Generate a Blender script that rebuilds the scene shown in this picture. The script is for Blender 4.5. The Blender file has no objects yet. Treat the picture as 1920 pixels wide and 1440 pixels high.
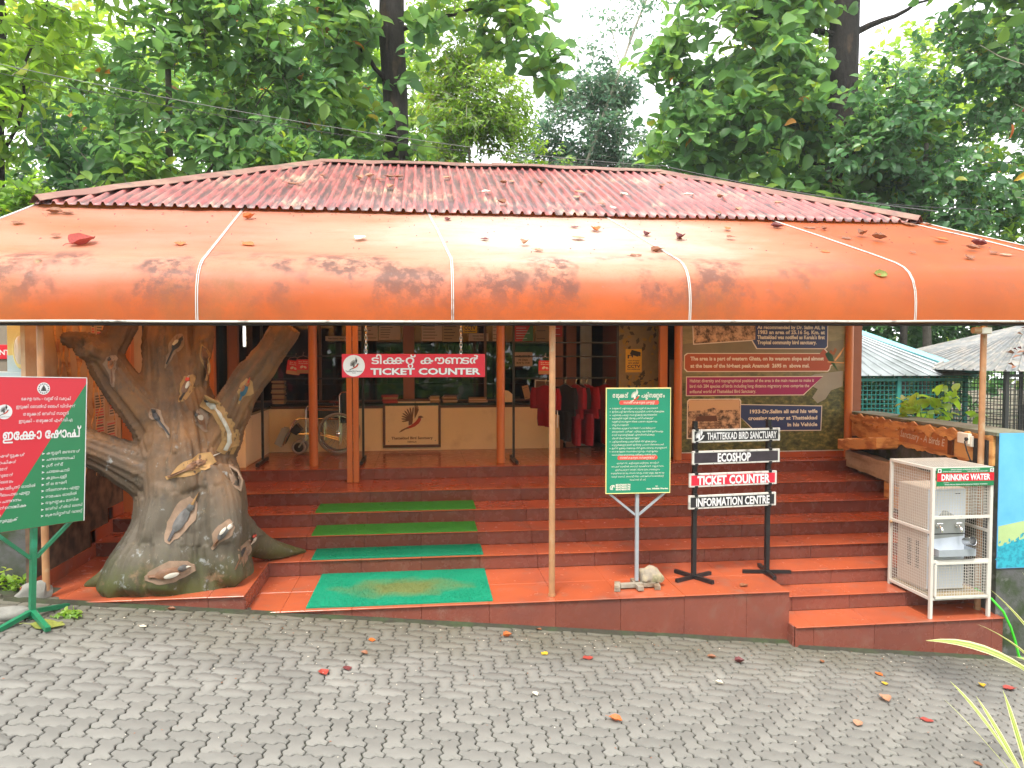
import bpy, bmesh, math, random
import numpy as np
from math import sin, cos, pi, radians as R
from mathutils import Vector, Matrix, noise
from mathutils.bvhtree import BVHTree

random.seed(7)
rng = np.random.default_rng(11)
SC = bpy.context.scene
COL = SC.collection

# ------------------------------------------------------------------ camera, sky, sun, exposure
cam_d = bpy.data.cameras.new('camera'); cam_d.lens = 26.25; cam_d.sensor_width = 36.0
cam_d.clip_start = 0.05; cam_d.clip_end = 600
cam = bpy.data.objects.new('camera', cam_d); COL.objects.link(cam)
cam.location = (0, 0, 2.2); cam.rotation_euler = (R(90 - 2.2), 0, R(-7))
SC.camera = cam

SUN_EL, SUN_AZ = 62, 205           # azimuth clockwise from +Y
w = bpy.data.worlds.new('World'); SC.world = w; w.use_nodes = True
nt = w.node_tree; nd = nt.nodes; bg = nd['Background']
sky = nd.new('ShaderNodeTexSky'); sky.sky_type = 'NISHITA'; sky.sun_disc = False
sky.sun_elevation = R(SUN_EL); sky.sun_rotation = R(SUN_AZ); sky.dust_density = 4; sky.air_density = 1.2
tc = nd.new('ShaderNodeTexCoord'); cl = nd.new('ShaderNodeTexNoise'); cl.inputs['Scale'].default_value = 2.2
cl.inputs['Detail'].default_value = 6
cr = nd.new('ShaderNodeValToRGB'); cr.color_ramp.elements[0].position = .30; cr.color_ramp.elements[1].position = .52
cr.color_ramp.elements[0].color = (.62, .62, .62, 1)
mx = nd.new('ShaderNodeMix'); mx.data_type = 'RGBA'; mx.inputs['B'].default_value = (8.6, 8.7, 8.9, 1)
nt.links.new(tc.outputs['Generated'], cl.inputs['Vector']); nt.links.new(cl.outputs['Fac'], cr.inputs['Fac'])
nt.links.new(cr.outputs['Color'], mx.inputs['Factor']); nt.links.new(sky.outputs['Color'], mx.inputs['A'])
nt.links.new(mx.outputs['Result'], bg.inputs['Color']); bg.inputs['Strength'].default_value = 0.14

sun_d = bpy.data.lights.new('sun', 'SUN'); sun_d.energy = 2.3; sun_d.angle = R(14); sun_d.color = (1, .95, .87)
sun = bpy.data.objects.new('sun', sun_d); COL.objects.link(sun)
sun.rotation_euler = Vector((-sin(R(SUN_AZ)) * cos(R(SUN_EL)), -cos(R(SUN_AZ)) * cos(R(SUN_EL)), -sin(R(SUN_EL)))).to_track_quat('-Z', 'Y').to_euler()

SC.view_settings.view_transform = 'Standard'; SC.view_settings.look = 'None'
SC.view_settings.exposure = 1.32; SC.view_settings.gamma = 1; SC.view_settings.use_curve_mapping = False
SC.render.engine = 'CYCLES'
SC.cycles.max_bounces = 8; SC.cycles.diffuse_bounces = 4; SC.cycles.glossy_bounces = 4
SC.cycles.transparent_max_bounces = 12; SC.cycles.use_denoising = True

# ------------------------------------------------------------------ materials
def _rgb(c): return (c[0], c[1], c[2], 1)
def M(name, col, rough=.6, metal=0, spec=.5, var=.0, vscale=6, col2=None, c2scale=5, c2lo=.45, c2hi=.65, c2stretch=(1, 1, 1),
      col3=None, c3scale=14, c3lo=.55, c3hi=.7, bump=0, bscale=60, bstretch=(1, 1, 1), rand=0, coat=0, transl=0, tcol=None, rvar=0, bdist=.01):
    m = bpy.data.materials.new(name); m.use_nodes = True
    t = m.node_tree; n = t.nodes; L = t.links.new
    b = n['Principled BSDF']; b.inputs['Roughness'].default_value = rough; b.inputs['Metallic'].default_value = metal
    b.inputs['Specular IOR Level'].default_value = spec; b.inputs['Coat Weight'].default_value = coat
    b.inputs['Coat Roughness'].default_value = .12
    co = n.new('ShaderNodeTexCoord')
    def nz(scale, stretch=(1, 1, 1), detail=7, rough_=.6):
        mp = n.new('ShaderNodeMapping'); mp.inputs['Scale'].default_value = stretch
        L(co.outputs['Object'], mp.inputs['Vector'])
        x = n.new('ShaderNodeTexNoise'); x.inputs['Scale'].default_value = scale; x.inputs['Detail'].default_value = detail
        x.inputs['Roughness'].default_value = rough_
        L(mp.outputs['Vector'], x.inputs['Vector']); return x.outputs['Fac']
    rgb = n.new('ShaderNodeRGB'); rgb.outputs[0].default_value = _rgb(col); cur = rgb.outputs[0]
    def ramp(f, lo, hi):
        r = n.new('ShaderNodeMapRange'); r.inputs['From Min'].default_value = lo; r.inputs['From Max'].default_value = hi
        L(f, r.inputs['Value']); return r.outputs['Result']
    def mixc(f, a, bcol):
        x = n.new('ShaderNodeMix'); x.data_type = 'RGBA'; L(f, x.inputs['Factor']); L(a, x.inputs['A'])
        if isinstance(bcol, tuple): x.inputs['B'].default_value = _rgb(bcol)
        else: L(bcol, x.inputs['B'])
        return x.outputs['Result']
    if col2: cur = mixc(ramp(nz(c2scale, c2stretch), c2lo, c2hi), cur, tuple(col2))
    if col3: cur = mixc(ramp(nz(c3scale), c3lo, c3hi), cur, tuple(col3))
    if var or rand:
        h = n.new('ShaderNodeHueSaturation'); v = None
        if var:
            v = ramp(nz(vscale), .25, .75); r = n.new('ShaderNodeMapRange'); r.inputs['To Min'].default_value = 1 - var; r.inputs['To Max'].default_value = 1 + var
            L(v, r.inputs['Value']); v = r.outputs['Result']
        if rand:
            oi = n.new('ShaderNodeObjectInfo'); at = n.new('ShaderNodeAttribute'); at.attribute_name = 'tone'
            ad = n.new('ShaderNodeMath'); ad.operation = 'ADD'; L(oi.outputs['Random'], ad.inputs[0]); L(at.outputs['Fac'], ad.inputs[1])
            fr = n.new('ShaderNodeMath'); fr.operation = 'FRACT'; L(ad.outputs[0], fr.inputs[0])
            r = n.new('ShaderNodeMapRange'); r.inputs['To Min'].default_value = 1 - rand; r.inputs['To Max'].default_value = 1 + rand
            L(fr.outputs[0], r.inputs['Value'])
            if v is None: v = r.outputs['Result']
            else:
                mm = n.new('ShaderNodeMath'); mm.operation = 'MULTIPLY'; L(v, mm.inputs[0]); L(r.outputs['Result'], mm.inputs[1]); v = mm.outputs[0]
        L(v, h.inputs['Value']); L(cur, h.inputs['Color']); cur = h.outputs['Color']
    L(cur, b.inputs['Base Color'])
    if rvar:
        r = n.new('ShaderNodeMapRange'); r.inputs['To Min'].default_value = max(.02, rough - rvar); r.inputs['To Max'].default_value = rough + rvar
        L(ramp(nz(9), .3, .7), r.inputs['Value']); L(r.outputs['Result'], b.inputs['Roughness'])
    if bump:
        bp = n.new('ShaderNodeBump'); bp.inputs['Strength'].default_value = bump; bp.inputs['Distance'].default_value = bdist
        L(nz(bscale, bstretch), bp.inputs['Height']); L(bp.outputs['Normal'], b.inputs['Normal'])
    if transl:
        ts = n.new('ShaderNodeBsdfTranslucent'); ms = n.new('ShaderNodeMixShader'); ms.inputs[0].default_value = transl
        if tcol: ts.inputs['Color'].default_value = _rgb(tcol)
        else: L(cur, ts.inputs['Color'])
        L(b.outputs[0], ms.inputs[1]); L(ts.outputs[0], ms.inputs[2]); L(ms.outputs[0], n['Material Output'].inputs['Surface'])
    return m

MAT = {}
def mk(key, *a, **k): MAT[key] = M(key, *a, **k); return MAT[key]
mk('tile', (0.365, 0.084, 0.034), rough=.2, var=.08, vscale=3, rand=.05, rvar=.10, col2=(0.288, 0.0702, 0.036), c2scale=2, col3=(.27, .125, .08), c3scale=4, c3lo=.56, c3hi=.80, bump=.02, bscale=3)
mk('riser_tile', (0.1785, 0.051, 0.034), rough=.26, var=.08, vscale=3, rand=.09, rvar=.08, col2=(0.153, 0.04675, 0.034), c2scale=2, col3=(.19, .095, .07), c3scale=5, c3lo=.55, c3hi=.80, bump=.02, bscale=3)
mk('grout', (.17, .055, .035), rough=.9)
mk('column_paint', (0.45, 0.144, 0.0315), rough=.4, var=.12, vscale=4)
mk('pole_paint', (0.34, 0.17, 0.0765), rough=.5, var=.2, vscale=9, col2=(0.3825, 0.2805, 0.17), c2scale=7, c2lo=.55, c2hi=.7)
mk('white_wall', (.80, .66, .45), rough=.7, var=.05, vscale=2, col2=(.6, .46, .3), c2scale=3, c2lo=.55, c2hi=.85, bump=.08, bscale=90)
mk('granite', (.015, .014, .014), rough=.12, col2=(.05, .05, .05), c2scale=160, c2lo=.6, c2hi=.7)
mk('dark_wood', (.10, .035, .015), rough=.4, var=.2, vscale=8)
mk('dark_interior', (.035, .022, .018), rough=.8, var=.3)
mk('brown_wall', (.25, .085, .035), rough=.6, var=.1)
mk('ceiling', (.55, .42, .30), rough=.8)
mk('black_metal', (.012, .012, .013), rough=.4, var=.2, spec=.4)
mk('grey_metal', (0.336, 0.368, 0.4), rough=.4, var=.12, vscale=10, metal=.3)
mk('steel', (.6, .6, .6), rough=.25, metal=1, var=.1)
mk('chrome', (.75, .74, .72), rough=.15, metal=1)
mk('white_enamel', (0.518, 0.4958, 0.444), rough=.45, col2=(0.222, 0.1258, 0.0592), c2scale=18, c2lo=.66, c2hi=.74)
mk('white_trim', (.50, .49, .45), rough=.5, col2=(0.078, 0.0702, 0.0546), c2scale=10, c2lo=.55, c2hi=.75, c2stretch=(1, 1, 1))
mk('print_white', (0.624, 0.624, 0.624), rough=.4)
mk('print_cream', (0.6375, 0.595, 0.493), rough=.5)
mk('print_red', (0.5084, 0.00984, 0.0246), rough=.35)
mk('sign_red', (0.56, 0.016, 0.04), rough=.35, var=.05)
mk('sign_green', (0.0102, 0.1615, 0.0595), rough=.35, var=.06)
mk('sign_teal', (0.0102, 0.1955, 0.1105), rough=.4, var=.06, vscale=3)
mk('pill_red', (0.51, 0.0595, 0.0425), rough=.4)
mk('black_board', (.014, .013, .016), rough=.45, var=.3, vscale=12)
mk('wood_board', (.03, .022, .03), rough=.4, var=.5, vscale=10)
mk('print_black', (.012, .012, .012), rough=.5)
mk('navy', (.02, .04, .13), rough=.45)
mk('maroon', (.28, .012, .11), rough=.45, var=.15, vscale=1)
mk('rust_print', (.33, .065, .02), rough=.45)
mk('sepia_light', (.55, .36, .2), rough=.5)
mk('yellow_print', (.70, .42, .015), rough=.45)
mk('mat_green', (.01, .24, .13), rough=.95, spec=.1, var=.25, vscale=160, bump=.8, bscale=420)
mk('mat_olive', (.06, .29, .045), rough=.95, spec=.1, var=.3, vscale=160, bump=.8, bscale=420)
mk('stand_green', (0.0102, 0.1445, 0.06375), rough=.35, var=.15, vscale=14, col2=(0.017, 0.221, 0.119), c2scale=6, c2lo=.5, c2hi=.6)
mk('vinyl_black', (.012, .012, .012), rough=.35)
mk('shirt_red', (.17, .008, .014), rough=.9, spec=.1, var=.2, vscale=10)
mk('shirt_black', (.012, .010, .010), rough=.9, spec=.1)
mk('rubber', (.015, .015, .015), rough=.7)
mk('tyre_grey', (.30, .28, .27), rough=.7)
mk('paper', (.50, .38, .26), rough=.8, rand=.2, var=.05)
mk('paper_old', (.36, .27, .15), rough=.8, rand=.2, var=.06)
mk('book_red', (.35, .03, .02), rough=.5, rand=.3)
mk('card', (.32, .20, .10), rough=.8, rand=.3)
mk('lamp_glass', (.75, .66, .55), rough=.3)
mk('rock', (0.24, 0.208, 0.16), rough=.9, var=.3, vscale=14, col2=(0.336, 0.288, 0.176), c2scale=9, col3=(0.064, 0.08, 0.024), c3scale=7, bump=.6, bscale=22)
mk('slab', (0.176, 0.172, 0.152), rough=.9, var=.2, vscale=12, bump=.4, bscale=60)
mk('mossy_wall', (0.085, 0.085, 0.085), rough=.95, col2=(0.02975, 0.04675, 0.0153), c2scale=3.5, c2lo=.42, c2hi=.62, col3=(0.204, 0.204, 0.1955), c3scale=5, c3lo=.58, c3hi=.72, bump=.7, bscale=30)
mk('cement_top', (0.171, 0.171, 0.135), rough=.95, col2=(0.081, 0.108, 0.045), c2scale=3, c2lo=.4, c2hi=.7, var=.2, vscale=20, bump=.3, bscale=40)
mk('relief_wood', (.68, .36, .12), rough=.55, col2=(.42, .16, .045), c2scale=5, c2lo=.48, c2hi=.6, c2stretch=(1, .4, 2), col3=(.50, .27, .12), c3scale=6, c3lo=.6, c3hi=.75, bump=.5, bscale=14, bstretch=(1, 1, 4))
mk('relief_plank', (.46, .16, .04), rough=.5, var=.25, vscale=5, bump=.3, bscale=8, bstretch=(1, 1, 8))
mk('relief_beam', (.44, .33, .22), rough=.8, col2=(.26, .18, .11), c2scale=3, c2stretch=(1, .3, 3), var=.15, vscale=20, bump=.35, bscale=30)
mk('switch_white', (.7, .66, .56), rough=.4)
mk('hose', (0.04, 0.44, 0.016), rough=.35)
mk('cable', (.03, .03, .03), rough=.6)
mk('cable_grey', (.13, .135, .13), rough=.5)
mk('wire_mesh', (.02, .20, .17), rough=.5)
mk('wire_dark', (.02, .022, .02), rough=.6)
mk('roof_tin', (.30, .33, .34), rough=.4, metal=.2, var=.15, vscale=5, col2=(.17, .19, .19), c2scale=2.5)
mk('roof_aqua', (0.16, 0.464, 0.496), rough=.45, var=.1)
mk('roof_old', (0.17, 0.1785, 0.1785), rough=.7, var=.3, vscale=6, col2=(0.2805, 0.255, 0.221), c2scale=4)
mk('bark_dark', (.020, .016, .014), rough=.95, var=.5, vscale=9, col2=(.10, .06, .035), c2scale=4, c2lo=.55, c2hi=.75, c2stretch=(1, 1, .3), bump=1, bscale=16, bstretch=(1, 1, .25), bdist=.05)
mk('bark_grey', (.12, .105, .085), rough=.95, var=.35, vscale=9, col2=(.05, .045, .035), c2scale=5, c2lo=.5, c2hi=.7, bump=.8, bscale=18, bstretch=(1, 1, .3), bdist=.03)
mk('bark_pale', (.34, .31, .25), rough=.9, var=.2, vscale=6, bump=.4, bscale=18)
mk('soil', (0.02975, 0.0272, 0.017), rough=1, col2=(0.02975, 0.0425, 0.0153), c2scale=5, var=.3, vscale=30, bump=.5, bscale=60)
mk('forest_floor', (.10, .07, .04), rough=1, col2=(.05, .075, .02), c2scale=1.5, var=.35, vscale=9, bump=.5, bscale=20)
mk('hose_grey', (.3, .3, .3), rough=.5)
mk('ridge_cap', (.17, .075, .055), rough=.6, col2=(.22, .125, .085), c2scale=3, col3=(0.0765, 0.051, 0.0425), c3scale=5, c3lo=.55, c3hi=.75, bump=.1, bscale=9)
for k, c in dict(o=(.48, .12, .02), r=(.32, .045, .03), d=(.14, .03, .03), b=(.23, .09, .04), t=(.42, .22, .13), y=(.55, .36, .03), w=(.62, .56, .45), g=(.20, .22, .04)).items():
    mk('dry_leaf_' + k, c, rough=.6, var=.25, vscale=12, col2=tuple(x * .5 for x in c), c2scale=16, c2lo=.5, c2hi=.75, transl=.15)

def paver_material():
    m = M('paver', (.128, .124, .110), rough=.85, var=.16, vscale=2.2, rand=.10, col2=(.170, .165, .147), c2scale=1.3, c2lo=.4, c2hi=.7,
          col3=(.085, .083, .06), c3scale=3.2, c3lo=.62, c3hi=.8, bump=.35, bscale=190, bdist=.004)
    # damp, mossy strip along the riser of the building (world Y > 6.0) with a ragged edge
    t = m.node_tree; n = t.nodes; L = t.links.new
    g = n.new('ShaderNodeNewGeometry'); s = n.new('ShaderNodeSeparateXYZ'); L(g.outputs['Position'], s.inputs[0])
    nz = n.new('ShaderNodeTexNoise'); nz.inputs['Scale'].default_value = 2.3; nz.inputs['Detail'].default_value = 6; L(g.outputs['Position'], nz.inputs['Vector'])
    ad = n.new('ShaderNodeMath'); ad.operation = 'MULTIPLY_ADD'; ad.inputs[1].default_value = 1.3; L(nz.outputs['Fac'], ad.inputs[0]); L(s.outputs['Y'], ad.inputs[2])
    r = n.new('ShaderNodeMapRange'); r.inputs['From Min'].default_value = 6.2; r.inputs['From Max'].default_value = 7.15; r.inputs['To Max'].default_value = .75; L(ad.outputs[0], r.inputs['Value'])
    b = n['Principled BSDF']; src = b.inputs['Base Color'].links[0].from_socket
    x = n.new('ShaderNodeMix'); x.data_type = 'RGBA'; x.inputs['B'].default_value = (.075, .07, .045, 1)
    L(r.outputs[0], x.inputs['Factor']); L(src, x.inputs['A'])
    # wet patch by the drinking-water stand
    sub = n.new('ShaderNodeVectorMath'); sub.operation = 'DISTANCE'; sub.inputs[1].default_value = (4.55, 5.95, -.6); L(g.outputs['Position'], sub.inputs[0])
    a2 = n.new('ShaderNodeMath'); a2.operation = 'MULTIPLY_ADD'; a2.inputs[1].default_value = -1.1; L(nz.outputs['Fac'], a2.inputs[0]); L(sub.outputs['Value'], a2.inputs[2])
    r2 = n.new('ShaderNodeMapRange'); r2.inputs['From Min'].default_value = -.35; r2.inputs['From Max'].default_value = .12; r2.inputs['To Min'].default_value = .6; r2.inputs['To Max'].default_value = 0; L(a2.outputs[0], r2.inputs['Value'])
    y = n.new('ShaderNodeMix'); y.data_type = 'RGBA'; y.inputs['B'].default_value = (.05, .05, .048, 1)
    L(r2.outputs[0], y.inputs['Factor']); L(x.outputs['Result'], y.inputs['A']); L(y.outputs['Result'], b.inputs['Base Color'])
    return m
MAT['paver'] = paver_material()

def leaf_material(name, cols, transl=.38, rough=.38, spec=.5):
    m = bpy.data.materials.new(name); m.use_nodes = True; t = m.node_tree; n = t.nodes; L = t.links.new
    b = n['Principled BSDF']; b.inputs['Roughness'].default_value = rough; b.inputs['Specular IOR Level'].default_value = spec
    at = n.new('ShaderNodeAttribute'); at.attribute_name = 'tone'
    r = n.new('ShaderNodeValToRGB'); e = r.color_ramp.elements
    for i, (p, c) in enumerate(cols):
        el = e[i] if i < 2 else e.new(p)
        el.position = p; el.color = _rgb(c)
    L(at.outputs['Fac'], r.inputs[0]); L(r.outputs[0], b.inputs['Base Color'])
    h = n.new('ShaderNodeHueSaturation'); h.inputs['Hue'].default_value = .485; h.inputs['Saturation'].default_value = 1.1; h.inputs['Value'].default_value = 1.9
    L(r.outputs[0], h.inputs['Color'])
    ts = n.new('ShaderNodeBsdfTranslucent'); L(h.outputs[0], ts.inputs['Color'])
    ms = n.new('ShaderNodeMixShader'); ms.inputs[0].default_value = transl
    L(b.outputs[0], ms.inputs[1]); L(ts.outputs[0], ms.inputs[2]); L(ms.outputs[0], n['Material Output'].inputs['Surface'])
    MAT[name] = m; return m
leaf_material('leaf_teak', [(0, (.060, .145, .055)), (.45, (.115, .235, .070)), (.8, (.21, .34, .06)), (.97, (.30, .37, .06)), (1, (.38, .19, .05))], transl=.5, spec=.35, rough=.45)
leaf_material('leaf_dark', [(0, (.045, .12, .050)), (.6, (.085, .20, .068)), (.9, (.12, .24, .06)), (1, (.24, .26, .04))], transl=.4)
leaf_material('leaf_light', [(0, (.11, .23, .04)), (.5, (.20, .34, .05)), (.9, (.30, .41, .07)), (1, (.36, .35, .07))], transl=.5)
leaf_material('leaf_blue', [(0, (.06, .13, .085)), (.6, (.10, .19, .11)), (1, (.18, .27, .12))], transl=.45)
leaf_material('leaf_yellow', [(0, (.13, .18, .03)), (.5, (.27, .28, .035)), (1, (.46, .34, .05))], transl=.5)
leaf_material('leaf_stripe', [(0, (.10, .22, .04)), (.35, (.30, .36, .08)), (.6, (.62, .58, .22)), (1, (.74, .70, .42))], transl=.3)

# ------------------------------------------------------------------ mesh helpers
class MB:
    def __init__(s): s.v = []; s.f = []; s.mi = []; s.tone = None
    def add(s, vs, fs, mi=0):
        o = len(s.v); s.v.extend([tuple(map(float, p)) for p in vs]); s.f.extend([tuple(i + o for i in f) for f in fs]); s.mi.extend([mi] * len(fs)); return s
    def box(s, a, b, mi=0):
        x0, y0, z0 = a; x1, y1, z1 = b
        return s.add([(x0, y0, z0), (x1, y0, z0), (x1, y1, z0), (x0, y1, z0), (x0, y0, z1), (x1, y0, z1), (x1, y1, z1), (x0, y1, z1)],
                     [(0, 3, 2, 1), (4, 5, 6, 7), (0, 1, 5, 4), (1, 2, 6, 5), (2, 3, 7, 6), (3, 0, 4, 7)], mi)
    def rbox(s, a, b, c=.004, mi=0):
        bm = bmesh.new(); bmesh.ops.create_cube(bm, size=1)
        a = Vector(a); b = Vector(b); ce = (a + b) / 2; sz = b - a
        for v in bm.verts: v.co = Vector((v.co.x * sz.x, v.co.y * sz.y, v.co.z * sz.z)) + ce
        bmesh.ops.bevel(bm, geom=bm.edges[:], offset=min(c, min(sz) * .45), segments=1, affect='EDGES')
        bm.verts.index_update(); s.add([v.co for v in bm.verts], [[v.index for v in f.verts] for f in bm.faces], mi); bm.free(); return s
    def tube(s, pts, r, n=8, mi=0, cap=True):
        pts = [Vector(p) for p in pts]; k = len(pts); rs = r if isinstance(r, (list, tuple)) else [r] * k
        vs = []; up = None
        for i, p in enumerate(pts):
            d = (pts[min(i + 1, k - 1)] - pts[max(i - 1, 0)]).normalized()
            if up is None:
                up = Vector((0, 0, 1)) if abs(d.z) < .9 else Vector((1, 0, 0))
            x = d.cross(up).normalized(); up = x.cross(d).normalized()
            for j in range(n):
                a = 2 * pi * j / n; vs.append(p + (x * cos(a) + up * sin(a)) * rs[i])
        fs = [(i * n + j, i * n + (j + 1) % n, (i + 1) * n + (j + 1) % n, (i + 1) * n + j) for i in range(k - 1) for j in range(n)]
        if cap: fs += [tuple(range(n))[::-1], tuple((k - 1) * n + j for j in range(n))]
        return s.add(vs, fs, mi)
    def bar(s, a, b, wx, wy, mi=0):          # square bar from a to b
        a = Vector(a); b = Vector(b); d = (b - a).normalized(); up = Vector((0, 0, 1)) if abs(d.z) < .95 else Vector((0, 1, 0))
        x = d.cross(up).normalized() * (wx / 2); y = x.cross(d).normalized() * (wy / 2)
        vs = [a - x - y, a + x - y, a + x + y, a - x + y, b - x - y, b + x - y, b + x + y, b - x + y]
        return s.add(vs, [(0, 3, 2, 1), (4, 5, 6, 7), (0, 1, 5, 4), (1, 2, 6, 5), (2, 3, 7, 6), (3, 0, 4, 7)], mi)
    def prism(s, poly, y0, y1, mi=0):        # polygon in XZ extruded in Y
        n = len(poly); vs = [(x, y0, z) for x, z in poly] + [(x, y1, z) for x, z in poly]
        return s.add(vs, [tuple(range(n)), tuple(range(2 * n - 1, n - 1, -1))] + [(i, i + n, (i + 1) % n + n, (i + 1) % n) for i in range(n)], mi)
    def zprism(s, poly, z0, z1, mi=0):
        n = len(poly); vs = [(x, y, z0) for x, y in poly] + [(x, y, z1) for x, y in poly]
        return s.add(vs, [tuple(range(n))[::-1], tuple(range(n, 2 * n))] + [(i, (i + 1) % n, (i + 1) % n + n, i + n) for i in range(n)], mi)
    def flat(s, poly, y, mi=0):              # flat print in the XZ plane
        return s.add([(x, y, z) for x, z in poly], [tuple(range(len(poly)))], mi)
    def lathe(s, prof, c=(0, 0, 0), n=16, axis='Z', mi=0):
        vs = []
        for r, h in prof:
            for j in range(n):
                a = 2 * pi * j / n; p = (r * cos(a), r * sin(a), h)
                if axis == 'Y': p = (p[0], p[2], p[1])
                if axis == 'X': p = (p[2], p[0], p[1])
                vs.append((p[0] + c[0], p[1] + c[1], p[2] + c[2]))
        k = len(prof)
        return s.add(vs, [(i * n + j, i * n + (j + 1) % n, (i + 1) * n + (j + 1) % n, (i + 1) * n + j) for i in range(k - 1) for j in range(n)] + [tuple(range(n))[::-1], tuple((k - 1) * n + j for j in range(n))], mi)
    def ring(s, c, Rr, r, axis='Y', n=40, m=8, mi=0):
        vs = []
        for i in range(n):
            a = 2 * pi * i / n
            for j in range(m):
                b = 2 * pi * j / m; q = Rr + r * cos(b); p = (q * cos(a), r * sin(b), q * sin(a))
                if axis == 'Z': p = (p[0], p[2], p[1])
                if axis == 'X': p = (p[1], p[0], p[2])
                vs.append((p[0] + c[0], p[1] + c[1], p[2] + c[2]))
        return s.add(vs, [(i * m + j, i * m + (j + 1) % m, ((i + 1) % n) * m + (j + 1) % m, ((i + 1) % n) * m + j) for i in range(n) for j in range(m)], mi)
    def xf(s, mat):
        s.v = [tuple(mat @ Vector(p)) for p in s.v]; return s
    def merge(s, o, mi=None):
        return s.add(o.v, o.f, 0 if mi is None else mi)
    def build(s, name, mats, parent=None, smooth=False, kind=None, world=False, loc=None, label=None, cat=None, group=None):
        me = bpy.data.meshes.new(name); off = Vector((0, 0, 0))
        if world and parent is not None: off = wloc(parent)
        if loc is not None: off = off + Vector(loc)
        me.from_pydata([(p[0] - off.x, p[1] - off.y, p[2] - off.z) for p in s.v] if off.length else s.v, [], s.f)
        ms = mats if isinstance(mats, (list, tuple)) else [mats]
        for m in ms: me.materials.append(MAT[m] if isinstance(m, str) else m)
        if len(ms) > 1: me.polygons.foreach_set('material_index', s.mi)
        bm = bmesh.new(); bm.from_mesh(me); bmesh.ops.recalc_face_normals(bm, faces=bm.faces[:]); bm.to_mesh(me); bm.free()
        if smooth:
            me.polygons.foreach_set('use_smooth', [True] * len(me.polygons))
            try: me.set_sharp_from_angle(angle=R(38))
            except Exception: pass
        me.update()
        o = bpy.data.objects.new(name, me); COL.objects.link(o)
        if parent is not None: o.parent = parent
        if loc is not None: o.location = loc
        if kind: o['kind'] = kind
        if label: o['label'] = label
        if cat: o['category'] = cat
        if group: o['group'] = group
        return o
def wloc(o):
    p = Vector((0, 0, 0))
    while o is not None: p = p + o.location; o = o.parent
    return p
def thing(name, label, cat, loc=(0, 0, 0), rz=0, group=None, rot=None):
    o = bpy.data.objects.new(name, None); COL.objects.link(o); o.empty_display_size = .2
    o.location = loc; o.rotation_euler = rot if rot else (0, 0, rz)
    o['label'] = label; o['category'] = cat
    if group: o['group'] = group
    return o
def dup(o, loc=None, rot=None, label=None, group=None):
    r = o.copy(); COL.objects.link(r)
    if loc is not None: r.location = loc
    if rot is not None: r.rotation_euler = rot
    if label: r['label'] = label
    if group: r['group'] = group
    for ch in [c for c in KIDS.get(o.name, [])]:
        c = ch.copy(); COL.objects.link(c); c.parent = r
        for g in KIDS.get(ch.name, []):
            d = g.copy(); COL.objects.link(d); d.parent = c
    return r
KIDS = {}
def remember(o):
    KIDS[o.name] = list(o.children)
    for c in o.children: KIDS[c.name] = list(c.children)

def np_mesh(name, V, loops, counts, mat, tone=None, parent=None, kind=None, smooth=False):
    me = bpy.data.meshes.new(name); me.vertices.add(len(V)); me.vertices.foreach_set('co', np.ascontiguousarray(V, np.float32).ravel())
    me.loops.add(len(loops)); me.loops.foreach_set('vertex_index', np.ascontiguousarray(loops, np.int32))
    me.polygons.add(len(counts)); st = np.concatenate([[0], np.cumsum(counts)[:-1]]).astype(np.int32)
    me.polygons.foreach_set('loop_start', st)
    if tone is not None:
        a = me.attributes.new('tone', 'FLOAT', 'POINT'); a.data.foreach_set('value', np.ascontiguousarray(tone, np.float32))
    me.update(calc_edges=True); me.materials.append(MAT[mat] if isinstance(mat, str) else mat)
    if smooth: me.polygons.foreach_set('use_smooth', [True] * len(counts))
    o = bpy.data.objects.new(name, me); COL.objects.link(o)
    if parent is not None: o.parent = parent
    if kind: o['kind'] = kind
    return o

# ------------------------------------------------------------------ lettering: flat glyph shapes laid out on real sign faces
_gc = {}
def _raw(body, off):
    c = bpy.data.curves.new('lettering', 'FONT'); c.body = body; c.size = 1; c.offset = off; c.resolution_u = 2
    o = bpy.data.objects.new('lettering', c); me = o.to_mesh()
    vs = np.array([v.co[:2] for v in me.vertices]) if len(me.vertices) else np.zeros((0, 2)); fs = [tuple(p.vertices) for p in me.polygons]
    o.to_mesh_clear(); bpy.data.objects.remove(o); bpy.data.curves.remove(c); return vs, fs
_I = {}
def glyph(ch, off):
    k = (ch, off)
    if k not in _gc:
        if 'w' not in _I: _I['w'] = np.ptp(_raw('II', 0)[0][:, 0])
        adv = (np.ptp(_raw('I' + ch + 'I', 0)[0][:, 0]) - _I['w']) if ch != ' ' else .3
        vs, fs = _raw(ch, off) if ch != ' ' else (np.zeros((0, 2)), [])
        _gc[k] = (vs, fs, float(adv))
    return _gc[k]
VIR = '\u0d4d'; PRE = '\u0d46\u0d47\u0d48'; SPLIT = {'\u0d4a': '\u0d46\u0d3e', '\u0d4b': '\u0d47\u0d3e', '\u0d4c': '\u0d57'}
SIDE = 'കപചയവലളമ'
def is_cons(c): return '\u0d15' <= c <= '\u0d39'
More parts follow.
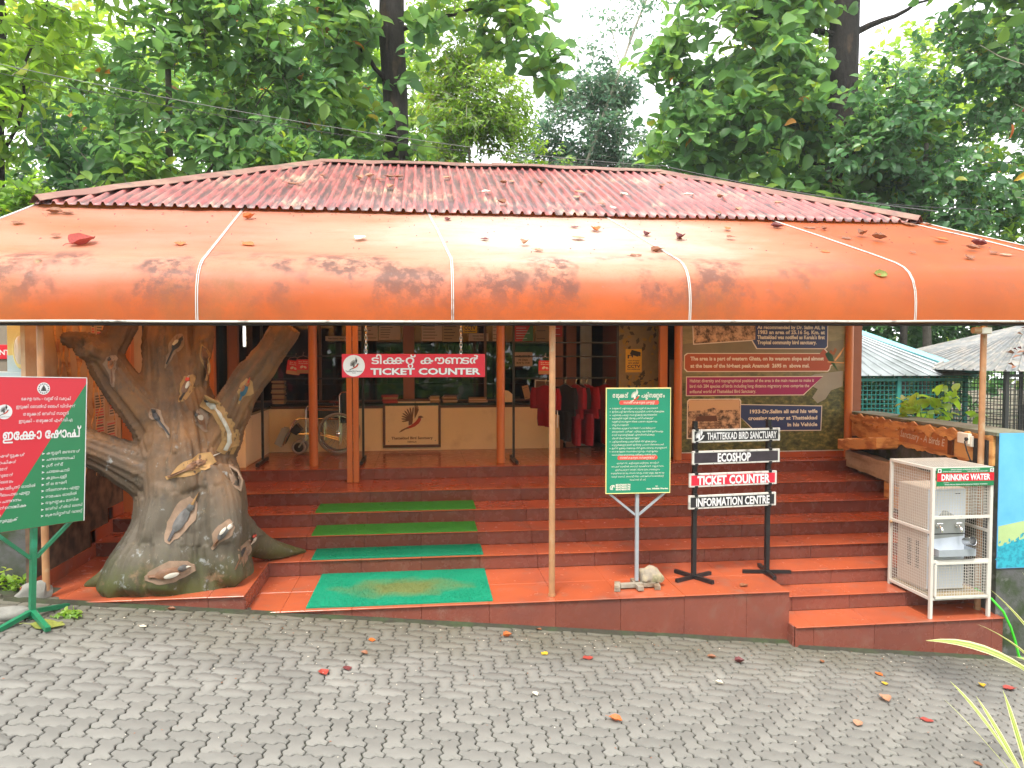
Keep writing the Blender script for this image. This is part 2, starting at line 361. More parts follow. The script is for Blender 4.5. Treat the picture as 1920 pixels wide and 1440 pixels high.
def shape(s):
    out = []; i = 0                      # (char, scale, dy, mode) mode 'adv' | 'under' | 'side'
    while i < len(s):
        c = s[i]
        if not is_cons(c): out.append((c, 1, 0, 'adv')); i += 1; continue
        cl = [c]; i += 1
        while i + 1 < len(s) and s[i] == VIR and is_cons(s[i + 1]): cl.append(s[i + 1]); i += 2
        post = ''; pre = ''
        while i < len(s) and '\u0d3e' <= s[i] <= '\u0d57' or (i < len(s) and s[i] == '\u0d02'):
            if s[i] in SPLIT:
                x = SPLIT[s[i]]
                if x[0] in PRE: pre += x[0]; post += x[1]
                else: post += x
            elif s[i] in PRE: pre += s[i]
            else: post += s[i]
            i += 1
        for p in pre: out.append((p, 1, 0, 'adv'))
        if len(cl) > 1 and cl[-1] == 'ര': out.append(('(', .9, -.12, 'adv')); cl = cl[:-1]
        out.append((cl[0], 1, 0, 'adv'))
        for d in cl[1:]:
            out.append((d, 1, 0, 'join') if (cl[0], d) in (('ണ', 'ട'), ('ന', 'ത'), ('ഞ', 'ഞ'), ('ന', 'ദ'), ('ങ', 'ങ')) else (d, 1, 0, 'side') if (d == cl[0] and d in SIDE) else (d, .6, -.36, 'under'))
        for p in post: out.append((p, 1, 0, 'adv'))
    return out
def text(s, size, bold=0, width=None, align='L', x=0, z=0, y=0, mi=0, mb=None, shear=0, track=0):
    """one line of print in the local XZ plane, facing -Y"""
    mb = mb or MB(); ml = any('\u0d00' < c < '\u0d7f' for c in s); pen = 0; last = 0; acc = []
    for ch, sc_, dy, mode in (shape(s) if ml else [(c, 1, 0, 'adv') for c in s]):
        vs, fs, adv = glyph(ch, 0 if ml else bold)
        if mode == 'join': px = pen - .10; pen = px + adv
        elif mode == 'under': px = pen - last * .5 - adv * sc_ * .42
        elif mode == 'side': px = pen - adv * .42; pen = px + adv
        else: px = pen; pen += adv * sc_ + track
        if len(vs):
            for dx, dz in (((0, 0), (bold + .02, 0), (0, bold + .012), (bold + .02, bold + .012)) if ml and size > .045 else ((0, 0),)): acc.append((vs * sc_ + [px + dx, dy + dz], fs))
        if mode == 'adv' and is_cons(ch): last = adv
    if not acc: return mb
    tot = pen; lo = 0
    sx = size if width is None else width / max(1e-6, tot - lo)
    ox = {'L': -lo * sx, 'C': -(tot + lo) / 2 * sx, 'R': -tot * sx}[align]
    for k, (vs, fs) in enumerate(acc):
        mb.add([(x + ox + vx * sx + vz * shear * size, y - .00005 * (k % 7), z + vz * size) for vx, vz in vs], fs, mi)
    return mb

def bird_logo(mb, x, z, s, y, wing=0, body=1, dark=2, up=True):
    """small flying bird with a fan of wing feathers, s = width"""
    def pet(cx, cz, ang, l, wd, mi, yy):
        pts = []
        for k in range(8):
            t = 2 * pi * k / 8; a = l * .5 * (1 + cos(t)); b = wd * sin(t) * (.45 + .55 * (1 + cos(t)) / 2)
            pts.append((x + s * (cx + a * cos(ang) - b * sin(ang)), z + s * (cz + a * sin(ang) + b * cos(ang))))
        mb.flat(pts, yy, mi)
    for k in range(8): pet(.02, -.05, R(85 + k * 15), .44 - .012 * k, .035, wing, y - .0002 * k)
    for k in range(5): pet(.10, -.02, R(88 - k * 5), .62 - .06 * k, .022, dark, y - .0002 * k)
    P = lambda l, mi, yy: mb.flat([(x + s * a, z + s * b) for a, b in l], yy, mi)
    P([(-.10, -.05), (.05, .0), (.02, -.20), (-.10, -.24)], wing, y - .0018)
    P([(-.16, -.30), (-.02, -.23), (.12, -.12), (.20, -.02), (.23, .04), (.30, .03), (.31, -.06), (.24, -.17), (.10, -.28), (-.05, -.33)], body, y - .0022)
    P([(-.42, -.47), (-.33, -.38), (-.16, -.30), (-.05, -.33), (-.2, -.37), (-.34, -.45)], dark, y - .0020)
    P([(.20, -.01), (.23, .07), (.31, .08), (.40, .03), (.30, 0)], dark, y - .0026)

def gz(x, y=6.5):                          # height of the paved slope (it falls to the right)
    xx = max(-6.0, min(8.0, x)); return -.145 - .1 * xx
# ================================================================== THE GROUND
def ground():
    xs = np.concatenate([np.linspace(-80, -9, 12), np.linspace(-8, 10, 19), np.linspace(12, 90, 12)])
    ys = np.concatenate([np.linspace(-60, -9, 8), np.linspace(-8, 20, 15), np.linspace(24, 110, 10)])
    mb = MB(); nx = len(xs)
    for y in ys:
        for x in xs:
            mb.v.append((x, y, gz(x) - .09 - (.25 if y > 9 else 0) - max(0, (x - 8)) * .01))
    for j in range(len(ys) - 1):
        for i in range(nx - 1): mb.f.append((j * nx + i, j * nx + i + 1, (j + 1) * nx + i + 1, (j + 1) * nx + i)); mb.mi.append(0)
    return mb.build('ground', 'forest_floor', kind='structure')
ground()

def pavement():
    tilt = math.atan(.1); W = .113
    bed = MB(); bed.box((-7.2, -1.5, -.06), (7.9, 6.95, -.019))
    pv = bed.build('pavement', 'soil', kind='structure'); pv.location = (0, 0, -.145); pv.rotation_euler = (0, tilt, 0)
    a = .125
    def edge(i, j, horiz):                    # S-shaped unit edge of the lattice, shared by both neighbours
        s = (1 if (i + j) % 2 == 0 else -1) * a
        pts = [(0, 0), (.30, s * .9), (.42, s * .75), (.58, -s * .75), (.70, -s * .9)]
        return [((i + t), (j + d)) if horiz else ((i + d), (j + t)) for t, d in pts]
    def outline(i, j, wx, wy):
        p = []
        for k in range(wx): p += edge(i + k, j, True)
        for k in range(wy): p += edge(i + wx, j + k, False)
        def rev(e, end): return [end] + e[:0:-1]
        for k in range(wx - 1, -1, -1): p += rev(edge(i + k, j + wy, True), (i + k + 1, j + wy))
        for k in range(wy - 1, -1, -1): p += rev(edge(i, j + k, False), (i, j + k + 1))
        return p
    def inset(p, d):
        n = len(p); out = []
        for k in range(n):
            x0, y0 = p[k - 1]; x1, y1 = p[k]; x2, y2 = p[(k + 1) % n]
            e1 = Vector((x1 - x0, y1 - y0)); e2 = Vector((x2 - x1, y2 - y1)); e1.normalize(); e2.normalize()
            n1 = Vector((-e1.y, e1.x)); n2 = Vector((-e2.y, e2.x)); m = n1 + n2
            m = m / max(.5, m.length_squared) * 2 * .5 * 2 if m.length > .2 else n1
            m = m.normalized() * min(1.4, 1 / max(.5, m.normalized().dot(n1)))
            out.append((x1 + m.x * d, y1 + m.y * d))
        return out
    def block(i, j, wx, wy):
        base = [(x * W, y * W) for x, y in outline(i, j, wx, wy)]
        lo = inset(base, .0046); hi = inset(base, .0100); n = len(lo)
        vs = [(x, y, -.03) for x, y in lo] + [(x, y, -.006) for x, y in lo] + [(x, y, 0) for x, y in hi]
        fs = [(k, (k + 1) % n, (k + 1) % n + n, k + n) for k in range(n)] + [(k + n, (k + 1) % n + n, (k + 1) % n + 2 * n, k + 2 * n) for k in range(n)] + [tuple(range(2 * n, 3 * n))]
        return vs, fs
    protos = {}
    def proto(kind):
        vs, fs = block(0, 0, 2, 1) if kind == 0 else block(1, 0, 1, 2)
        c = (W, W / 2) if kind == 0 else (W * 1.5, W)
        mb = MB().add([(x - c[0], y - c[1], z) for x, y, z in vs], fs); return mb, c
    pm = {0: proto(0), 1: proto(1)}
    # parity of vertical blocks: k=3 cells have x-y odd -> same shape everywhere
    cells = []
    for gx in range(-62, 68):
        for gy in range(-4, 62):
            k = (gx - gy) % 4
            if k == 0: cells.append((0, gx * W + W, gy * W + W / 2))
            elif k == 3: cells.append((1, gx * W + W / 2, gy * W + W))
    OY = .0
    def inview(x, y):
        dx = x * cos(R(7)) - y * sin(R(7)); d = x * sin(R(7)) + y * cos(R(7))
        if d < .5: return None
        zz = -.145 - .1 * x; px = 960 + 1400 * dx / d; py = 720 + 1400 * math.tan(math.atan2(2.2 - zz, d) - R(2.2))
        return (px, py)
    view = []; rest = []
    for c in cells:
        k, x, y = c
        lim = 6.52 if x < 3.42 else 6.41
        if y > lim + .1: continue
        q = inview(x, y)
        if q and -40 < q[0] < 1960 and q[1] < 1470: view.append((q[1], c))
        else: rest.append(c)
    view.sort(key=lambda t: -t[0])
    first = {}
    for n_, (py, (k, x, y)) in enumerate(view):
        if n_ >= 300: rest.append((k, x, y)); continue
        if k not in first:
            first[k] = pm[k][0].build('brick', 'paver', pv); o = first[k]
        else:
            o = first[k].copy(); COL.objects.link(o)
        o.location = (x, y, random.uniform(-.0025, .0015)); o.rotation_euler = (random.gauss(0, .006), random.gauss(0, .006), random.gauss(0, .006))
    V = []; F = []; T = []
    for k, x, y in rest:
        mb = pm[k][0]; o = len(V); dz = random.uniform(-.0025, .0015); t = random.random(); ax = random.gauss(0, .006); ay = random.gauss(0, .006)
        V += [(px + x, py + y, pz + dz + px * ax + py * ay) for px, py, pz in mb.v]; F += [tuple(i + o for i in f) for f in mb.f]; T += [t] * len(mb.v)
    loops = np.concatenate([np.array(f) for f in F]); cnt = np.array([len(f) for f in F])
    np_mesh('brick', np.array(V), loops, cnt, 'paver', tone=np.array(T), parent=pv, kind='stuff')
    return pv
pavement()

# ================================================================== STEPS AND PLATFORM, clad in tiles
WL = -3.30                                             # inner face of the left wall
def xr(y): return 5.5 + .18 * (y - 6.5)                # inner face of the right parapet (it splays outward)
# (top z, front y, x0, x1)
LV = [(-.30, 6.42, 3.42, 5.52), (-.15, 6.835, 3.42, 5.58), (0., 6.54, -1.5, 3.42), (0., 7.17, 3.42, 5.64), (.15, 6.54, WL, -1.5), (.15, 7.58, -1.5, 5.72),
      (.30, 8.0, WL, 5.79), (.45, 8.43, WL, 5.87), (.60, 8.90, WL, 5.95), (.75, 9.72, WL - .3, 6.1)]
def steps():
    core = MB()
    for z, y, x0, x1 in LV:
        yb = {-.30: 6.9, -.15: 7.25, 0.: 7.7, .15: 8.1, .30: 8.5, .45: 9.0, .60: 9.8, .75: 14.2}[z]
        core.box((x0 + .012, y + .016, -1.4), (x1 - .01, yb, z - .014))
    st = core.build('entrance_steps', 'grout', kind='structure')
    nxt = {(-.30): 6.835, (-.15): 7.17, .15: 8.0, .30: 8.43, .45: 8.9, .60: 9.72, .75: 11.47}
    def tile(a, b, m='tile'):
        MB().rbox(a, b, .003).build('tile', m, st)
    for z, y, x0, x1 in LV:
        back = 7.58 if (z == 0. and x1 < 3.5) else (7.58 if z == 0. else nxt[z])
        if z == .15 and x0 < -2: back = 8.0
        tw = .60
        xs = [x0] + [x for x in np.arange(math.ceil((x0 + .08) / tw) * tw, x1 - .08, tw)] + [x1]
        for a, b in zip(xs[:-1], xs[1:]):
            dz = random.uniform(-.0008, .0008)
            if z == .75:
                ys = [y, 10.32, 10.92, 11.5]
                for c, d in zip(ys[:-1], ys[1:]): tile((a + .0007, c - (.018 if c == y else -.0012), z - .012 + dz), (b - .0007, d - .0012, z + dz))
            elif z == 0. and x1 < 3.5 or (z == .15 and x0 < -2):
                m_ = (y + back) / 2
                tile((a + .0007, y - .018, z - .012 + dz), (b - .0007, m_ - .0007, z + dz)); tile((a + .0007, m_ + .0007, z - .012 + dz), (b - .0007, back - .001, z + dz))
            else: tile((a + .0007, y - .018, z - .012 + dz), (b - .0007, back - .001, z + dz))
            # riser
            lowest = z in (0.,) and x1 < 3.5 or (z == .15 and x0 < -2) or z == -.30
            zb = z - .15 + .001
            if lowest:
                zb = gz(b) - .12
            dy = random.uniform(-.0008, .0008)
            off = .2 if z not in (.75, .60) else .35
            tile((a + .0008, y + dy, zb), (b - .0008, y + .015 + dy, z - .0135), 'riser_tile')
    # cheek of the tree plinth and of the landing
    tile((-1.515, 6.556, -.1), (-1.5 + .002, 7.578, .1365), 'riser_tile'); tile((3.418 - .014, 6.556, -.9), (3.42 + .001, 7.168, -.0135), 'riser_tile')
    tile((3.418 - .014, 6.436, -.9), (3.4205, 6.54, -.3), 'riser_tile')
    return st
steps()

def mossy_edge():
    """strip of dirt and moss gathered in the corner between the pavers and the riser"""
    mb = MB(); n = 160; vs = []
    for i in range(n + 1):
        x = -3.4 + 9.0 * i / n; yb = 6.545 if x < 3.42 else 6.425
        if x > 5.52: yb = 6.5
        wv = .05 + .05 * noise.noise(Vector((x * 2.1, 0, 3))) + .03 * noise.noise(Vector((x * 9, 1, 0)))
        vs += [(x, yb, gz(x) + .022), (x, yb - max(.015, wv) * .6, gz(x) + .014), (x, yb - max(.03, wv) * 1.25, gz(x) - .006)]
    mb.add(vs, [(3 * i + k, 3 * i + 3 + k, 3 * i + 4 + k, 3 * i + 1 + k) for i in range(n) for k in range(2)])
    mb.build('moss_strip', 'soil', kind='stuff', smooth=True)
mossy_edge()

# ================================================================== THE BUILDING
bld = thing('ticket_office', 'single storey ticket office with tiled porch under a red corrugated hip roof', 'building', (1.1, 11.5, .75))
def bp(mb, name, mat, smooth=False, kind=None, label=None): return mb.build(name, mat, bld, smooth=smooth, world=True, kind=kind, label=label)
for cx in (-1.39, 1.07, 3.54, 6.06):
    m = MB(); m.lathe([(.056, .752), (.056, 2.78)], (cx, 9.97, 0), 18); c = bp(m, 'column', 'column_paint', True)
m = MB(); m.rbox((-3.29, 8.72, .45), (-3.18, 8.82, 2.9)); bp(m, 'column', 'column_paint')
# ceiling, back and side walls, lintel
m = MB(); m.box((-3.62, 9.35, 2.80), (6.15, 14.3, 2.84)); bp(m, 'ceiling', 'ceiling')
m = MB(); m.box((-3.72, 14.2, -.6), (6.2, 14.35, 3.8)); bp(m, 'wall', 'brown_wall')
m = MB(); m.box((-3.75, 9.95, .2), (-3.62, 14.2, 3.8)); bp(m, 'wall', 'brown_wall')
m = MB(); m.box((6.15, 10.05, -.6), (6.3, 14.2, 3.8)); bp(m, 'wall', 'brown_wall')
m = MB(); m.box((-3.75, 9.75, 2.85), (6.3, 9.9, 3.8)); bp(m, 'lintel', 'column_paint')
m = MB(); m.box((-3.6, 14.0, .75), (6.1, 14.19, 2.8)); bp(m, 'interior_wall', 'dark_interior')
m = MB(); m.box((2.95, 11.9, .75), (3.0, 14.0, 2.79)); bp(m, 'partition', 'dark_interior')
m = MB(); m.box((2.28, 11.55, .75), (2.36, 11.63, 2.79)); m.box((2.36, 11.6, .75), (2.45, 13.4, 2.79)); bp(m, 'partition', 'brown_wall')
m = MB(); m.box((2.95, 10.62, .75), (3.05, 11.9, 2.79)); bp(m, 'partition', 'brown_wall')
m = MB(); m.box((2.52, 11.62, .76), (2.70, 11.66, 2.75)); bp(m, 'door', 'grey_metal')
# floor of the rooms behind
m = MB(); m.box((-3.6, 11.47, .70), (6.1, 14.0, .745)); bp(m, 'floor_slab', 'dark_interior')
# window wall above the counter: posts, glass, rails
for x0, x1, b in ((-3.55, -3.44, 1.48), (-2.84, -2.70, 1.48), (-.26, -.09, 1.485), (2.05, 2.22, .75)):
    m = MB(); m.rbox((x0, 11.50, b), (x1, 11.62, 2.8)); 
    if b > 1 and x0 > -1: m.rbox((x0 - .04, 11.46, b), (x1 + .04, 11.64, b + .03))
    bp(m, 'window_post', 'brown_wall' if x0 > -1 else 'column_paint')
m = MB(); m.rbox((-2.80, 9.98, 1.46), (-2.63, 10.1, 2.8)); m.rbox((-2.85, 9.95, 1.456), (-2.58, 10.13, 1.49)); bp(m, 'window_post', 'column_paint')
m = MB(); m.rbox((-2.56, 10.42, 1.46), (-2.44, 10.52, 2.8)); bp(m, 'window_post', 'brown_wall')
def glass_mat():
    g = bpy.data.materials.new('window_glass'); g.use_nodes = True; t = g.node_tree; n = t.nodes; n.remove(n['Principled BSDF'])
    fr = n.new('ShaderNodeFresnel'); fr.inputs[0].default_value = 1.5
    tr = n.new('ShaderNodeBsdfTransparent'); tr.inputs[0].default_value = (.55, .55, .55, 1)
    gl = n.new('ShaderNodeBsdfGlossy'); gl.inputs['Roughness'].default_value = .01; gl.inputs['Color'].default_value = (1, 1, 1, 1)
    mx_ = n.new('ShaderNodeMixShader'); t.links.new(fr.outputs[0], mx_.inputs[0]); t.links.new(tr.outputs[0], mx_.inputs[1]); t.links.new(gl.outputs[0], mx_.inputs[2])
    t.links.new(mx_.outputs[0], n['Material Output'].inputs['Surface']); MAT['window_glass'] = g
glass_mat()
for a, b in ((-3.44, -2.84), (-2.70, -1.5), (-1.5, -.26), (-.09, 1.0), (1.0, 2.05)):
    m = MB(); m.box((a + .002, 11.555, 1.52), (b - .002, 11.561, 2.78)); bp(m, 'window_pane', 'window_glass')
for x in (-1.5, 1.0):
    m = MB(); m.box((x - .02, 11.54, 1.50), (x + .02, 11.58, 2.79)); bp(m, 'glazing_bar', 'dark_wood')
m = MB(); m.box((-3.44, 11.545, 1.492), (2.05, 11.60, 1.519)); bp(m, 'glazing_bar', 'dark_wood')
# things seen dimly behind the glass
m = MB()
for z in (1.2, 1.65, 2.1): m.box((-2.4, 13.55, z), (1.9, 13.95, z + .03))
bp(m, 'shelf', 'dark_wood')
m = MB()
for i in range(46):
    x = random.uniform(-2.3, 1.8); z = random.choice((1.231, 1.681, 2.131)); h = random.uniform(.1, .32); ww = random.uniform(.03, .16); m.box((x, 13.6, z), (x + ww, 13.8, z + h), random.randrange(3))
bp(m, 'shelf_stock', ['card', 'book_red', 'paper_old'], kind='stuff')
em = bpy.data.materials.new('lit_tube'); em.use_nodes = True; em.node_tree.nodes['Principled BSDF'].inputs['Emission Color'].default_value = (.8, .9, 1, 1); em.node_tree.nodes['Principled BSDF'].inputs['Emission Strength'].default_value = 6; MAT['lit_tube'] = em
tl = thing('tube_light', 'small lit white tube light glowing in the dark room behind the left window posts', 'lamp', (-3.02, 13.4, 2.53))
m = MB(); m.lathe([(.016, -.17), (.016, .17)], (0, 0, 0), 8); m.build('tube', 'lit_tube', tl)
m = MB(); m.box((-.03, .018, -.19), (.03, .05, .19)); m.build('batten', 'white_wall', tl)

# ---- counter
ct = thing('ticket_counter', 'long cream counter with a black granite top behind the wheelchair', 'counter', (0, 11.45, .75))
m = MB(); m.box((-2.24, 11.45, .752), (2.16, 11.95, 1.435)); m.build('front_panel', 'white_wall', ct, world=True)
m = MB(); m.box((-3.6, 9.93, .752), (-2.24, 11.449, 1.405)); m.build('side_panel', 'white_wall', ct, world=True)
m = MB(); m.rbox((-2.20, 11.41, 1.437), (2.20, 11.99, 1.477), .006); m.build('counter_top', 'granite', ct, world=True)
m = MB(); m.rbox((-3.6, 9.89, 1.407), (-2.20, 11.40, 1.447), .006); m.build('counter_top', 'granite', ct, world=True)
m = MB(); m.box((-2.21, 11.435, 1.40), (2.17, 11.449, 1.436)); m.build('edge_strip', 'dark_wood', ct, world=True)
for x0, x1 in ((-2.56, -2.27),):
    m = MB(); m.rbox((x0, 9.915, .80), (x1, 9.929, 1.36), .003); m.build('panel_trim', 'white_wall', ct, world=True)

# ---- corrugated hip roof
RX0, RX1, RY0, RY1, RZ0 = -4.07, 6.14, 8.70, 14.3, 3.86
GX0, GX1, GY, GZ = -1.42, 3.72, 11.5, 5.06
def roof_mat():
    m = M('roof_red', (.30, .070, .066), rough=.42, var=.14, vscale=2, col2=(.38, .135, .115), c2scale=2.2, c2lo=.42, c2hi=.62, col3=(.46, .28, .19), c3scale=1.1, c3lo=.56, c3hi=.66, bump=.05, bscale=30)
    t = m.node_tree; n = t.nodes; L = t.links.new; b = n['Principled BSDF']; src = b.inputs['Base Color'].links[0].from_socket
    co = n['Texture Coordinate']; mp = n.new('ShaderNodeMapping'); mp.inputs['Scale'].default_value = (9, 1.1, 1.1); L(co.outputs['Object'], mp.inputs[0])
    z = n.new('ShaderNodeTexNoise'); z.inputs['Scale'].default_value = 1.7; z.inputs['Detail'].default_value = 9; z.inputs['Roughness'].default_value = .7; L(mp.outputs[0], z.inputs['Vector'])
    at = n.new('ShaderNodeAttribute'); at.attribute_name = 'tone'           # 1 in the gutters of the profile, where silt collects
    ad = n.new('ShaderNodeMath'); ad.operation = 'MULTIPLY_ADD'; ad.inputs[1].default_value = .17; L(at.outputs['Fac'], ad.inputs[0]); L(z.outputs['Fac'], ad.inputs[2])
    r = n.new('ShaderNodeMapRange'); r.inputs['From Min'].default_value = .54; r.inputs['From Max'].default_value = .72; r.inputs['To Max'].default_value = .85; L(ad.outputs[0], r.inputs['Value'])
    x = n.new('ShaderNodeMix'); x.data_type = 'RGBA'; x.inputs['B'].default_value = (.05, .036, .036, 1); L(r.outputs[0], x.inputs['Factor']); L(src, x.inputs['A']); L(x.outputs['Result'], b.inputs['Base Color'])
    MAT['roof_red'] = m
roof_mat()
rf = MB(); rf.box((RX0 + .3, RY0 + .25, RZ0 - .12), (RX1 - .3, RY1 - .25, RZ0 - .06)); roof = bp(rf, 'roof', 'dark_wood')
def corrug(axis):
    """one slope with trapezoid ribs; axis 'F' front, 'B' back, 'L', 'R' hip ends"""
    PR = [(0, 0), (.30, 0), (.42, .036), (.58, .036), (.72, 0), (1, 0)]; pitch = .124
    V = []; Fc = []; T = []
    if axis in 'FB': a0, a1, g0, g1, e, g = RX0, RX1, GX0, GX1, (RY0 if axis == 'F' else RY1), GY
    else: a0, a1, g0, g1, e, g = RY0, RY1, GY, GY, (RX0 if axis == 'L' else RX1), (GX0 if axis == 'L' else GX1)
    us = []; k = a0 - .02
    while k < a1 + .02:
        for t, h in PR[:-1]: us.append((k + t * pitch, h))
        k += pitch
    rows = 5; idx = 0
    for u, h in us:
        if u < g0: f = (u - a0) / max(1e-6, g0 - a0)
        elif u > g1: f = (a1 - u) / max(1e-6, a1 - g1)
        else: f = 1
        f = min(1, max(.002, f))
        wob = .012 * noise.noise(Vector((u * .9, 0, 2))) + .004 * noise.noise(Vector((u * 5, 0, 0)))
        for r_ in range(rows + 1):
            q = -.02 + (f + .02) * r_ / rows; w_ = e + (g - e) * q
            if r_ == 0: w_ += (wob * 2.2 if axis in 'FL' else -wob * 2.2)
            z = RZ0 + (GZ - RZ0) * q + h + (wob if r_ == 0 else wob * .3) + (.012 * (u + 4) / 10 if axis == 'F' else 0)
            V.append((u, w_, z) if axis in 'FB' else (w_, u, z)); T.append(1 if h == 0 else 0)
    n = len(us)
    for i in range(n - 1):
        for r_ in range(rows): Fc.append((i * (rows + 1) + r_, (i + 1) * (rows + 1) + r_, (i + 1) * (rows + 1) + r_ + 1, i * (rows + 1) + r_ + 1))
    # thickness: edge lip of the sheet
    base = len(V)
    for i in range(n): p = V[i * (rows + 1)]; V.append((p[0], p[1], p[2] - .010)); T.append(1)
    for i in range(n - 1): Fc.append((i * (rows + 1), base + i, base + i + 1, (i + 1) * (rows + 1)))
    o = np_mesh('roof_sheet', np.array(V) - np.array(wloc(roof)), np.array(Fc).ravel(), np.full(len(Fc), 4), 'roof_red', tone=np.array(T, float), parent=roof)
    return o
for ax in 'FBLR': corrug(ax)
def cap(a, b, wdt=.15, name='ridge_cap'):
    a = Vector(a); b = Vector(b); d = (b - a).normalized(); s = d.cross(Vector((0, 0, 1))).normalized(); n = 14; vs = []
    for i in range(n + 1):
        p = a.lerp(b, i / n); wv = .018 * noise.noise(Vector((p.x * 2.2, p.y * 2.2, 5)))
        for k, (o_, h) in enumerate(((-1, -.055), (-.55, -.012), (0, .022), (.55, -.012), (1, -.055))):
            vs.append(p + s * wdt * o_ + Vector((0, 0, h + .045 + wv * (1.6 if abs(o_) == 1 else .6))))
    vs += [v - Vector((0, 0, .006)) for v in vs]; q = 5 * (n + 1)
    fs = [(5 * i + k, 5 * i + 5 + k, 5 * i + 6 + k, 5 * i + 1 + k) for i in range(n) for k in range(4)]
    fs += [tuple(x + q for x in f[::-1]) for f in fs] + [(5 * i, 5 * i + q, 5 * i + 5 + q, 5 * i + 5) for i in range(n)] + [(5 * i + 4, 5 * i + 9, 5 * i + 9 + q, 5 * i + 4 + q) for i in range(n)]
    MB().add(vs, fs).build(name, 'ridge_cap', roof, smooth=True, world=True)
cap((GX0 - .05, GY, GZ), (1.2, GY, GZ + .01)); cap((1.1, GY, GZ + .02), (GX1 + .05, GY, GZ))
cap((RX0 - .04, RY0 - .04, RZ0 + .0), (GX0, GY, GZ), .14); cap((RX1 + .04, RY0 - .04, RZ0 + .01), (GX1, GY, GZ), .14)
cap((RX0 - .08, RY1 + .08, RZ0), (GX0, GY, GZ), .17); cap((RX1 + .08, RY1 + .08, RZ0), (GX1, GY, GZ), .17)

# ================================================================== THE CANOPY
CP = [(6.50, 2.475), (6.492, 2.56), (6.492, 2.66), (6.505, 2.76), (6.54, 2.86), (6.60, 2.94), (6.68, 3.00), (6.80, 3.055), (7.0, 3.135), (7.4, 3.295), (7.9, 3.495), (8.35, 3.67), (9.0, 3.925)]
SB = [-4.15, -1.84, .28, 2.41, 4.60, 6.62, 6.95]; ST = [-4.15, -1.97, .10, 2.19, 4.28, 6.08, 6.27]
def cpt(u, t, sag=0):
    """u: seam index (float), t: index along the profile"""
    i = min(int(u), len(SB) - 2); f = u - i; k = min(int(t), len(CP) - 2); g = t - k
    y = CP[k][0] * (1 - g) + CP[k + 1][0] * g; z = CP[k][1] * (1 - g) + CP[k + 1][1] * g
    s = max(0, (y - 6.8) / 1.96); xb = SB[i] + (SB[i + 1] - SB[i]) * f; xt = ST[i] + (ST[i + 1] - ST[i]) * f
    x = xb + (xt - xb) * s; z += .0052 * (x + 3.4) * (1 - .4 * s)
    q = sin(pi * f); nn = noise.noise(Vector((x * 1.1, y * 1.3, z)))
    z += -.034 * q * max(0, sin(pi * min(1, s * 1.02))) + .009 * nn + .006 * noise.noise(Vector((x * 5, y * 1.2, 3))) * min(1, s * 3)
    fold = noise.noise(Vector((x * 2.6, z * .5, 9))) + .5 * noise.noise(Vector((x * 7, z * .7, 4)))
    y += .011 * fold * (1 - s) * min(1, max(0, (z - 2.47) * 5)); z += .006 * fold * s
    y += .010 * q * (1 - s) * (1 if z < 3 else 0) + .005 * nn * (z < 3)
    return Vector((x, y, z + sag))
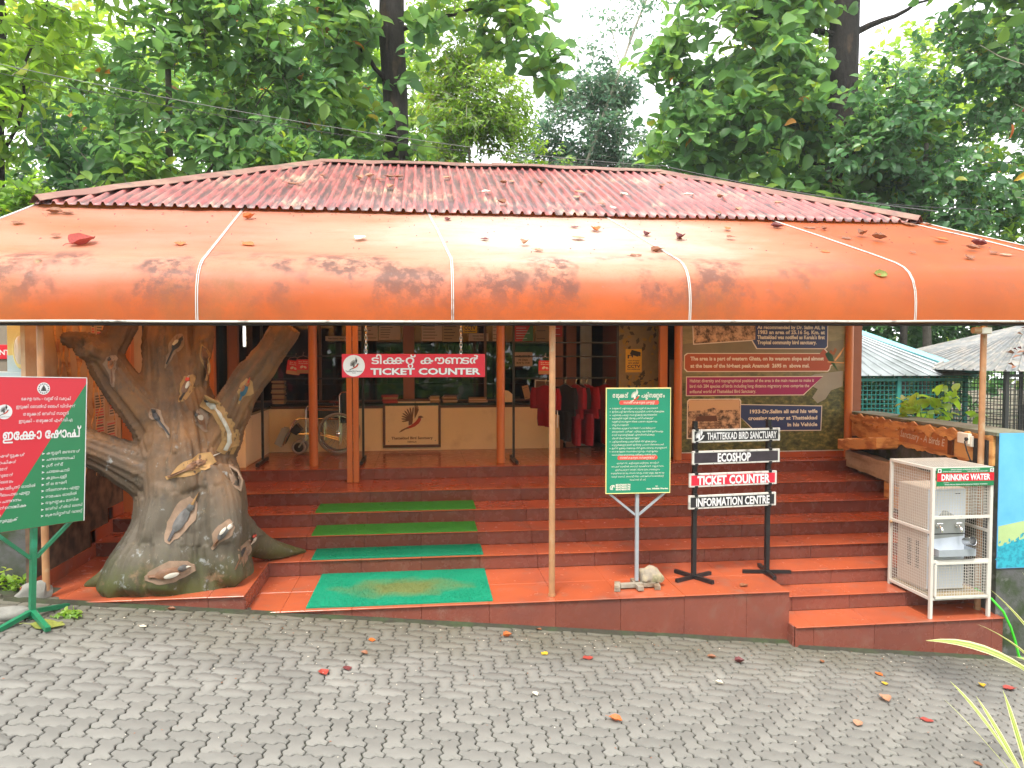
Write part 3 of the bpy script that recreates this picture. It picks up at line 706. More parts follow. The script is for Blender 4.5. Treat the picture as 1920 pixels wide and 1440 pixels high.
def canopy_mat():
    m = M('canopy_fabric', (.52, .118, .036), rough=.5, spec=.4, var=.12, vscale=2.2, bump=.10, bscale=150, bdist=.004)
    t = m.node_tree; n = t.nodes; L = t.links.new; b = n['Principled BSDF']; cur = b.inputs['Base Color'].links[0].from_socket
    g = n.new('ShaderNodeNewGeometry'); s = n.new('ShaderNodeSeparateXYZ'); L(g.outputs['Position'], s.inputs[0])
    def nz(scale, st=(1, 1, 1), det=8, ro=.65):
        mp = n.new('ShaderNodeMapping'); mp.inputs['Scale'].default_value = st; L(g.outputs['Position'], mp.inputs[0])
        x = n.new('ShaderNodeTexNoise'); x.inputs['Scale'].default_value = scale; x.inputs['Detail'].default_value = det; x.inputs['Roughness'].default_value = ro; L(mp.outputs[0], x.inputs['Vector']); return x.outputs['Fac']
    def mp_(v, a, b_, c=0., d=1.):
        r = n.new('ShaderNodeMapRange'); r.inputs['From Min'].default_value = a; r.inputs['From Max'].default_value = b_; r.inputs['To Min'].default_value = c; r.inputs['To Max'].default_value = d; L(v, r.inputs['Value']); return r.outputs[0]
    def ma(op, a, b_):
        x = n.new('ShaderNodeMath'); x.operation = op
        for k, q in ((0, a), (1, b_)):
            if isinstance(q, (int, float)): x.inputs[k].default_value = q
            else: L(q, x.inputs[k])
        return x.outputs[0]
    def mix(f, c):
        nonlocal cur
        x = n.new('ShaderNodeMix'); x.data_type = 'RGBA'; L(f, x.inputs['Factor']); L(cur, x.inputs['A']); x.inputs['B'].default_value = _rgb(c); cur = x.outputs['Result']
    # faded cloth with sky glare painted into its colour: a big patch over the third panel and paler bands on the crown of the bend
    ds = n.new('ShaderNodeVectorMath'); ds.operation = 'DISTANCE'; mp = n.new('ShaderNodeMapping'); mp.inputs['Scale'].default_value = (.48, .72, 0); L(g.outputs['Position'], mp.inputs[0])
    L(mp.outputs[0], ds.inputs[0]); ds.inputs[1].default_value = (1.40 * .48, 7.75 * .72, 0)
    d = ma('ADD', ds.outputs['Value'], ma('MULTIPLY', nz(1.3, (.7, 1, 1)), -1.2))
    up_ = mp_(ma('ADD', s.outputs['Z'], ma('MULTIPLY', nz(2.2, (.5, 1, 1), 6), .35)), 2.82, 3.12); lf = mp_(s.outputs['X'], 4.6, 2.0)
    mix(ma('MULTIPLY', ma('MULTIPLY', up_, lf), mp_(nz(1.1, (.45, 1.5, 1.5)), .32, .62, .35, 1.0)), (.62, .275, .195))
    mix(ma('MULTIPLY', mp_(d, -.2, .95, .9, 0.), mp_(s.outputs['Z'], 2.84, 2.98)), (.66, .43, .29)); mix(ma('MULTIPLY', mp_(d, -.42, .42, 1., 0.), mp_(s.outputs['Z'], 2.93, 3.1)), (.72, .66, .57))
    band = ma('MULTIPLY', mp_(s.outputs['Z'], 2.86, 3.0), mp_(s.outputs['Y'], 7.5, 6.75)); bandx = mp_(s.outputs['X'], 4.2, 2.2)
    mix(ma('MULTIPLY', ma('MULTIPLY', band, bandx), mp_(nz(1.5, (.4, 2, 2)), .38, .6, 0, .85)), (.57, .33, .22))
    # dirt blotches where water stands behind the bend and runs down the valance
    mix(ma('MULTIPLY', mp_(nz(5, (.5, 1.6, 1.6), 10, .78), .50, .70), .42), (.30, .105, .05))
    mix(ma('MULTIPLY', mp_(nz(60, (1, 1, 1), 5, .7), .58, .72), .5), (.17, .08, .04))
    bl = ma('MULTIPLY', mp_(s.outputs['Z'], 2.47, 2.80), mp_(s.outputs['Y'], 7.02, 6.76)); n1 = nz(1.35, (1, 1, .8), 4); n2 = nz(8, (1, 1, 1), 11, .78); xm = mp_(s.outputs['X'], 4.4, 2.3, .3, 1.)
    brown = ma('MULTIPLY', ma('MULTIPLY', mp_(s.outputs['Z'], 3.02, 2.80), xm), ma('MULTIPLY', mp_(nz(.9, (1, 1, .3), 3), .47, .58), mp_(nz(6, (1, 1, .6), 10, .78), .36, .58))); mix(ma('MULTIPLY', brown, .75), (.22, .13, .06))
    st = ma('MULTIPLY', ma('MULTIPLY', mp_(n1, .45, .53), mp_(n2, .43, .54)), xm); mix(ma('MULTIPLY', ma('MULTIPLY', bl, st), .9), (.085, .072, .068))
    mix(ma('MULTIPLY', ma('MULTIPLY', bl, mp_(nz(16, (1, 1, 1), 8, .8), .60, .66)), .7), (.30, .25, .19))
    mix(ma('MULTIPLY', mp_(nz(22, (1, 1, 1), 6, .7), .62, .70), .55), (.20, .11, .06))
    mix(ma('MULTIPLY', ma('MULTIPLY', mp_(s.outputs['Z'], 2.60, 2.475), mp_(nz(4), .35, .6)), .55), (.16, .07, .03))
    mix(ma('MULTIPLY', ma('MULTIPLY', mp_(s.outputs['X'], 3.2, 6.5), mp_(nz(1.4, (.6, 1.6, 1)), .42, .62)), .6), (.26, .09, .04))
    L(cur, b.inputs['Base Color'])
    ts = n.new('ShaderNodeBsdfTranslucent'); ts.inputs['Color'].default_value = (1, .40, .07, 1); ms = n.new('ShaderNodeMixShader'); ms.inputs[0].default_value = .46
    L(b.outputs[0], ms.inputs[1]); L(ts.outputs[0], ms.inputs[2]); L(ms.outputs[0], n['Material Output'].inputs['Surface'])
    MAT['canopy_fabric'] = m
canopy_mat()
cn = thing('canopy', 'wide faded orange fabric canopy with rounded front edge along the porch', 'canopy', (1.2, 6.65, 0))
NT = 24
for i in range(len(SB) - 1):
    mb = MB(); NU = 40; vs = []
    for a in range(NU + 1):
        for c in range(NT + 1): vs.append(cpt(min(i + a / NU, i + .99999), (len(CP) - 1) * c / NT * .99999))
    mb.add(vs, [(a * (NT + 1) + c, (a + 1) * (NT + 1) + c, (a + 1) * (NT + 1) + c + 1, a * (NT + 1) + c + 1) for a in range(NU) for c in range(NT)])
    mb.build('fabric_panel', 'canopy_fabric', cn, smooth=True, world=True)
for i in range(1, len(SB)):
    p = [cpt(min(i, len(SB) - 1.0001), (len(CP) - 1) * c / NT * .99999) + Vector((0, -.005, .005)) for c in range(NT + 1)]
    m = MB()
    for dx in (-.0075, .0075): m.tube([q + Vector((dx, 0, 0)) for q in p], .0045, 6)
    m.build('seam_piping', 'white_trim', cn, smooth=True, world=True)
p = [cpt(0, (len(CP) - 1) * c / NT * .99999) + Vector((0, 0, .006)) for c in range(NT + 1)]
m = MB(); m.tube(p, .012, 6); m.build('seam_piping', 'white_trim', cn, smooth=True, world=True)
for i in range(len(SB) - 1):
    m = MB(); m.tube([cpt(min(i + a / 8, i + .9999), 0) + Vector((0, -.006, 0)) for a in range(9)], .010, 8); m.build('edge_piping', 'white_trim', cn, smooth=True, world=True)
m = MB(); m.tube([(-4.15, 6.55, 2.455), (6.95, 6.55, 2.505)], .017, 8); m.build('edge_pipe', 'black_metal', cn, smooth=True, world=True)
m = MB(); m.tube([(-4.15, 6.82, 3.0), (6.9, 6.82, 3.06)], .02, 8); m.build('frame_pipe', 'pole_paint', cn, smooth=True, world=True)
for i in range(len(SB)):
    m = MB(); u = min(i, len(SB) - 1.0001); m.tube([cpt(u, (len(CP) - 1) * c / 12 * .99999) + Vector((0, .035, -.035)) for c in range(2, 13)], .016, 8); m.build('rafter', 'pole_paint', cn, smooth=True, world=True)
for x, zb in ((-3.14, .152), (1.185, .002), (5.44, -.298)):
    m = MB(); m.lathe([(.029, zb), (.029, 2.99)], (x, 6.66, 0), 14); m.lathe([(.034, zb), (.034, zb + .02)], (x, 6.66, 0), 14); m.build('pole', 'pole_paint', cn, smooth=True, world=True)
dp = thing('double_post', 'pair of square orange posts standing close together on the second highest step', 'post', (-.845, 9.53, .602))
for x in (-.039, .039):
    m = MB(); m.rbox((x - .034, -.034, 0), (x + .034, .034, 2.2)); m.build('post', 'column_paint', dp)
# ================================================================== LEFT WALL AND PIER
def lw_mat():
    m = M('mural_wall', (.50, .34, .20), rough=.75, var=.15, vscale=3, col2=(.36, .20, .10), c2scale=2.2, c2lo=.5, c2hi=.68, bump=.15, bscale=20)
    t = m.node_tree; n = t.nodes; L = t.links.new; b = n['Principled BSDF']; src = b.inputs['Base Color'].links[0].from_socket
    g = n.new('ShaderNodeNewGeometry'); s = n.new('ShaderNodeSeparateXYZ'); L(g.outputs['Position'], s.inputs[0])
    z = n.new('ShaderNodeTexNoise'); z.inputs['Scale'].default_value = 3; z.inputs['Detail'].default_value = 8; L(g.outputs['Position'], z.inputs['Vector'])
    a = n.new('ShaderNodeMath'); a.operation = 'MULTIPLY_ADD'; a.inputs[1].default_value = .8; L(z.outputs['Fac'], a.inputs[0]); L(s.outputs['Z'], a.inputs[2])
    r = n.new('ShaderNodeMapRange'); r.inputs['From Min'].default_value = 1.75; r.inputs['From Max'].default_value = 1.55; L(a.outputs[0], r.inputs['Value'])
    rk = n.new('ShaderNodeValToRGB'); rk.color_ramp.elements[0].position = .38; rk.color_ramp.elements[0].color = (.035, .022, .014, 1); rk.color_ramp.elements[1].position = .68; rk.color_ramp.elements[1].color = (.17, .10, .055, 1)
    z2 = n.new('ShaderNodeTexNoise'); z2.inputs['Scale'].default_value = 7; z2.inputs['Detail'].default_value = 9; L(g.outputs['Position'], z2.inputs['Vector']); L(z2.outputs['Fac'], rk.inputs[0])
    x = n.new('ShaderNodeMix'); x.data_type = 'RGBA'; L(r.outputs[0], x.inputs['Factor']); L(src, x.inputs['A']); L(rk.outputs[0], x.inputs['B']); L(x.outputs['Result'], b.inputs['Base Color'])
    MAT['mural_wall'] = m
lw_mat()
mk('poster_print', (.48, .36, .25), rough=.6); mk('yellow_paint', (.80, .68, .28), rough=.6, var=.1, vscale=4); mk('blue_paint', (.52, .68, .74), rough=.6, var=.08, vscale=5)
mk('blank_grey', (.20, .18, .14), rough=.8, var=.1)
wl = thing('porch_wall', 'tall painted side wall with root mural behind the sculpted tree stump', 'wall', (WL, 8.2, .1))
m = MB(); m.box((WL - .035, 6.74, -.1), (WL, 9.9, 3.0)); wal = m.build('wall', 'mural_wall', wl, world=True)
# stepped skirting tiles
sk = []
lv = [(.15, 6.56, 8.0), (.30, 8.0, 8.43), (.45, 8.43, 8.9), (.60, 8.9, 9.72)]
for i, (z, a, b) in enumerate(lv):
    m = MB(); m.rbox((WL + .001, a - (.10 if i else 0), z + .001), (WL + .012, b - .101, z + .13), .002); m.build('skirting', 'tile', wl, world=True)
    m = MB(); m.rbox((WL + .001, b - .10, z + .001), (WL + .012, b + .0, z + .281), .002); m.build('skirting', 'tile', wl, world=True)
# painted aerial roots standing slightly proud of the wall
m = MB()
for k in range(16):
    y0 = random.uniform(6.95, 8.6); z0 = random.uniform(1.9, 2.9); p = [(WL + .004, y0, z0)]
    for s_ in range(7):
        y0 += random.uniform(-.09, .09); z0 -= random.uniform(.08, .2); p.append((WL + .004, y0, max(.8, z0)))
    m.tube(p, [.014 - .0015 * i for i in range(8)], 6)
m.build('root_relief', 'relief_wood', wl, smooth=True, kind='stuff', world=True)
# posters pinned near the far end
for (y0, z0, y1, z1) in ((8.12, 1.9, 8.36, 2.66), (8.40, 1.55, 8.66, 2.7), (8.05, 1.25, 8.3, 1.82), (8.33, 1.05, 8.6, 1.5), (8.0, 2.3, 8.1, 2.6)):
    po = thing('wall_poster', f'{"tall" if z1 - z0 > .6 else "small"} printed poster on the porch wall at height {z0:.1f} beside the stump', 'poster', (WL + .004, (y0 + y1) / 2, z0), group='printed posters on the porch wall')
    m = MB(); m.box((0, -(y1 - y0) / 2, 0), (.003, (y1 - y0) / 2, z1 - z0)); m.build('sheet', 'poster_print', po)
    m = MB(); z = .02
    while z < z1 - z0 - .03:
        wdt = (y1 - y0) / 2 - .02; m.add([(.0035, -wdt, z), (.0035, wdt * random.uniform(.5, 1), z), (.0035, wdt * random.uniform(.5, 1), z + .014), (.0035, -wdt, z + .014)], [(0, 1, 2, 3)], random.choice((0, 0, 1))); z += .028
    m.build('print', ['print_red', 'bark_grey'], po)
LBL = ['tall printed poster nearest the camera on the porch wall', 'tall narrow poster on the porch wall next to the orange corner post', 'small poster below the tall ones on the porch wall', 'lowest small poster on the porch wall just above the limb', 'tiny slip of paper pinned high on the porch wall']
for o, l in zip([o for o in COL.objects if o.name.startswith('wall_poster')], LBL): o['label'] = l
# mossy front wall with coloured pier at the far left
pw = thing('boundary_wall', 'mossy dark boundary wall with pale blue ledge behind the red and green sign', 'wall', (-4.2, 7.1, .1))
m = MB(); m.box((-7.5, 7.0, -.3), (-3.37, 7.3, 1.97)); m.build('wall', 'mossy_wall', pw, world=True)
m = MB(); m.rbox((-7.5, 6.97, 1.972), (-3.365, 7.34, 2.055), .006); m.build('ledge', 'blue_paint', pw, world=True)
m = MB(); m.box((-3.57, 7.0, 2.057), (-3.372, 7.2, 2.9)); m.build('pier', 'yellow_paint', pw, world=True)
m = MB(); m.box((-3.572, 6.995, 2.057), (-3.370, 6.9995, 2.20)); m.build('pier_band', 'blue_paint', pw, world=True)
m = MB(); m.box((-7.5, 8.4, 0), (-3.6, 8.5, 3.2)); m.build('inner_wall', 'blank_grey', pw, world=True)
lp = thing('wall_lamp', 'oval bulkhead lamp with cream rim on the yellow and blue pier', 'lamp', (-3.455, 6.995, 2.245))
pr_ = [(0, -.055), (.045, -.050), (.062, -.03), (.064, 0)]
m = MB(); m.lathe([(r, h) for r, h in pr_], (0, 0, 0), 20, 'Y'); m.xf(Matrix.Diagonal((.72, 1, 2.0, 1))); m.build('lamp_glass', 'lamp_glass', lp, smooth=True)
m = MB(); m.ring((0, -.012, 0), .072, .012, 'Y', 28, 8); m.xf(Matrix.Diagonal((.76, 1, 1.95, 1))); m.build('rim', 'yellow_paint', lp, smooth=True)
ns = thing('arrow_sign', 'small red sign with arrow partly cut off at the far left edge', 'sign', (-4.22, 8.395, 2.16))
m = MB(); m.rbox((-.33, -.01, 0), (.16, 0, .15), .003); m.build('board', 'print_red', ns)
text('ENTER', .075, .02, None, 'R', .05, .045, -.0115).merge(text('⇨', .085, .01, None, 'L', .065, .045, -.0115)).build('lettering', 'print_white', ns)

# ================================================================== RIGHT PARAPET AND BLUE WALL
rw = thing('parapet_wall', 'long low cement parapet with carved wood-look relief on its inner face', 'wall', (5.9, 8.3, -.2))
def ptop(y): return 1.455 - .017 * (y - 6.5)
poly = [(xr(6.5), 6.5), (xr(10.05), 10.05), (xr(10.05) + .33, 10.05), (xr(6.5) + .37, 6.5)]
m = MB(); vs = [(x, y, -1.2) for x, y in poly] + [(x, y, ptop(y) - .03) for x, y in poly]
m.add(vs, [(0, 3, 2, 1), (4, 5, 6, 7), (0, 1, 5, 4), (1, 2, 6, 5), (2, 3, 7, 6), (3, 0, 4, 7)]); m.build('wall', 'mossy_wall', rw, world=True)
vs = [(x + dx, y, ptop(y) + dz) for dz in (-.029, .004) for (x, y), dx in zip(poly, (-.03, -.03, .02, .02))]
m = MB().add(vs, [(0, 3, 2, 1), (4, 5, 6, 7), (0, 1, 5, 4), (1, 2, 6, 5), (2, 3, 7, 6), (3, 0, 4, 7)]); m.build('coping', 'cement_top', rw, world=True)
def on(y, z, d=0): return Vector((xr(y) - d, y, z))
def slab_on(y0, y1, zf0, zf1, d0, d1, mat, name, rag=.02, n=18, seed=0):
    """ragged board fixed to the splayed inner face between y0..y1, zf0/zf1 give its lower and upper edges"""
    vs = []
    for i in range(n + 1):
        y = y0 + (y1 - y0) * i / n; a = zf0(y) + rag * (noise.noise(Vector((y * 6, seed, 0))) + .7 * noise.noise(Vector((y * 19, seed, 2)))); b = zf1(y) + rag * noise.noise(Vector((y * 6, seed, 7)))
        vs += [on(y, a, d0), on(y, b, d0), on(y, b, d1), on(y, a, d1)]
    fs = [(4 * i + k, 4 * i + 4 + k, 4 * i + 4 + (k + 1) % 4, 4 * i + (k + 1) % 4) for i in range(n) for k in range(4)] + [(0, 1, 2, 3), (4 * n + 3, 4 * n + 2, 4 * n + 1, 4 * n)]
    return MB().add(vs, fs).build(name, mat, rw, world=True)
slab_on(6.56, 9.95, lambda y: ptop(y) - .33, lambda y: ptop(y) - .035, .001, .03, 'relief_wood', 'bark_relief', .04, n=60)
slab_on(7.35, 8.45, lambda y: ptop(y) - .27, lambda y: ptop(y) - .07, .031, .045, 'relief_plank', 'carved_plank', .012, seed=3)
slab_on(6.9, 9.9, lambda y: ptop(y) - .115, lambda y: ptop(y) - .03, .046, .066, 'relief_wood', 'bark_relief', .06, n=90, seed=21)
slab_on(7.24, 7.33, lambda y: ptop(y) - .30, lambda y: ptop(y) - .04, .031, .055, 'dark_wood', 'batten', .002)
slab_on(8.5, 9.85, lambda y: ptop(y) - .14, lambda y: ptop(y) - .05, .031, .06, 'relief_wood', 'bark_relief', .06, n=30, seed=5)
slab_on(6.62, 6.86, lambda y: ptop(y) - .42, lambda y: ptop(y) - .08, .031, .05, 'bark_dark', 'bark_relief', .012, seed=9)
slab_on(8.50, 9.72, lambda y: .90 + .13 * (9.7 - y), lambda y: 1.03 + .13 * (9.7 - y), .031, .32, 'relief_wood', 'log_ledge', .035, n=30, seed=11)
slab_on(6.75, 9.75, lambda y: .66 if y > 8.7 else .66 - .03 * (8.7 - y), lambda y: .885 if y > 8.5 else .885, .031, .19, 'relief_beam', 'log_beam', .012, seed=12)
slab_on(7.7, 8.62, lambda y: .36, lambda y: .63, .031, .15, 'relief_wood', 'bark_relief', .02, seed=14)
# raised script carved on the plank
tb = text('Sanctuary - A Birds E', .115, .008, None, 'R', 0, 0, 0, shear=.22)
xs_ = [p[0] for p in tb.v]; lo, hi = min(xs_), max(xs_)
tb.v = [tuple(on(8.42 - (p[0] - lo) / (hi - lo) * 1.02, ptop(8) - .215 + p[2], .0465)) for p in tb.v]
tb.build('lettering', 'print_cream', rw, world=True)
sw = thing('switch_box', 'small cream socket box with black plug and cable on the relief wall', 'socket', tuple(on(6.98, 1.30, .052)))
sw.rotation_euler = (0, 0, math.atan2(1, .18))
m = MB(); m.rbox((-.11, 0, 0), (.10, .04, .11), .006); m.build('box', 'switch_white', sw)
m = MB(); m.rbox((-.14, .0, -.02), (-.03, .025, .09), .004); m.build('plate', 'switch_white', sw)
m = MB(); m.tube([(-.09, .045, .05), (-.10, .07, .03), (-.115, .055, -.06), (-.16, .03, -.18), (-.20, .02, -.24)], .007, 6); m.build('cord', 'rubber', sw, smooth=True)
m = MB(); m.lathe([(.018, 0), (.018, .035)], (-.09, .025, .055), 10, 'Y'); m.build('plug', 'rubber', sw)
bw = thing('blue_wall', 'wall painted with blue sky and teal bushes at the right edge', 'wall', (6.8, 6.5, -.7))
m = MB(); m.box((5.51 + .372, 6.5, -1.4), (9.5, 6.8, 1.42)); m.build('wall', 'mossy_wall', bw, world=True)
mk('mural_blue', (.08, .34, .66), rough=.6, var=.06, vscale=3, col2=(.13, .41, .70), c2scale=1.5, c2lo=.4, c2hi=.7, bump=.06, bscale=40)
mk('mural_hill', (.34, .45, .20), rough=.6, var=.1); mk('mural_bush', (.02, .33, .42), rough=.6, col2=(.01, .20, .28), c2scale=30, c2lo=.45, c2hi=.6)
m = MB(); m.box((5.495, 6.488, .15), (9.4, 6.4985, 1.455)); m.build('painted_sky', 'mural_blue', bw, world=True)
m = MB(); m.flat([(5.50, .155), (9.4, .155), (9.4, .95), (7.2, .80), (6.4, .72), (5.9, .63), (5.50, .56)], 6.4872); m.build('painted_hill', 'mural_hill', bw, world=True)
m = MB()
m.flat([(5.50, .156), (9.4, .156), (9.4, .62), (8, .55), (5.95, .48), (5.50, .36)], 6.4866)
for k in range(420):
    x = random.uniform(5.5, 9.3); z = .30 + .14 * min(1, (x - 5.5) / .5) + random.gauss(.02, .035); r = random.uniform(.008, .02); a = random.random() * 6.3
    m.flat([(x + r * cos(a + q * pi / 2) * (1.6 if q % 2 else .8), z + r * sin(a + q * pi / 2) * (1.6 if q % 2 else .8)) for q in range(4)], 6.4862 - random.random() * .0006)
m.build('painted_bushes', 'mural_bush', bw, world=True)
hs = thing('garden_hose', 'bright green hose hanging down between the water stand and mossy wall', 'hose', (5.55, 6.40, -.7))
m = MB(); m.tube([(5.38, 6.62, -.08), (5.44, 6.48, -.14), (5.50, 6.40, -.24), (5.555, 6.37, -.38), (5.60, 6.36, -.52), (5.625, 6.34, -.66), (5.70, 6.30, -.69), (5.9, 6.2, -.72)], .012, 8); m.build('tube', 'hose', hs, smooth=True, world=True)

# ================================================================== SCULPTED TREE STUMP
def ct_mat():
    m = M('stump_paint', (.155, .070, .021), rough=.72, var=.3, vscale=5, col2=(.070, .036, .016), c2scale=3, c2lo=.42, c2hi=.64, bump=.5, bscale=22, bstretch=(1, 1, .3), bdist=.015)
    t = m.node_tree; n = t.nodes; L = t.links.new; b = n['Principled BSDF']; cur = b.inputs['Base Color'].links[0].from_socket
    g = n.new('ShaderNodeNewGeometry'); s = n.new('ShaderNodeSeparateXYZ'); L(g.outputs['Position'], s.inputs[0])
    def nz(sc_, d=8, st=(1, 1, 1)):
        mp = n.new('ShaderNodeMapping'); mp.inputs['Scale'].default_value = st; L(g.outputs['Position'], mp.inputs[0])
        z = n.new('ShaderNodeTexNoise'); z.inputs['Scale'].default_value = sc_; z.inputs['Detail'].default_value = d; z.inputs['Roughness'].default_value = .68; L(mp.outputs[0], z.inputs['Vector']); return z.outputs['Fac']
    def zlim(sc_, amp, a, b_, st=(1, 1, 1)):
        q = n.new('ShaderNodeMath'); q.operation = 'MULTIPLY_ADD'; q.inputs[1].default_value = amp; L(nz(sc_, 8, st), q.inputs[0]); L(s.outputs['Z'], q.inputs[2])
        r = n.new('ShaderNodeMapRange'); r.inputs['From Min'].default_value = a; r.inputs['From Max'].default_value = b_; L(q.outputs[0], r.inputs['Value']); return r.outputs[0]
    def mix(f, c, k=1):
        nonlocal cur
        if k != 1:
            q = n.new('ShaderNodeMath'); q.operation = 'MULTIPLY'; q.inputs[1].default_value = k; L(f, q.inputs[0]); f = q.outputs[0]
        x = n.new('ShaderNodeMix'); x.data_type = 'RGBA'; L(f, x.inputs['Factor']); L(cur, x.inputs['A']); x.inputs['B'].default_value = _rgb(c); cur = x.outputs['Result']
    mix(zlim(2, .9, 2.0, 1.2), (.078, .062, .042))                         # weathered grey cement below
    mix(zlim(5, .8, 1.05, .8, (1.5, 1.5, .5)), (.060, .052, .030))
    mix(zlim(4, 1.0, .96, .66), (.055, .06, .012))                       # moss on the foot
    def thr(sc_, a, b_):
        r = n.new('ShaderNodeMapRange'); r.inputs['From Min'].default_value = a; r.inputs['From Max'].default_value = b_; L(nz(sc_, 9), r.inputs['Value']); return r.outputs[0]
    q = n.new('ShaderNodeMath'); q.operation = 'MULTIPLY'; L(thr(9, .60, .66), q.inputs[0]); L(zlim(1, .2, 1.75, 1.35), q.inputs[1]); mix(q.outputs[0], (.22, .23, .225), .8)
    q = n.new('ShaderNodeMath'); q.operation = 'MULTIPLY'; L(thr(3.2, .58, .66), q.inputs[0]); L(zlim(1, .2, .62, .42), q.inputs[1]); mix(q.outputs[0], (.20, .12, .065), .85)
    mix(thr(6, .60, .68), (.05, .04, .032), .7)
    ck = n.new('ShaderNodeMapRange'); ck.inputs['From Min'].default_value = .56; ck.inputs['From Max'].default_value = .66; L(nz(13, 9, (1, 1, .22)), ck.inputs['Value']); mix(ck.outputs[0], (.035, .028, .018), .6)
    ck = n.new('ShaderNodeMapRange'); ck.inputs['From Min'].default_value = .60; ck.inputs['From Max'].default_value = .70; L(nz(26, 6, (1, 1, .5)), ck.inputs['Value']); mix(ck.outputs[0], (.20, .15, .09), .5)
    L(cur, b.inputs['Base Color']); MAT['stump_paint'] = m
ct_mat()
stump = thing('stump_sculpture', 'life-size painted concrete tree stump with forked limbs and bird reliefs', 'sculpture', (-2.15, 7.1, .152))
LIMBS = [
    ([(-2.14, 7.18, .0), (-2.14, 7.18, .3), (-2.13, 7.22, .55), (-2.13, 7.25, .85), (-2.18, 7.28, 1.15), (-2.22, 7.3, 1.45), (-2.26, 7.32, 1.75), (-2.31, 7.34, 2.1), (-2.32, 7.36, 2.45), (-2.33, 7.38, 2.72)], [.60, .55, .51, .49, .46, .41, .33, .26, .24, .24]),
    ([(-2.15, 7.2, .85), (-2.45, 7.12, 1.12), (-2.78, 7.06, 1.30), (-3.06, 7.0, 1.45), (-3.25, 6.98, 1.60)], [.28, .24, .17, .145, .14]),
    ([(-2.2, 7.25, 1.2), (-2.42, 7.16, 1.60), (-2.66, 7.14, 1.90), (-2.82, 7.14, 2.16), (-2.84, 7.14, 2.28)], [.30, .22, .165, .155, .15]),
    ([(-2.82, 7.14, 2.22), (-2.98, 7.08, 2.31), (-3.14, 7.02, 2.35)], [.13, .10, .055]),
    ([(-2.85, 7.12, 2.2), (-2.91, 6.98, 2.26), (-2.93, 6.93, 2.275)], [.115, .105, .10]),
    ([(-2.82, 7.16, 2.2), (-2.72, 7.18, 2.42), (-2.62, 7.22, 2.62), (-2.55, 7.26, 2.78)], [.13, .12, .115, .11]),
    ([(-2.08, 7.28, 1.8), (-2.03, 7.24, 2.1), (-1.99, 7.26, 2.4), (-1.97, 7.28, 2.75)], [.10, .085, .08, .085]),
    ([(-2.02, 7.26, 1.25), (-1.82, 7.24, 1.58), (-1.68, 7.22, 1.84), (-1.50, 7.22, 2.08), (-1.34, 7.22, 2.30), (-1.22, 7.22, 2.48)], [.30, .19, .155, .14, .13, .125]),
    ([(-2.36, 7.12, .60), (-2.58, 7.05, .36), (-2.80, 7.0, .20), (-2.98, 6.97, .15)], [.26, .18, .09, .025]),
    ([(-2.3, 7.05, .5), (-2.42, 6.76, .28), (-2.46, 6.62, .15)], [.32, .25, .12]),
    ([(-2.15, 7.0, .55), (-2.2, 6.78, .28), (-2.22, 6.64, .13)], [.36, .28, .15]),
    ([(-2.35, 7.0, .50), (-2.58, 6.78, .26), (-2.70, 6.68, .14)], [.30, .21, .09]),
    ([(-1.9, 7.05, .60), (-1.74, 6.90, .32), (-1.60, 6.86, .16)], [.32, .22, .08]),
    ([(-1.80, 7.25, .62), (-1.66, 7.42, .42), (-1.50, 7.62, .27), (-1.30, 7.80, .19), (-1.18, 7.9, .16)], [.20, .15, .10, .055, .02]),
    ([(-1.9, 7.1, 1.1), (-1.78, 6.93, .75), (-1.74, 6.88, .35)], [.24, .19, .16]),
    ([(-2.2, 6.98, 1.0), (-2.28, 6.86, .6), (-2.32, 6.84, .3)], [.22, .2, .17]),
    ([(-2.2, 7.15, 1.75), (-2.12, 7.02, 1.35), (-2.02, 6.94, 1.0)], [.17, .18, .16]),
]
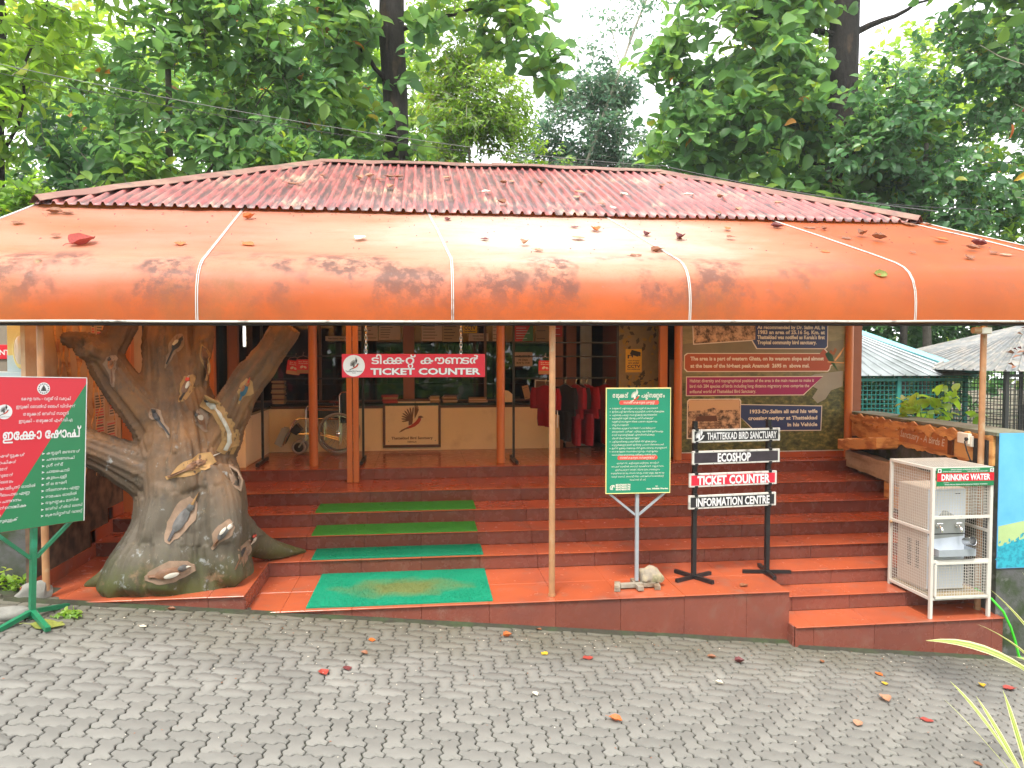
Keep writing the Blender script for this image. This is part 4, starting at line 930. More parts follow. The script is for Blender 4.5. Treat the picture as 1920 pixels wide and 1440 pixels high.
def build_stump():
    mb = MB()
    for p, r in LIMBS:
        # resample smoothly
        P = [Vector(q) for q in p]; pts = []; rs = []
        for i in range(len(P) - 1):
            a, b, c, d = P[max(i - 1, 0)], P[i], P[i + 1], P[min(i + 2, len(P) - 1)]
            for k in range(5):
                t = k / 5; pts.append(.5 * ((2 * b) + (c - a) * t + (2 * a - 5 * b + 4 * c - d) * t * t + (3 * b - a - 3 * c + d) * t ** 3)); rs.append(r[i] + (r[i + 1] - r[i]) * t)
        pts.append(P[-1]); rs.append(r[-1]); mb.tube(pts, rs, 20)
    me = bpy.data.meshes.new('stump'); me.from_pydata(mb.v, [], mb.f)
    bm = bmesh.new(); bm.from_mesh(me); bmesh.ops.recalc_face_normals(bm, faces=bm.faces[:]); bm.to_mesh(me); bm.free()
    o = bpy.data.objects.new('stump', me); COL.objects.link(o)
    r = o.modifiers.new('r', 'REMESH'); r.mode = 'VOXEL'; r.voxel_size = .017
    s = o.modifiers.new('s', 'SMOOTH'); s.factor = .6; s.iterations = 8
    dg = bpy.context.evaluated_depsgraph_get(); m2 = bpy.data.meshes.new_from_object(o.evaluated_get(dg)); bpy.data.objects.remove(o)
    m2.name = 'trunk'
    n = len(m2.vertices); co = np.empty(n * 3, np.float32); m2.vertices.foreach_get('co', co); co = co.reshape(-1, 3)
    no = np.empty(n * 3, np.float32); m2.vertices.foreach_get('normal', no); no = no.reshape(-1, 3)
    # nearest limb axis -> long grooves that run along the limb
    segs = []
    for li, (p, r) in enumerate(LIMBS[:8]):
        for i in range(len(p) - 1): segs.append((np.array(p[i]), np.array(p[i + 1]), r[i], r[i + 1], li))
    best = np.full(n, 1e9); ang = np.zeros(n); along = np.zeros(n); lid = np.zeros(n)
    for a, b, ra, rb, li in segs:
        d = b - a; L = np.linalg.norm(d); d = d / L; t = np.clip((co - a) @ d, 0, L); q = co - (a + t[:, None] * d); dist = np.linalg.norm(q, axis=1) - (ra + (rb - ra) * t / L)
        x = np.cross(d, [0, 1, 0]); x /= np.linalg.norm(x); y = np.cross(d, x); an = np.arctan2(q @ y, q @ x); k = dist < best
        best[k] = dist[k]; ang[k] = an[k]; along[k] = (a[2] + t * d[2] + .4 * (a[0] + t * d[0]))[k]; lid[k] = li
    for i in range(n):
        w_ = Vector((cos(ang[i]) * 1.5, sin(ang[i]) * 1.5, along[i] * .55 + lid[i] * 7)); g1 = noise.noise(w_ * 1.7); g2 = noise.noise(Vector((w_.x * 5, w_.y * 5, w_.z * 1.6))); g3 = noise.noise(Vector(co[i]) * 4)
        rid = (1 - abs(g1) * 2) * .034 + (1 - abs(g2) * 2) * .017 + g3 * .014 - .030 * max(0, 1 - abs(g1) / .09) - .014 * max(0, 1 - abs(g2) / .12)
        if co[i][2] < .6: rid *= .6 + .6 * co[i][2]
        co[i] += no[i] * (rid - .024)
    co[:, 2] = np.maximum(co[:, 2], .02)
    loc = np.array(stump.location); m2.vertices.foreach_set('co', (co - loc).astype(np.float32).ravel()); m2.update()
    m2.materials.clear(); m2.materials.append(MAT['stump_paint']); m2.polygons.foreach_set('use_smooth', [True] * len(m2.polygons))
    o = bpy.data.objects.new('trunk', m2); COL.objects.link(o); o.parent = stump
    bv = BVHTree.FromPolygons([tuple(c) for c in co], [tuple(p.vertices) for p in m2.polygons]); return bv
SBV = build_stump()
mk('halo', (.20, .13, .085), rough=.8, var=.3, vscale=14, bump=.3, bscale=60); mk('halo_ochre', (.29, .165, .06), rough=.8, var=.2, vscale=14)
mk('bird_dark', (.025, .024, .026), rough=.6, var=.4, vscale=22); mk('bird_grey', (.070, .066, .062), rough=.6, var=.4, vscale=20); mk('bird_brown', (.14, .065, .03), rough=.6, var=.4, vscale=24)
mk('bird_white', (.42, .39, .33), rough=.6); mk('bird_red', (.45, .04, .015), rough=.6); mk('bird_blue', (.02, .085, .13), rough=.6); mk('bird_rust', (.28, .10, .03), rough=.6, var=.3, vscale=30)
BM_ = ['halo', 'halo_ochre', 'bird_dark', 'bird_grey', 'bird_brown', 'bird_white', 'bird_red', 'bird_blue', 'bird_rust']
def relief(mb, pts, lift, mi, dome=0.0):
    """closed outline in XZ laid over the stump's surface with thickness"""
    c = (sum(p[0] for p in pts) / len(pts), sum(p[1] for p in pts) / len(pts)); n = len(pts); vs = []
    def hit(x, z, l):
        h = SBV.ray_cast(Vector((x, 5.2, z)), Vector((0, 1, 0)))
        if h[0] is None: h = SBV.find_nearest(Vector((x, 6.95, z)))
        y = h[0].y if yc is None else max(yc - .10, min(yc + .10, h[0].y))
        return (x, y - l, z)
    yc = None; yc = hit(c[0], c[1], 0)[1]
    rings = (.0, .45, .8, 1.0)
    for k, s_ in enumerate(rings):
        for x, z in (pts if k else [c]):
            vs.append(hit(c[0] + (x - c[0]) * s_, c[1] + (z - c[1]) * s_, lift + dome * (1 - s_ ** 2)))
    for x, z in pts: q = hit(x, z, 0); vs.append((q[0], q[1] + .012, q[2]))
    fs = [(0, 1 + i, 1 + (i + 1) % n) for i in range(n)]
    for r_ in range(3): fs += [(1 + r_ * n + i, 1 + r_ * n + (i + 1) % n, 1 + (r_ + 1) * n + (i + 1) % n, 1 + (r_ + 1) * n + i) for i in range(n)]
    mb.add(vs, fs, mi)
def ell(cx, cz, a, b, an, n=14, egg=0): return [(cx + a * cos(t) * cos(an) - b * sin(t) * (1 + egg * cos(t)) * sin(an), cz + a * cos(t) * sin(an) + b * sin(t) * (1 + egg * cos(t)) * cos(an)) for t in [2 * pi * k / n for k in range(n)]]
def rag(pts, s, seed): return [(x + s * noise.noise(Vector((x * 14, z * 14, seed))), z + s * noise.noise(Vector((x * 14, z * 14, seed + 4)))) for x, z in pts]
def tilt_(pts, cx, cz, an): return [(cx + x * cos(an) - z * sin(an), cz + x * sin(an) + z * cos(an)) for x, z in pts]
PX = .00495                                            # metres per photo pixel at the stump, used for the sizes below
def bird(cx, cz, ln, an, body, tail, head, beak, halo=0, breast=None, taill=.8, flip=1, hal=None, blen=.14, label=None):
    """perched bird: ln body length, an axis angle (head end up the axis)"""
    ln = ln * .64; mb = MB(); T = lambda pts: tilt_([(x, z * flip) for x, z in pts], cx, cz, an)
    tl = ln * taill
    H = [(ln * .78, 0), (ln * .62, ln * .24), (ln * .1, ln * .40), (-ln * .4, ln * .28), (-ln * .5 - tl * .6, ln * .16), (-ln * .5 - tl - ln * .1, ln * .05), (-ln * .5 - tl - ln * .08, -ln * .12), (-ln * .5 - tl * .5, -ln * .18), (-ln * .3, -ln * .38), (ln * .15, -ln * .40), (ln * .5, -ln * .30), (ln * .80, -ln * .18)]
    H2 = []
    for i in range(len(H)): a, b = H[i], H[(i + 1) % len(H)]; H2 += [a, ((a[0] + b[0]) / 2, (a[1] + b[1]) / 2)]
    relief(mb, rag(T([(x * 1.08, z * 1.2) for x, z in H2]), .03, cx * 9), .008, halo)
    relief(mb, T([(-ln * .4, .03 * ln), (-ln * .5 - tl, ln * .06), (-ln * .5 - tl, -ln * .04), (-ln * .4, -.10 * ln)]), .022, tail, .004)
    relief(mb, T(ell(0, 0, ln * .5, ln * .20, 0, 16, -.15)), .022, body, .013)
    if breast is not None: relief(mb, T(ell(ln * .12, -ln * .10, ln * .26, ln * .10, 0)), .040, breast, .004)
    relief(mb, T(ell(ln * .5, ln * .05, ln * .16, ln * .135, 0, 12)), .026, head, .011)
    relief(mb, T([(ln * .62, ln * .10), (ln * (.64 + blen), ln * .02), (ln * .62, 0)]), .028, beak, .008)
    mb.build('bird_relief', BM_, stump, smooth=True, world=True, label=label)
D_ = R
bird(-2.20, 2.30, .17, D_(68), 2, 2, 2, 2, 0, 5, 1.25, -1, label='black bird relief with pale breast and long tail high on the trunk')
bird(-2.72, 2.12, .14, D_(98), 8, 4, 2, 2, 0, 4, 1.4, 1, label='rust coloured long-tailed bird relief on the left fork')
bird(-2.11, 1.92, .20, D_(78), 4, 2, 6, 5, 1, 5, .45, 1, label='brown woodpecker relief with red crest on the trunk')
bird(-2.33, 1.66, .16, D_(128), 2, 2, 2, 2, 0, None, 1.5, -1, label='black fork-tailed bird relief on the left limb')
bird(-1.98, 1.62, .16, D_(118), 4, 4, 3, 2, 0, 5, .5, 1, label='small mottled brown bird relief beside the white-tailed one')
bird(-1.60, 1.88, .19, D_(66), 7, 7, 8, 6, 1, 8, .35, -1, blen=.45, label='blue and orange kingfisher relief with red bill on the right limb')
bird(-1.96, 1.24, .26, D_(24), 4, 4, 4, 5, 1, None, 1.0, 1, blen=.4, label='brown large-billed bird relief stretched across the trunk')
bird(-2.06, .78, .34, D_(62), 3, 2, 3, 1, 0, None, .35, -1, blen=.5, label='dark grey upright bird relief with pale bill low on the trunk')
bird(-1.71, .65, .22, D_(52), 3, 4, 5, 5, 0, 5, .5, -1, label='pale grey bird relief low on the right flank')
bird(-2.12, .36, .32, D_(8), 4, 4, 3, 5, 0, 5, .3, 1, label='brown speckled ground bird relief near the mossy foot')
bird(-1.58, .44, .15, D_(72), 2, 4, 6, 2, 0, 5, .8, 1, label='small bird relief with red head on the right root')
bird(-1.97, 2.2, .17, D_(100), 4, 4, 4, 2, 1, None, 1.3, -1, label='slim brown bird relief on the thin upright limb')
mb = MB(); q = [(-1.88, 1.80), (-1.80, 1.82), (-1.70, 1.72), (-1.62, 1.55), (-1.60, 1.40), (-1.64, 1.30), (-1.72, 1.30), (-1.73, 1.34), (-1.68, 1.42), (-1.69, 1.54), (-1.76, 1.64), (-1.86, 1.70)]
def strip(mb, pts, wd, lift, mi, dome=.0):
    for (x0, z0), (x1, z1) in zip(pts[:-1], pts[1:]):
        d = Vector((x1 - x0, z1 - z0)).normalized(); nx, nz_ = -d.y * wd, d.x * wd; e = d * wd * .6
        relief(mb, [(x0 - e.x + nx, z0 - e.y + nz_), (x1 + e.x + nx, z1 + e.y + nz_), (x1 + e.x * 1.4, z1 + e.y * 1.4), (x1 + e.x - nx, z1 + e.y - nz_), (x0 - e.x - nx, z0 - e.y - nz_), (x0 - e.x * 1.4, z0 - e.y * 1.4)], lift, mi, dome)
path = [(x - .07, z) for x, z in [(-1.87, 1.77), (-1.80, 1.73), (-1.74, 1.66), (-1.69, 1.57), (-1.665, 1.48), (-1.67, 1.40), (-1.70, 1.34)]]
strip(mb, path, .062, .012, 1); strip(mb, path[1:], .016, .024, 5, .006); relief(mb, ell(-1.91, 1.75, .055, .035, D_(-40)), .026, 5, .02); relief(mb, ell(-1.945, 1.785, .026, .022, 0), .030, 2, .014)
mb.build('bird_relief', BM_, stump, smooth=True, world=True, label='white bird relief with long curved ribbon tail and black head')
mb = MB(); relief(mb, rag(tilt_([(-.13, .02), (-.06, .05), (.04, .04), (.13, 0), (.05, -.04), (-.06, -.045)], -1.66, 1.10, D_(118)), .02, 4), .012, 0); mb.build('plaster_patch', BM_, stump, smooth=True, world=True)

# ================================================================== MATS
for k, (x0, x1, y0, y1, z, mt, lb) in enumerate([(-.99, .64, 6.575, 7.575, .001, 'mat_green', 'large green door mat with a brown worn patch on the landing'),
        (-1.09, .635, 7.62, 7.99, .151, 'mat_green', 'narrow bright green mat on the lowest step above the landing'),
        (-1.145, .605, 8.02, 8.425, .301, 'mat_olive', 'narrow darker green mat on the middle of the three matted steps'), (-1.165, .62, 8.47, 8.885, .451, 'mat_olive', 'narrow olive green mat on the highest matted step')]):
    t = thing('door_mat', lb, 'mat', ((x0 + x1) / 2, y0, z), group='green mats up the steps')
    m = MB(); n = 40; vs = []; X0 = x0 - (x0 + x1) / 2
    for i in range(n + 1):
        for j in range(13):
            u = i / n; v = j / 12; x = X0 + (x1 - x0) * u + (.012 * (v - .5) if k == 0 else .004 * noise.noise(Vector((v * 3, u, k)))); y = (y1 - y0) * v + .006 * noise.noise(Vector((u * 7, v, k)))
            zz = .012 + .003 * noise.noise(Vector((u * 5, v * 3, k))); vs.append((x, y - (.03 if k and v == 0 else 0), zz))
    nb = len(vs); vs += [(x, y, 0) for x, y, z_ in vs]
    q = lambda i, j: i * 13 + j
    fs = [(q(i, j), q(i + 1, j), q(i + 1, j + 1), q(i, j + 1)) for i in range(n) for j in range(12)]
    fs += [(q(i, 0), q(i, 0) + nb, q(i + 1, 0) + nb, q(i + 1, 0)) for i in range(n)] + [(q(i, 12), q(i + 1, 12), q(i + 1, 12) + nb, q(i, 12) + nb) for i in range(n)]
    fs += [(q(0, j), q(0, j + 1), q(0, j + 1) + nb, q(0, j) + nb) for j in range(12)] + [(q(n, j), q(n, j) + nb, q(n, j + 1) + nb, q(n, j + 1)) for j in range(12)]
    m.add(vs, fs); pm = m.build('pile', mt if k else 'mat_worn' if 'mat_worn' in MAT else mt, t)
    nf = int((x1 - x0) * (y1 - y0) * (13000 if k == 0 else 16000)); fx = rng.uniform(-(x1 - x0) / 2, (x1 - x0) / 2, nf); fy = rng.uniform(0, y1 - y0, nf); fa = rng.uniform(0, 6.28, nf); fh = rng.uniform(.005, .011, nf); fl = rng.normal(0, .005, (nf, 2))
    FV = np.empty((nf, 3, 3)); FV[:, 0] = np.stack([fx - .0022 * np.cos(fa), fy - .0022 * np.sin(fa), np.full(nf, .011)], 1); FV[:, 1] = np.stack([fx + .0022 * np.cos(fa), fy + .0022 * np.sin(fa), np.full(nf, .011)], 1); FV[:, 2] = np.stack([fx + fl[:, 0], fy + fl[:, 1], .011 + fh], 1)
    fib = np_mesh('fibres', FV.reshape(-1, 3), np.arange(nf * 3), np.full(nf, 3), mt, parent=t, kind='stuff')
    if k == 0:
        w_ = M('mat_worn', (.01, .25, .14), rough=.95, spec=.1, var=.25, vscale=160, bump=.8, bscale=420); tt = w_.node_tree; nn = tt.nodes; L = tt.links.new; b = nn['Principled BSDF']; src = b.inputs['Base Color'].links[0].from_socket
        mp = nn.new('ShaderNodeMapping'); mp.inputs['Scale'].default_value = (1.15, 2.3, 0); L(nn['Texture Coordinate'].outputs['Object'], mp.inputs[0])
        ds = nn.new('ShaderNodeVectorMath'); ds.operation = 'DISTANCE'; ds.inputs[1].default_value = (.02 * 1.15, .47 * 2.3, 0); L(mp.outputs[0], ds.inputs[0])
        nz_ = nn.new('ShaderNodeTexNoise'); nz_.inputs['Scale'].default_value = 3.5; nz_.inputs['Detail'].default_value = 8; L(nn['Texture Coordinate'].outputs['Object'], nz_.inputs['Vector'])
        ad = nn.new('ShaderNodeMath'); ad.operation = 'MULTIPLY_ADD'; ad.inputs[1].default_value = -.9; L(nz_.outputs['Fac'], ad.inputs[0]); L(ds.outputs['Value'], ad.inputs[2])
        r = nn.new('ShaderNodeMapRange'); r.inputs['From Min'].default_value = -.15; r.inputs['From Max'].default_value = .28; r.inputs['To Min'].default_value = .85; r.inputs['To Max'].default_value = 0; L(ad.outputs[0], r.inputs['Value'])
        x = nn.new('ShaderNodeMix'); x.data_type = 'RGBA'; x.inputs['B'].default_value = (.17, .18, .05, 1); L(r.outputs[0], x.inputs['Factor']); L(src, x.inputs['A']); L(x.outputs['Result'], b.inputs['Base Color'])
        pm.data.materials[0] = w_; fib.data.materials[0] = w_; MAT['mat_worn'] = w_
# ================================================================== SIGNS
def roundrect(x0, z0, x1, z1, r, n=5):
    p = []
    for cx, cz, a0 in ((x1 - r, z0 + r, -pi / 2), (x1 - r, z1 - r, 0), (x0 + r, z1 - r, pi / 2), (x0 + r, z0 + r, pi)):
        for k in range(n + 1): a = a0 + pi / 2 * k / n; p.append((cx + r * cos(a), cz + r * sin(a)))
    return p
def disc(x, z, r, n=28): return [(x + r * cos(2 * pi * k / n), z + r * sin(2 * pi * k / n)) for k in range(n)]
LOGO = ['bird_grey', 'bird_red', 'print_black']

# ---- hanging ticket counter sign
t = thing('hanging_sign', 'red and white bilingual ticket counter sign hanging on two chains', 'sign', (-.055, 6.85, 2.0))
m = MB(); m.rbox((-.645, -.006, 0), (.645, .006, .212), .003); m.build('board', 'sign_red', t)
m = MB(); m.flat(disc(-.538, .106, .097), -.0072); m.build('logo_disc', 'print_white', t)
m = MB(); bird_logo(m, -.535, .118, .115, -.0082); text('Thattekkad Bird Sanctuary', .017, .015, .15, 'C', -.538, .052, -.0082, mi=2, mb=m); text('Kerala', .013, .01, None, 'C', -.538, .037, -.0082, mi=2, mb=m); m.build('bird_emblem', LOGO, t)
mt = MB(); text('ടിക്കറ്റ് കൗണ്ടർ', .100, .016, .975, 'L', -.385, .122, -.0078, mb=mt); text('TICKET COUNTER', .080, .035, .985, 'L', -.39, .026, -.0078, mb=mt); mt.build('lettering', 'print_white', t)
m = MB(); text('TICKET COUNTER', .080, .055, .985, 'L', -.39, .026, -.0070, mb=m); m.build('letter_outline', 'print_black', t)
for cx in (-.43, .425):
    m = MB(); z = .215; k = 0
    while z < .93:
        lk = MB().ring((0, 0, 0), .014, .0032, 'Y', 12, 5).xf(Matrix.Translation((cx, 0, z + .017)) @ Matrix.Rotation(pi / 2 * (k % 2), 4, 'Z') @ Matrix.Diagonal((.75, 1, 1.5, 1))); m.merge(lk); z += .031; k += 1
    m.build('chain', 'steel', t, smooth=True)

# ---- red and green shop sign at the left
SA = math.atan2(.79, .62)
t = thing('shop_sign', 'red and green eco shop price board on a green tripod post at the left edge', 'sign', (-2.98, 6.12, .155), SA, rot=(0, R(2.4), SA))
H0, H1 = .715, 1.875
m = MB(); m.rbox((-.36, -.012, H0), (.36, .012, H1), .003); m.build('board', 'print_red', t)
m = MB(); m.flat([(.3585, H1 - .045), (-.325, H0 + .002), (.3585, H0 + .002)], -.0132); m.build('green_half', 'sign_green', t)
m = MB(); m.box((-.364, -.014, H1), (.364, .014, H1 + .006)); m.box((.3602, -.014, H0), (.366, .014, H1 - .001)); m.build('edge_trim', 'print_white', t)
MB().flat(disc(.03, H1 - .085, .047), -.0138).build('emblem_disc', 'print_white', t); MB().flat(disc(-.245, H1 - .26, .055), -.0138).build('emblem_disc', 'print_white', t)
m = MB(); bird_logo(m, -.245, H1 - .25, .085, -.0146); text('Thattekkad Bird Sanctuary', .010, .01, .085, 'C', -.245, H1 - .30, -.0146, mi=2, mb=m)
for k in range(14): a = 2 * pi * k / 14; m.flat([(.03 + .040 * cos(a + q), H1 - .085 + .040 * sin(a + q)) if q_ else (.03 + .032 * cos(a + q), H1 - .085 + .032 * sin(a + q)) for q, q_ in ((-.15, 0), (.15, 0), (.15, 1), (-.15, 1))], -.0146, 0)
m.flat([(.008, H1 - .105), (.052, H1 - .105), (.046, H1 - .085), (.03, H1 - .055), (.014, H1 - .085)], -.0146, 0); m.flat([(.022, H1 - .10), (.038, H1 - .10), (.03, H1 - .06)], -.0150, 2)
m.build('emblem', LOGO, t)
mt = MB()
for s_, z, wdt in (('കേരള വനം – വന്യജീവി വകുപ്പ്', .175, .37), ('ഇടുക്കി വൈൽഡ് ലൈഫ് ഡിവിഷൻ', .235, .44), ('തട്ടേക്കാട് ബേർഡ് സാങ്ച്വറി', .292, .34), ('ഇടുക്കി – തട്ടേക്കാട് എഫ്.ഡി.എ', .345, .40)): text(s_, .034, .012, wdt, 'C', .055, H1 - z, -.0142, mb=mt)
text('ഇക്കോ ഷോപ്പ്', .108, .02, .58, 'C', .035, H1 - .475, -.0142, mb=mt)
for k, s_ in enumerate(('കസ്തൂരി മഞ്ഞൾ', 'ചന്ദനസോപ്പ്', 'ഗ്രീൻടീ', 'ചായപ്പൊടി', 'കുടംപുളി', 'നീല അമരി', 'നിലനാരകം എണ്ണ', 'രാമച്ചം ഓയിൽ', 'ആരണ്യകം മാസിക', 'ബേർഡ് ഫീൽഡ് ഗൈഡ്', 'ക്രെഡിറ്റ്കാർഡ് വാലറ്റ്')):
    z = H1 - .60 - .0485 * k; text(s_, .031, .010, min(.29, .0200 * len(s_)), 'L', .06, z, -.0142, mb=mt); text('➤', .026, 0, None, 'L', .025, z, -.0142, mb=mt)
for k, s_ in enumerate(('ടീ ഷർട്ടുകൾ', 'തൊപ്പികൾ', 'വൻതേൻ', 'ചെറുതേൻ', 'പുൽതൈലം', 'യൂക്കാലിപ്റ്റസ് ഓയിൽ', 'ഏഴിലംപാല എണ്ണ', 'രക്തചന്ദനം', 'തേൻനെല്ലിക്ക', 'ഏലം', 'കുരുമുളക്')):
    z = H1 - .60 - .0485 * k; text(s_, .031, .010, min(.30, .0200 * len(s_)), 'L', -.315, z, -.0142, mb=mt); text('➤', .026, 0, None, 'L', -.35, z, -.0142, mb=mt)
mt.build('lettering', 'print_white', t)
m = MB(); m.bar((0, .03, 0), (0, .03, H1 - .05), .038, .038); m.build('post', 'stand_green', t)
for s_ in (-1, 1):
    m = MB(); m.bar((s_ * .022, .03, H0 - .24), (s_ * .30, .03, H0 + .02), .026, .026); m.build('brace', 'stand_green', t)
for an in (20, 140, 260, 200):
    m = MB(); m.bar((.02 * cos(R(an)), .03 + .02 * sin(R(an)), .055), (.36 * cos(R(an)), .03 + .36 * sin(R(an)), .0), .036, .034); m.build('foot', 'stand_green', t)

# ---- green notice board on a post
t = thing('notice_board', 'green Malayalam visitor notice board on a grey post weighted by a stone', 'sign', (2.03, 6.80, .002), R(-1))
B0, B1, BX = .905, 1.885, .305
m = MB(); m.rbox((-BX, -.010, B0), (BX, .010, B1), .003); m.build('board', 'sign_teal', t)
m = MB(); m.box((-BX - .006, -.012, B1), (BX + .006, .012, B1 + .010)); m.box((-BX - .005, -.012, B0), (-BX - .0002, .012, B1)); m.box((BX + .0002, -.012, B0), (BX + .005, .012, B1)); m.box((-BX - .005, -.012, B0 - .006), (BX + .005, .012, B0)); m.build('edge_trim', 'yellow_paint', t)
for q in (roundrect(-.185, B1 - .150, .195, B1 - .108, .018), roundrect(-.20, B1 - .668, .185, B1 - .628, .018)): MB().flat(q, -.0112).build('heading_pill', 'pill_red', t)
mt = MB(); text('തട്ടേക്കാട്', .060, .012, .15, 'L', -.25, B1 - .083, -.0118, mb=mt); text('പക്ഷിസങ്കേതം', .060, .012, .225, 'L', .025, B1 - .083, -.0118, mb=mt)
text('സന്ദർശകരുടെ ശ്രദ്ധയ്ക്ക്', .030, .02, .30, 'C', .005, B1 - .139, -.0118, mb=mt); text('സന്ദർശകരുടെ സൗകര്യങ്ങൾ', .030, .02, .34, 'C', -.008, B1 - .658, -.0118, mb=mt)
G1 = [(1, 'തട്ടേക്കാട് പക്ഷിസങ്കേതം ഒരു വന്യജീവി കേന്ദ്രമാണ്.', .445), (1, 'ഇവിടെ പക്ഷി മൃഗാദികളെ കൂടുകളിൽ പ്രദർശിപ്പിക്കുന്നില്ല.', .505), (1, 'പക്ഷികളെ പ്രകൃത്യാ സംരക്ഷിക്കുന്ന കേന്ദ്രമാണിത്.', .44), (1, 'കൂടുകളിൽ വന്യജീവികളെ പ്രദർശിപ്പിക്കുന്നത്', .40), (0, 'വന്യജീവി സംരക്ഷണ നിയമ പ്രകാരം കുറ്റകരവും', .435), (0, 'ശിക്ഷാർഹവുമാണ്.', .165), (1, 'നിലവിലെ കൂടുകൾ അനിമൽ റീഹാബിലിറ്റേഷൻ', .42), (0, 'സെന്ററാണ്. പരിക്ക് പറ്റിയും കേസിൽ ഉൾപ്പെട്ടും', .495),
      (0, 'തനത് ആവാസത്തിലേക്ക് പുനരധിവസിപ്പിക്കുന്ന', .41), (0, 'ചില ജീവികൾ മാത്രമാണുള്ളത്.', .27), (1, 'പക്ഷിമൃഗാദികളെ പ്രകൃതിയിൽ നിരീക്ഷിക്കുന്നതും', .43), (0, 'ആസ്വദിക്കുന്നതുമാണ് ഇവിടത്തെ പ്രധാന വിനോദോപാധി.', .505), (1, 'ഇതിന് ക്ഷമയും സമയവും നിരീക്ഷണപാടവവും ആവശ്യമാണ്.', .535), (1, 'ഞങ്ങളുടെ സഹായഹസ്തവും, സുരക്ഷയും', .445), (0, 'ഗൈഡിന്റെ സേവനവും ലഭിക്കും സന്തോഷം.', .43)]
for k, (bu, s_, wdt) in enumerate(G1):
    z = B1 - .190 - .0312 * k; text(s_, .0205, .008, wdt, 'L', -.255, z, -.0118, mb=mt)
    if bu: mt.flat(disc(-.272, z + .006, .004, 8), -.0118)
for k, (s_, wdt) in enumerate((('എ.ആർ.സി., കുട്ടികളുടെ കളിസ്ഥലം, ബോട്ടിംഗ്', .41), ('നേച്ചർ ട്രെയിൽ, ഗൈഡ് ട്രെക്കിങ്ങ്, നക്ഷത്രവനം', .505), ('ഇന്റർപ്രെട്ടേഷൻ സെന്റർ, വിശ്രമ സ്ഥലം, ശലഭോദ്യാനം', .43), ('ആയുർവേദ തോട്ടം, ഔഷധ തോട്ടം, താമര കുളം, മുള തോട്ടം', .515), ('വാട്ടർ ഷെഡ്, കഫെറ്റീരിയ, പാർക്കിംഗ് & ടോയ്‌ലറ്റ്', .505), ('വാച്ച് ടവർ, ട്രീ ഹട്ട്', .155))): text(s_, .0205, .008, wdt, 'C', -.005, B1 - .705 - .0316 * k, -.0118, mb=mt)
for k, s_ in enumerate(('8547603174', '8547603173', '8547603193')): text(s_, .022, .05, .14, 'L', -.215, B1 - .910 - .0215 * k, -.0118, mb=mt)
text('✆', .06, .03, None, 'L', -.272, B1 - .952, -.0118, mb=mt); text('Sd/-', .016, .03, None, 'C', .18, B1 - .925, -.0118, mb=mt); text('Asst. Wildlife Warden', .020, .04, .21, 'C', .185, B1 - .950, -.0118, mb=mt)
mt.build('lettering', 'print_cream', t)
m = MB(); bird_logo(m, -.035, B1 - .068, .12, -.0122); m.build('bird_emblem', ['print_cream', 'bird_red', 'print_cream'], t)
m = MB(); m.bar((0, .026, .06), (0, .026, B1 - .02), .032, .032); m.build('post', 'grey_metal', t)
for s_ in (-1, 1):
    m = MB(); m.bar((s_ * .018, .026, B0 - .215), (s_ * .28, .026, B0 + .0), .02, .02); m.build('brace', 'grey_metal', t)
mk('old_tube', (.27, .25, .20), rough=.7, var=.3, vscale=12, col2=(.15, .10, .06), c2scale=9)
for nm, a, b in (('base_tube', (-.17, -.02, .03), (.17, .0, .03)), ('base_tube', (0, -.13, .028), (0, .15, .028)), ('base_tube', (-.22, -.11, .02), (-.17, .09, .02)), ('base_tube', (.17, -.10, .02), (.20, .12, .02))):
    m = MB(); m.bar(a, b, .055, .036); m.build(nm, 'old_tube', t)
st = thing('rock', 'rough yellowish stone resting on the base of the green notice board', 'stone', (2.17, 6.86, .048))
def rock(r, seed, sx=1, sy=1, sz=1):
    bm = bmesh.new(); bmesh.ops.create_icosphere(bm, subdivisions=3, radius=1)
    for v in bm.verts:
        n_ = noise.noise(v.co * 1.2 + Vector((seed, 0, 0))); f = 1 + .35 * n_ + .1 * noise.noise(v.co * 4 + Vector((0, seed, 0)))
        c = v.co * f; c = Vector((round(c.x * 2.6) / 2.6 * .35 + c.x * .65, round(c.y * 2.6) / 2.6 * .35 + c.y * .65, c.z)); v.co = Vector((c.x * r * sx, c.y * r * sy, max(-.55, c.z) * r * sz + .5 * r * sz))
    mb = MB(); mb.add([v.co for v in bm.verts], [[v.index for v in f.verts] for f in bm.faces]); bm.free(); return mb
rock(.105, 3, 1.15, .9, .85).build('rock_body', 'rock', st, smooth=True)

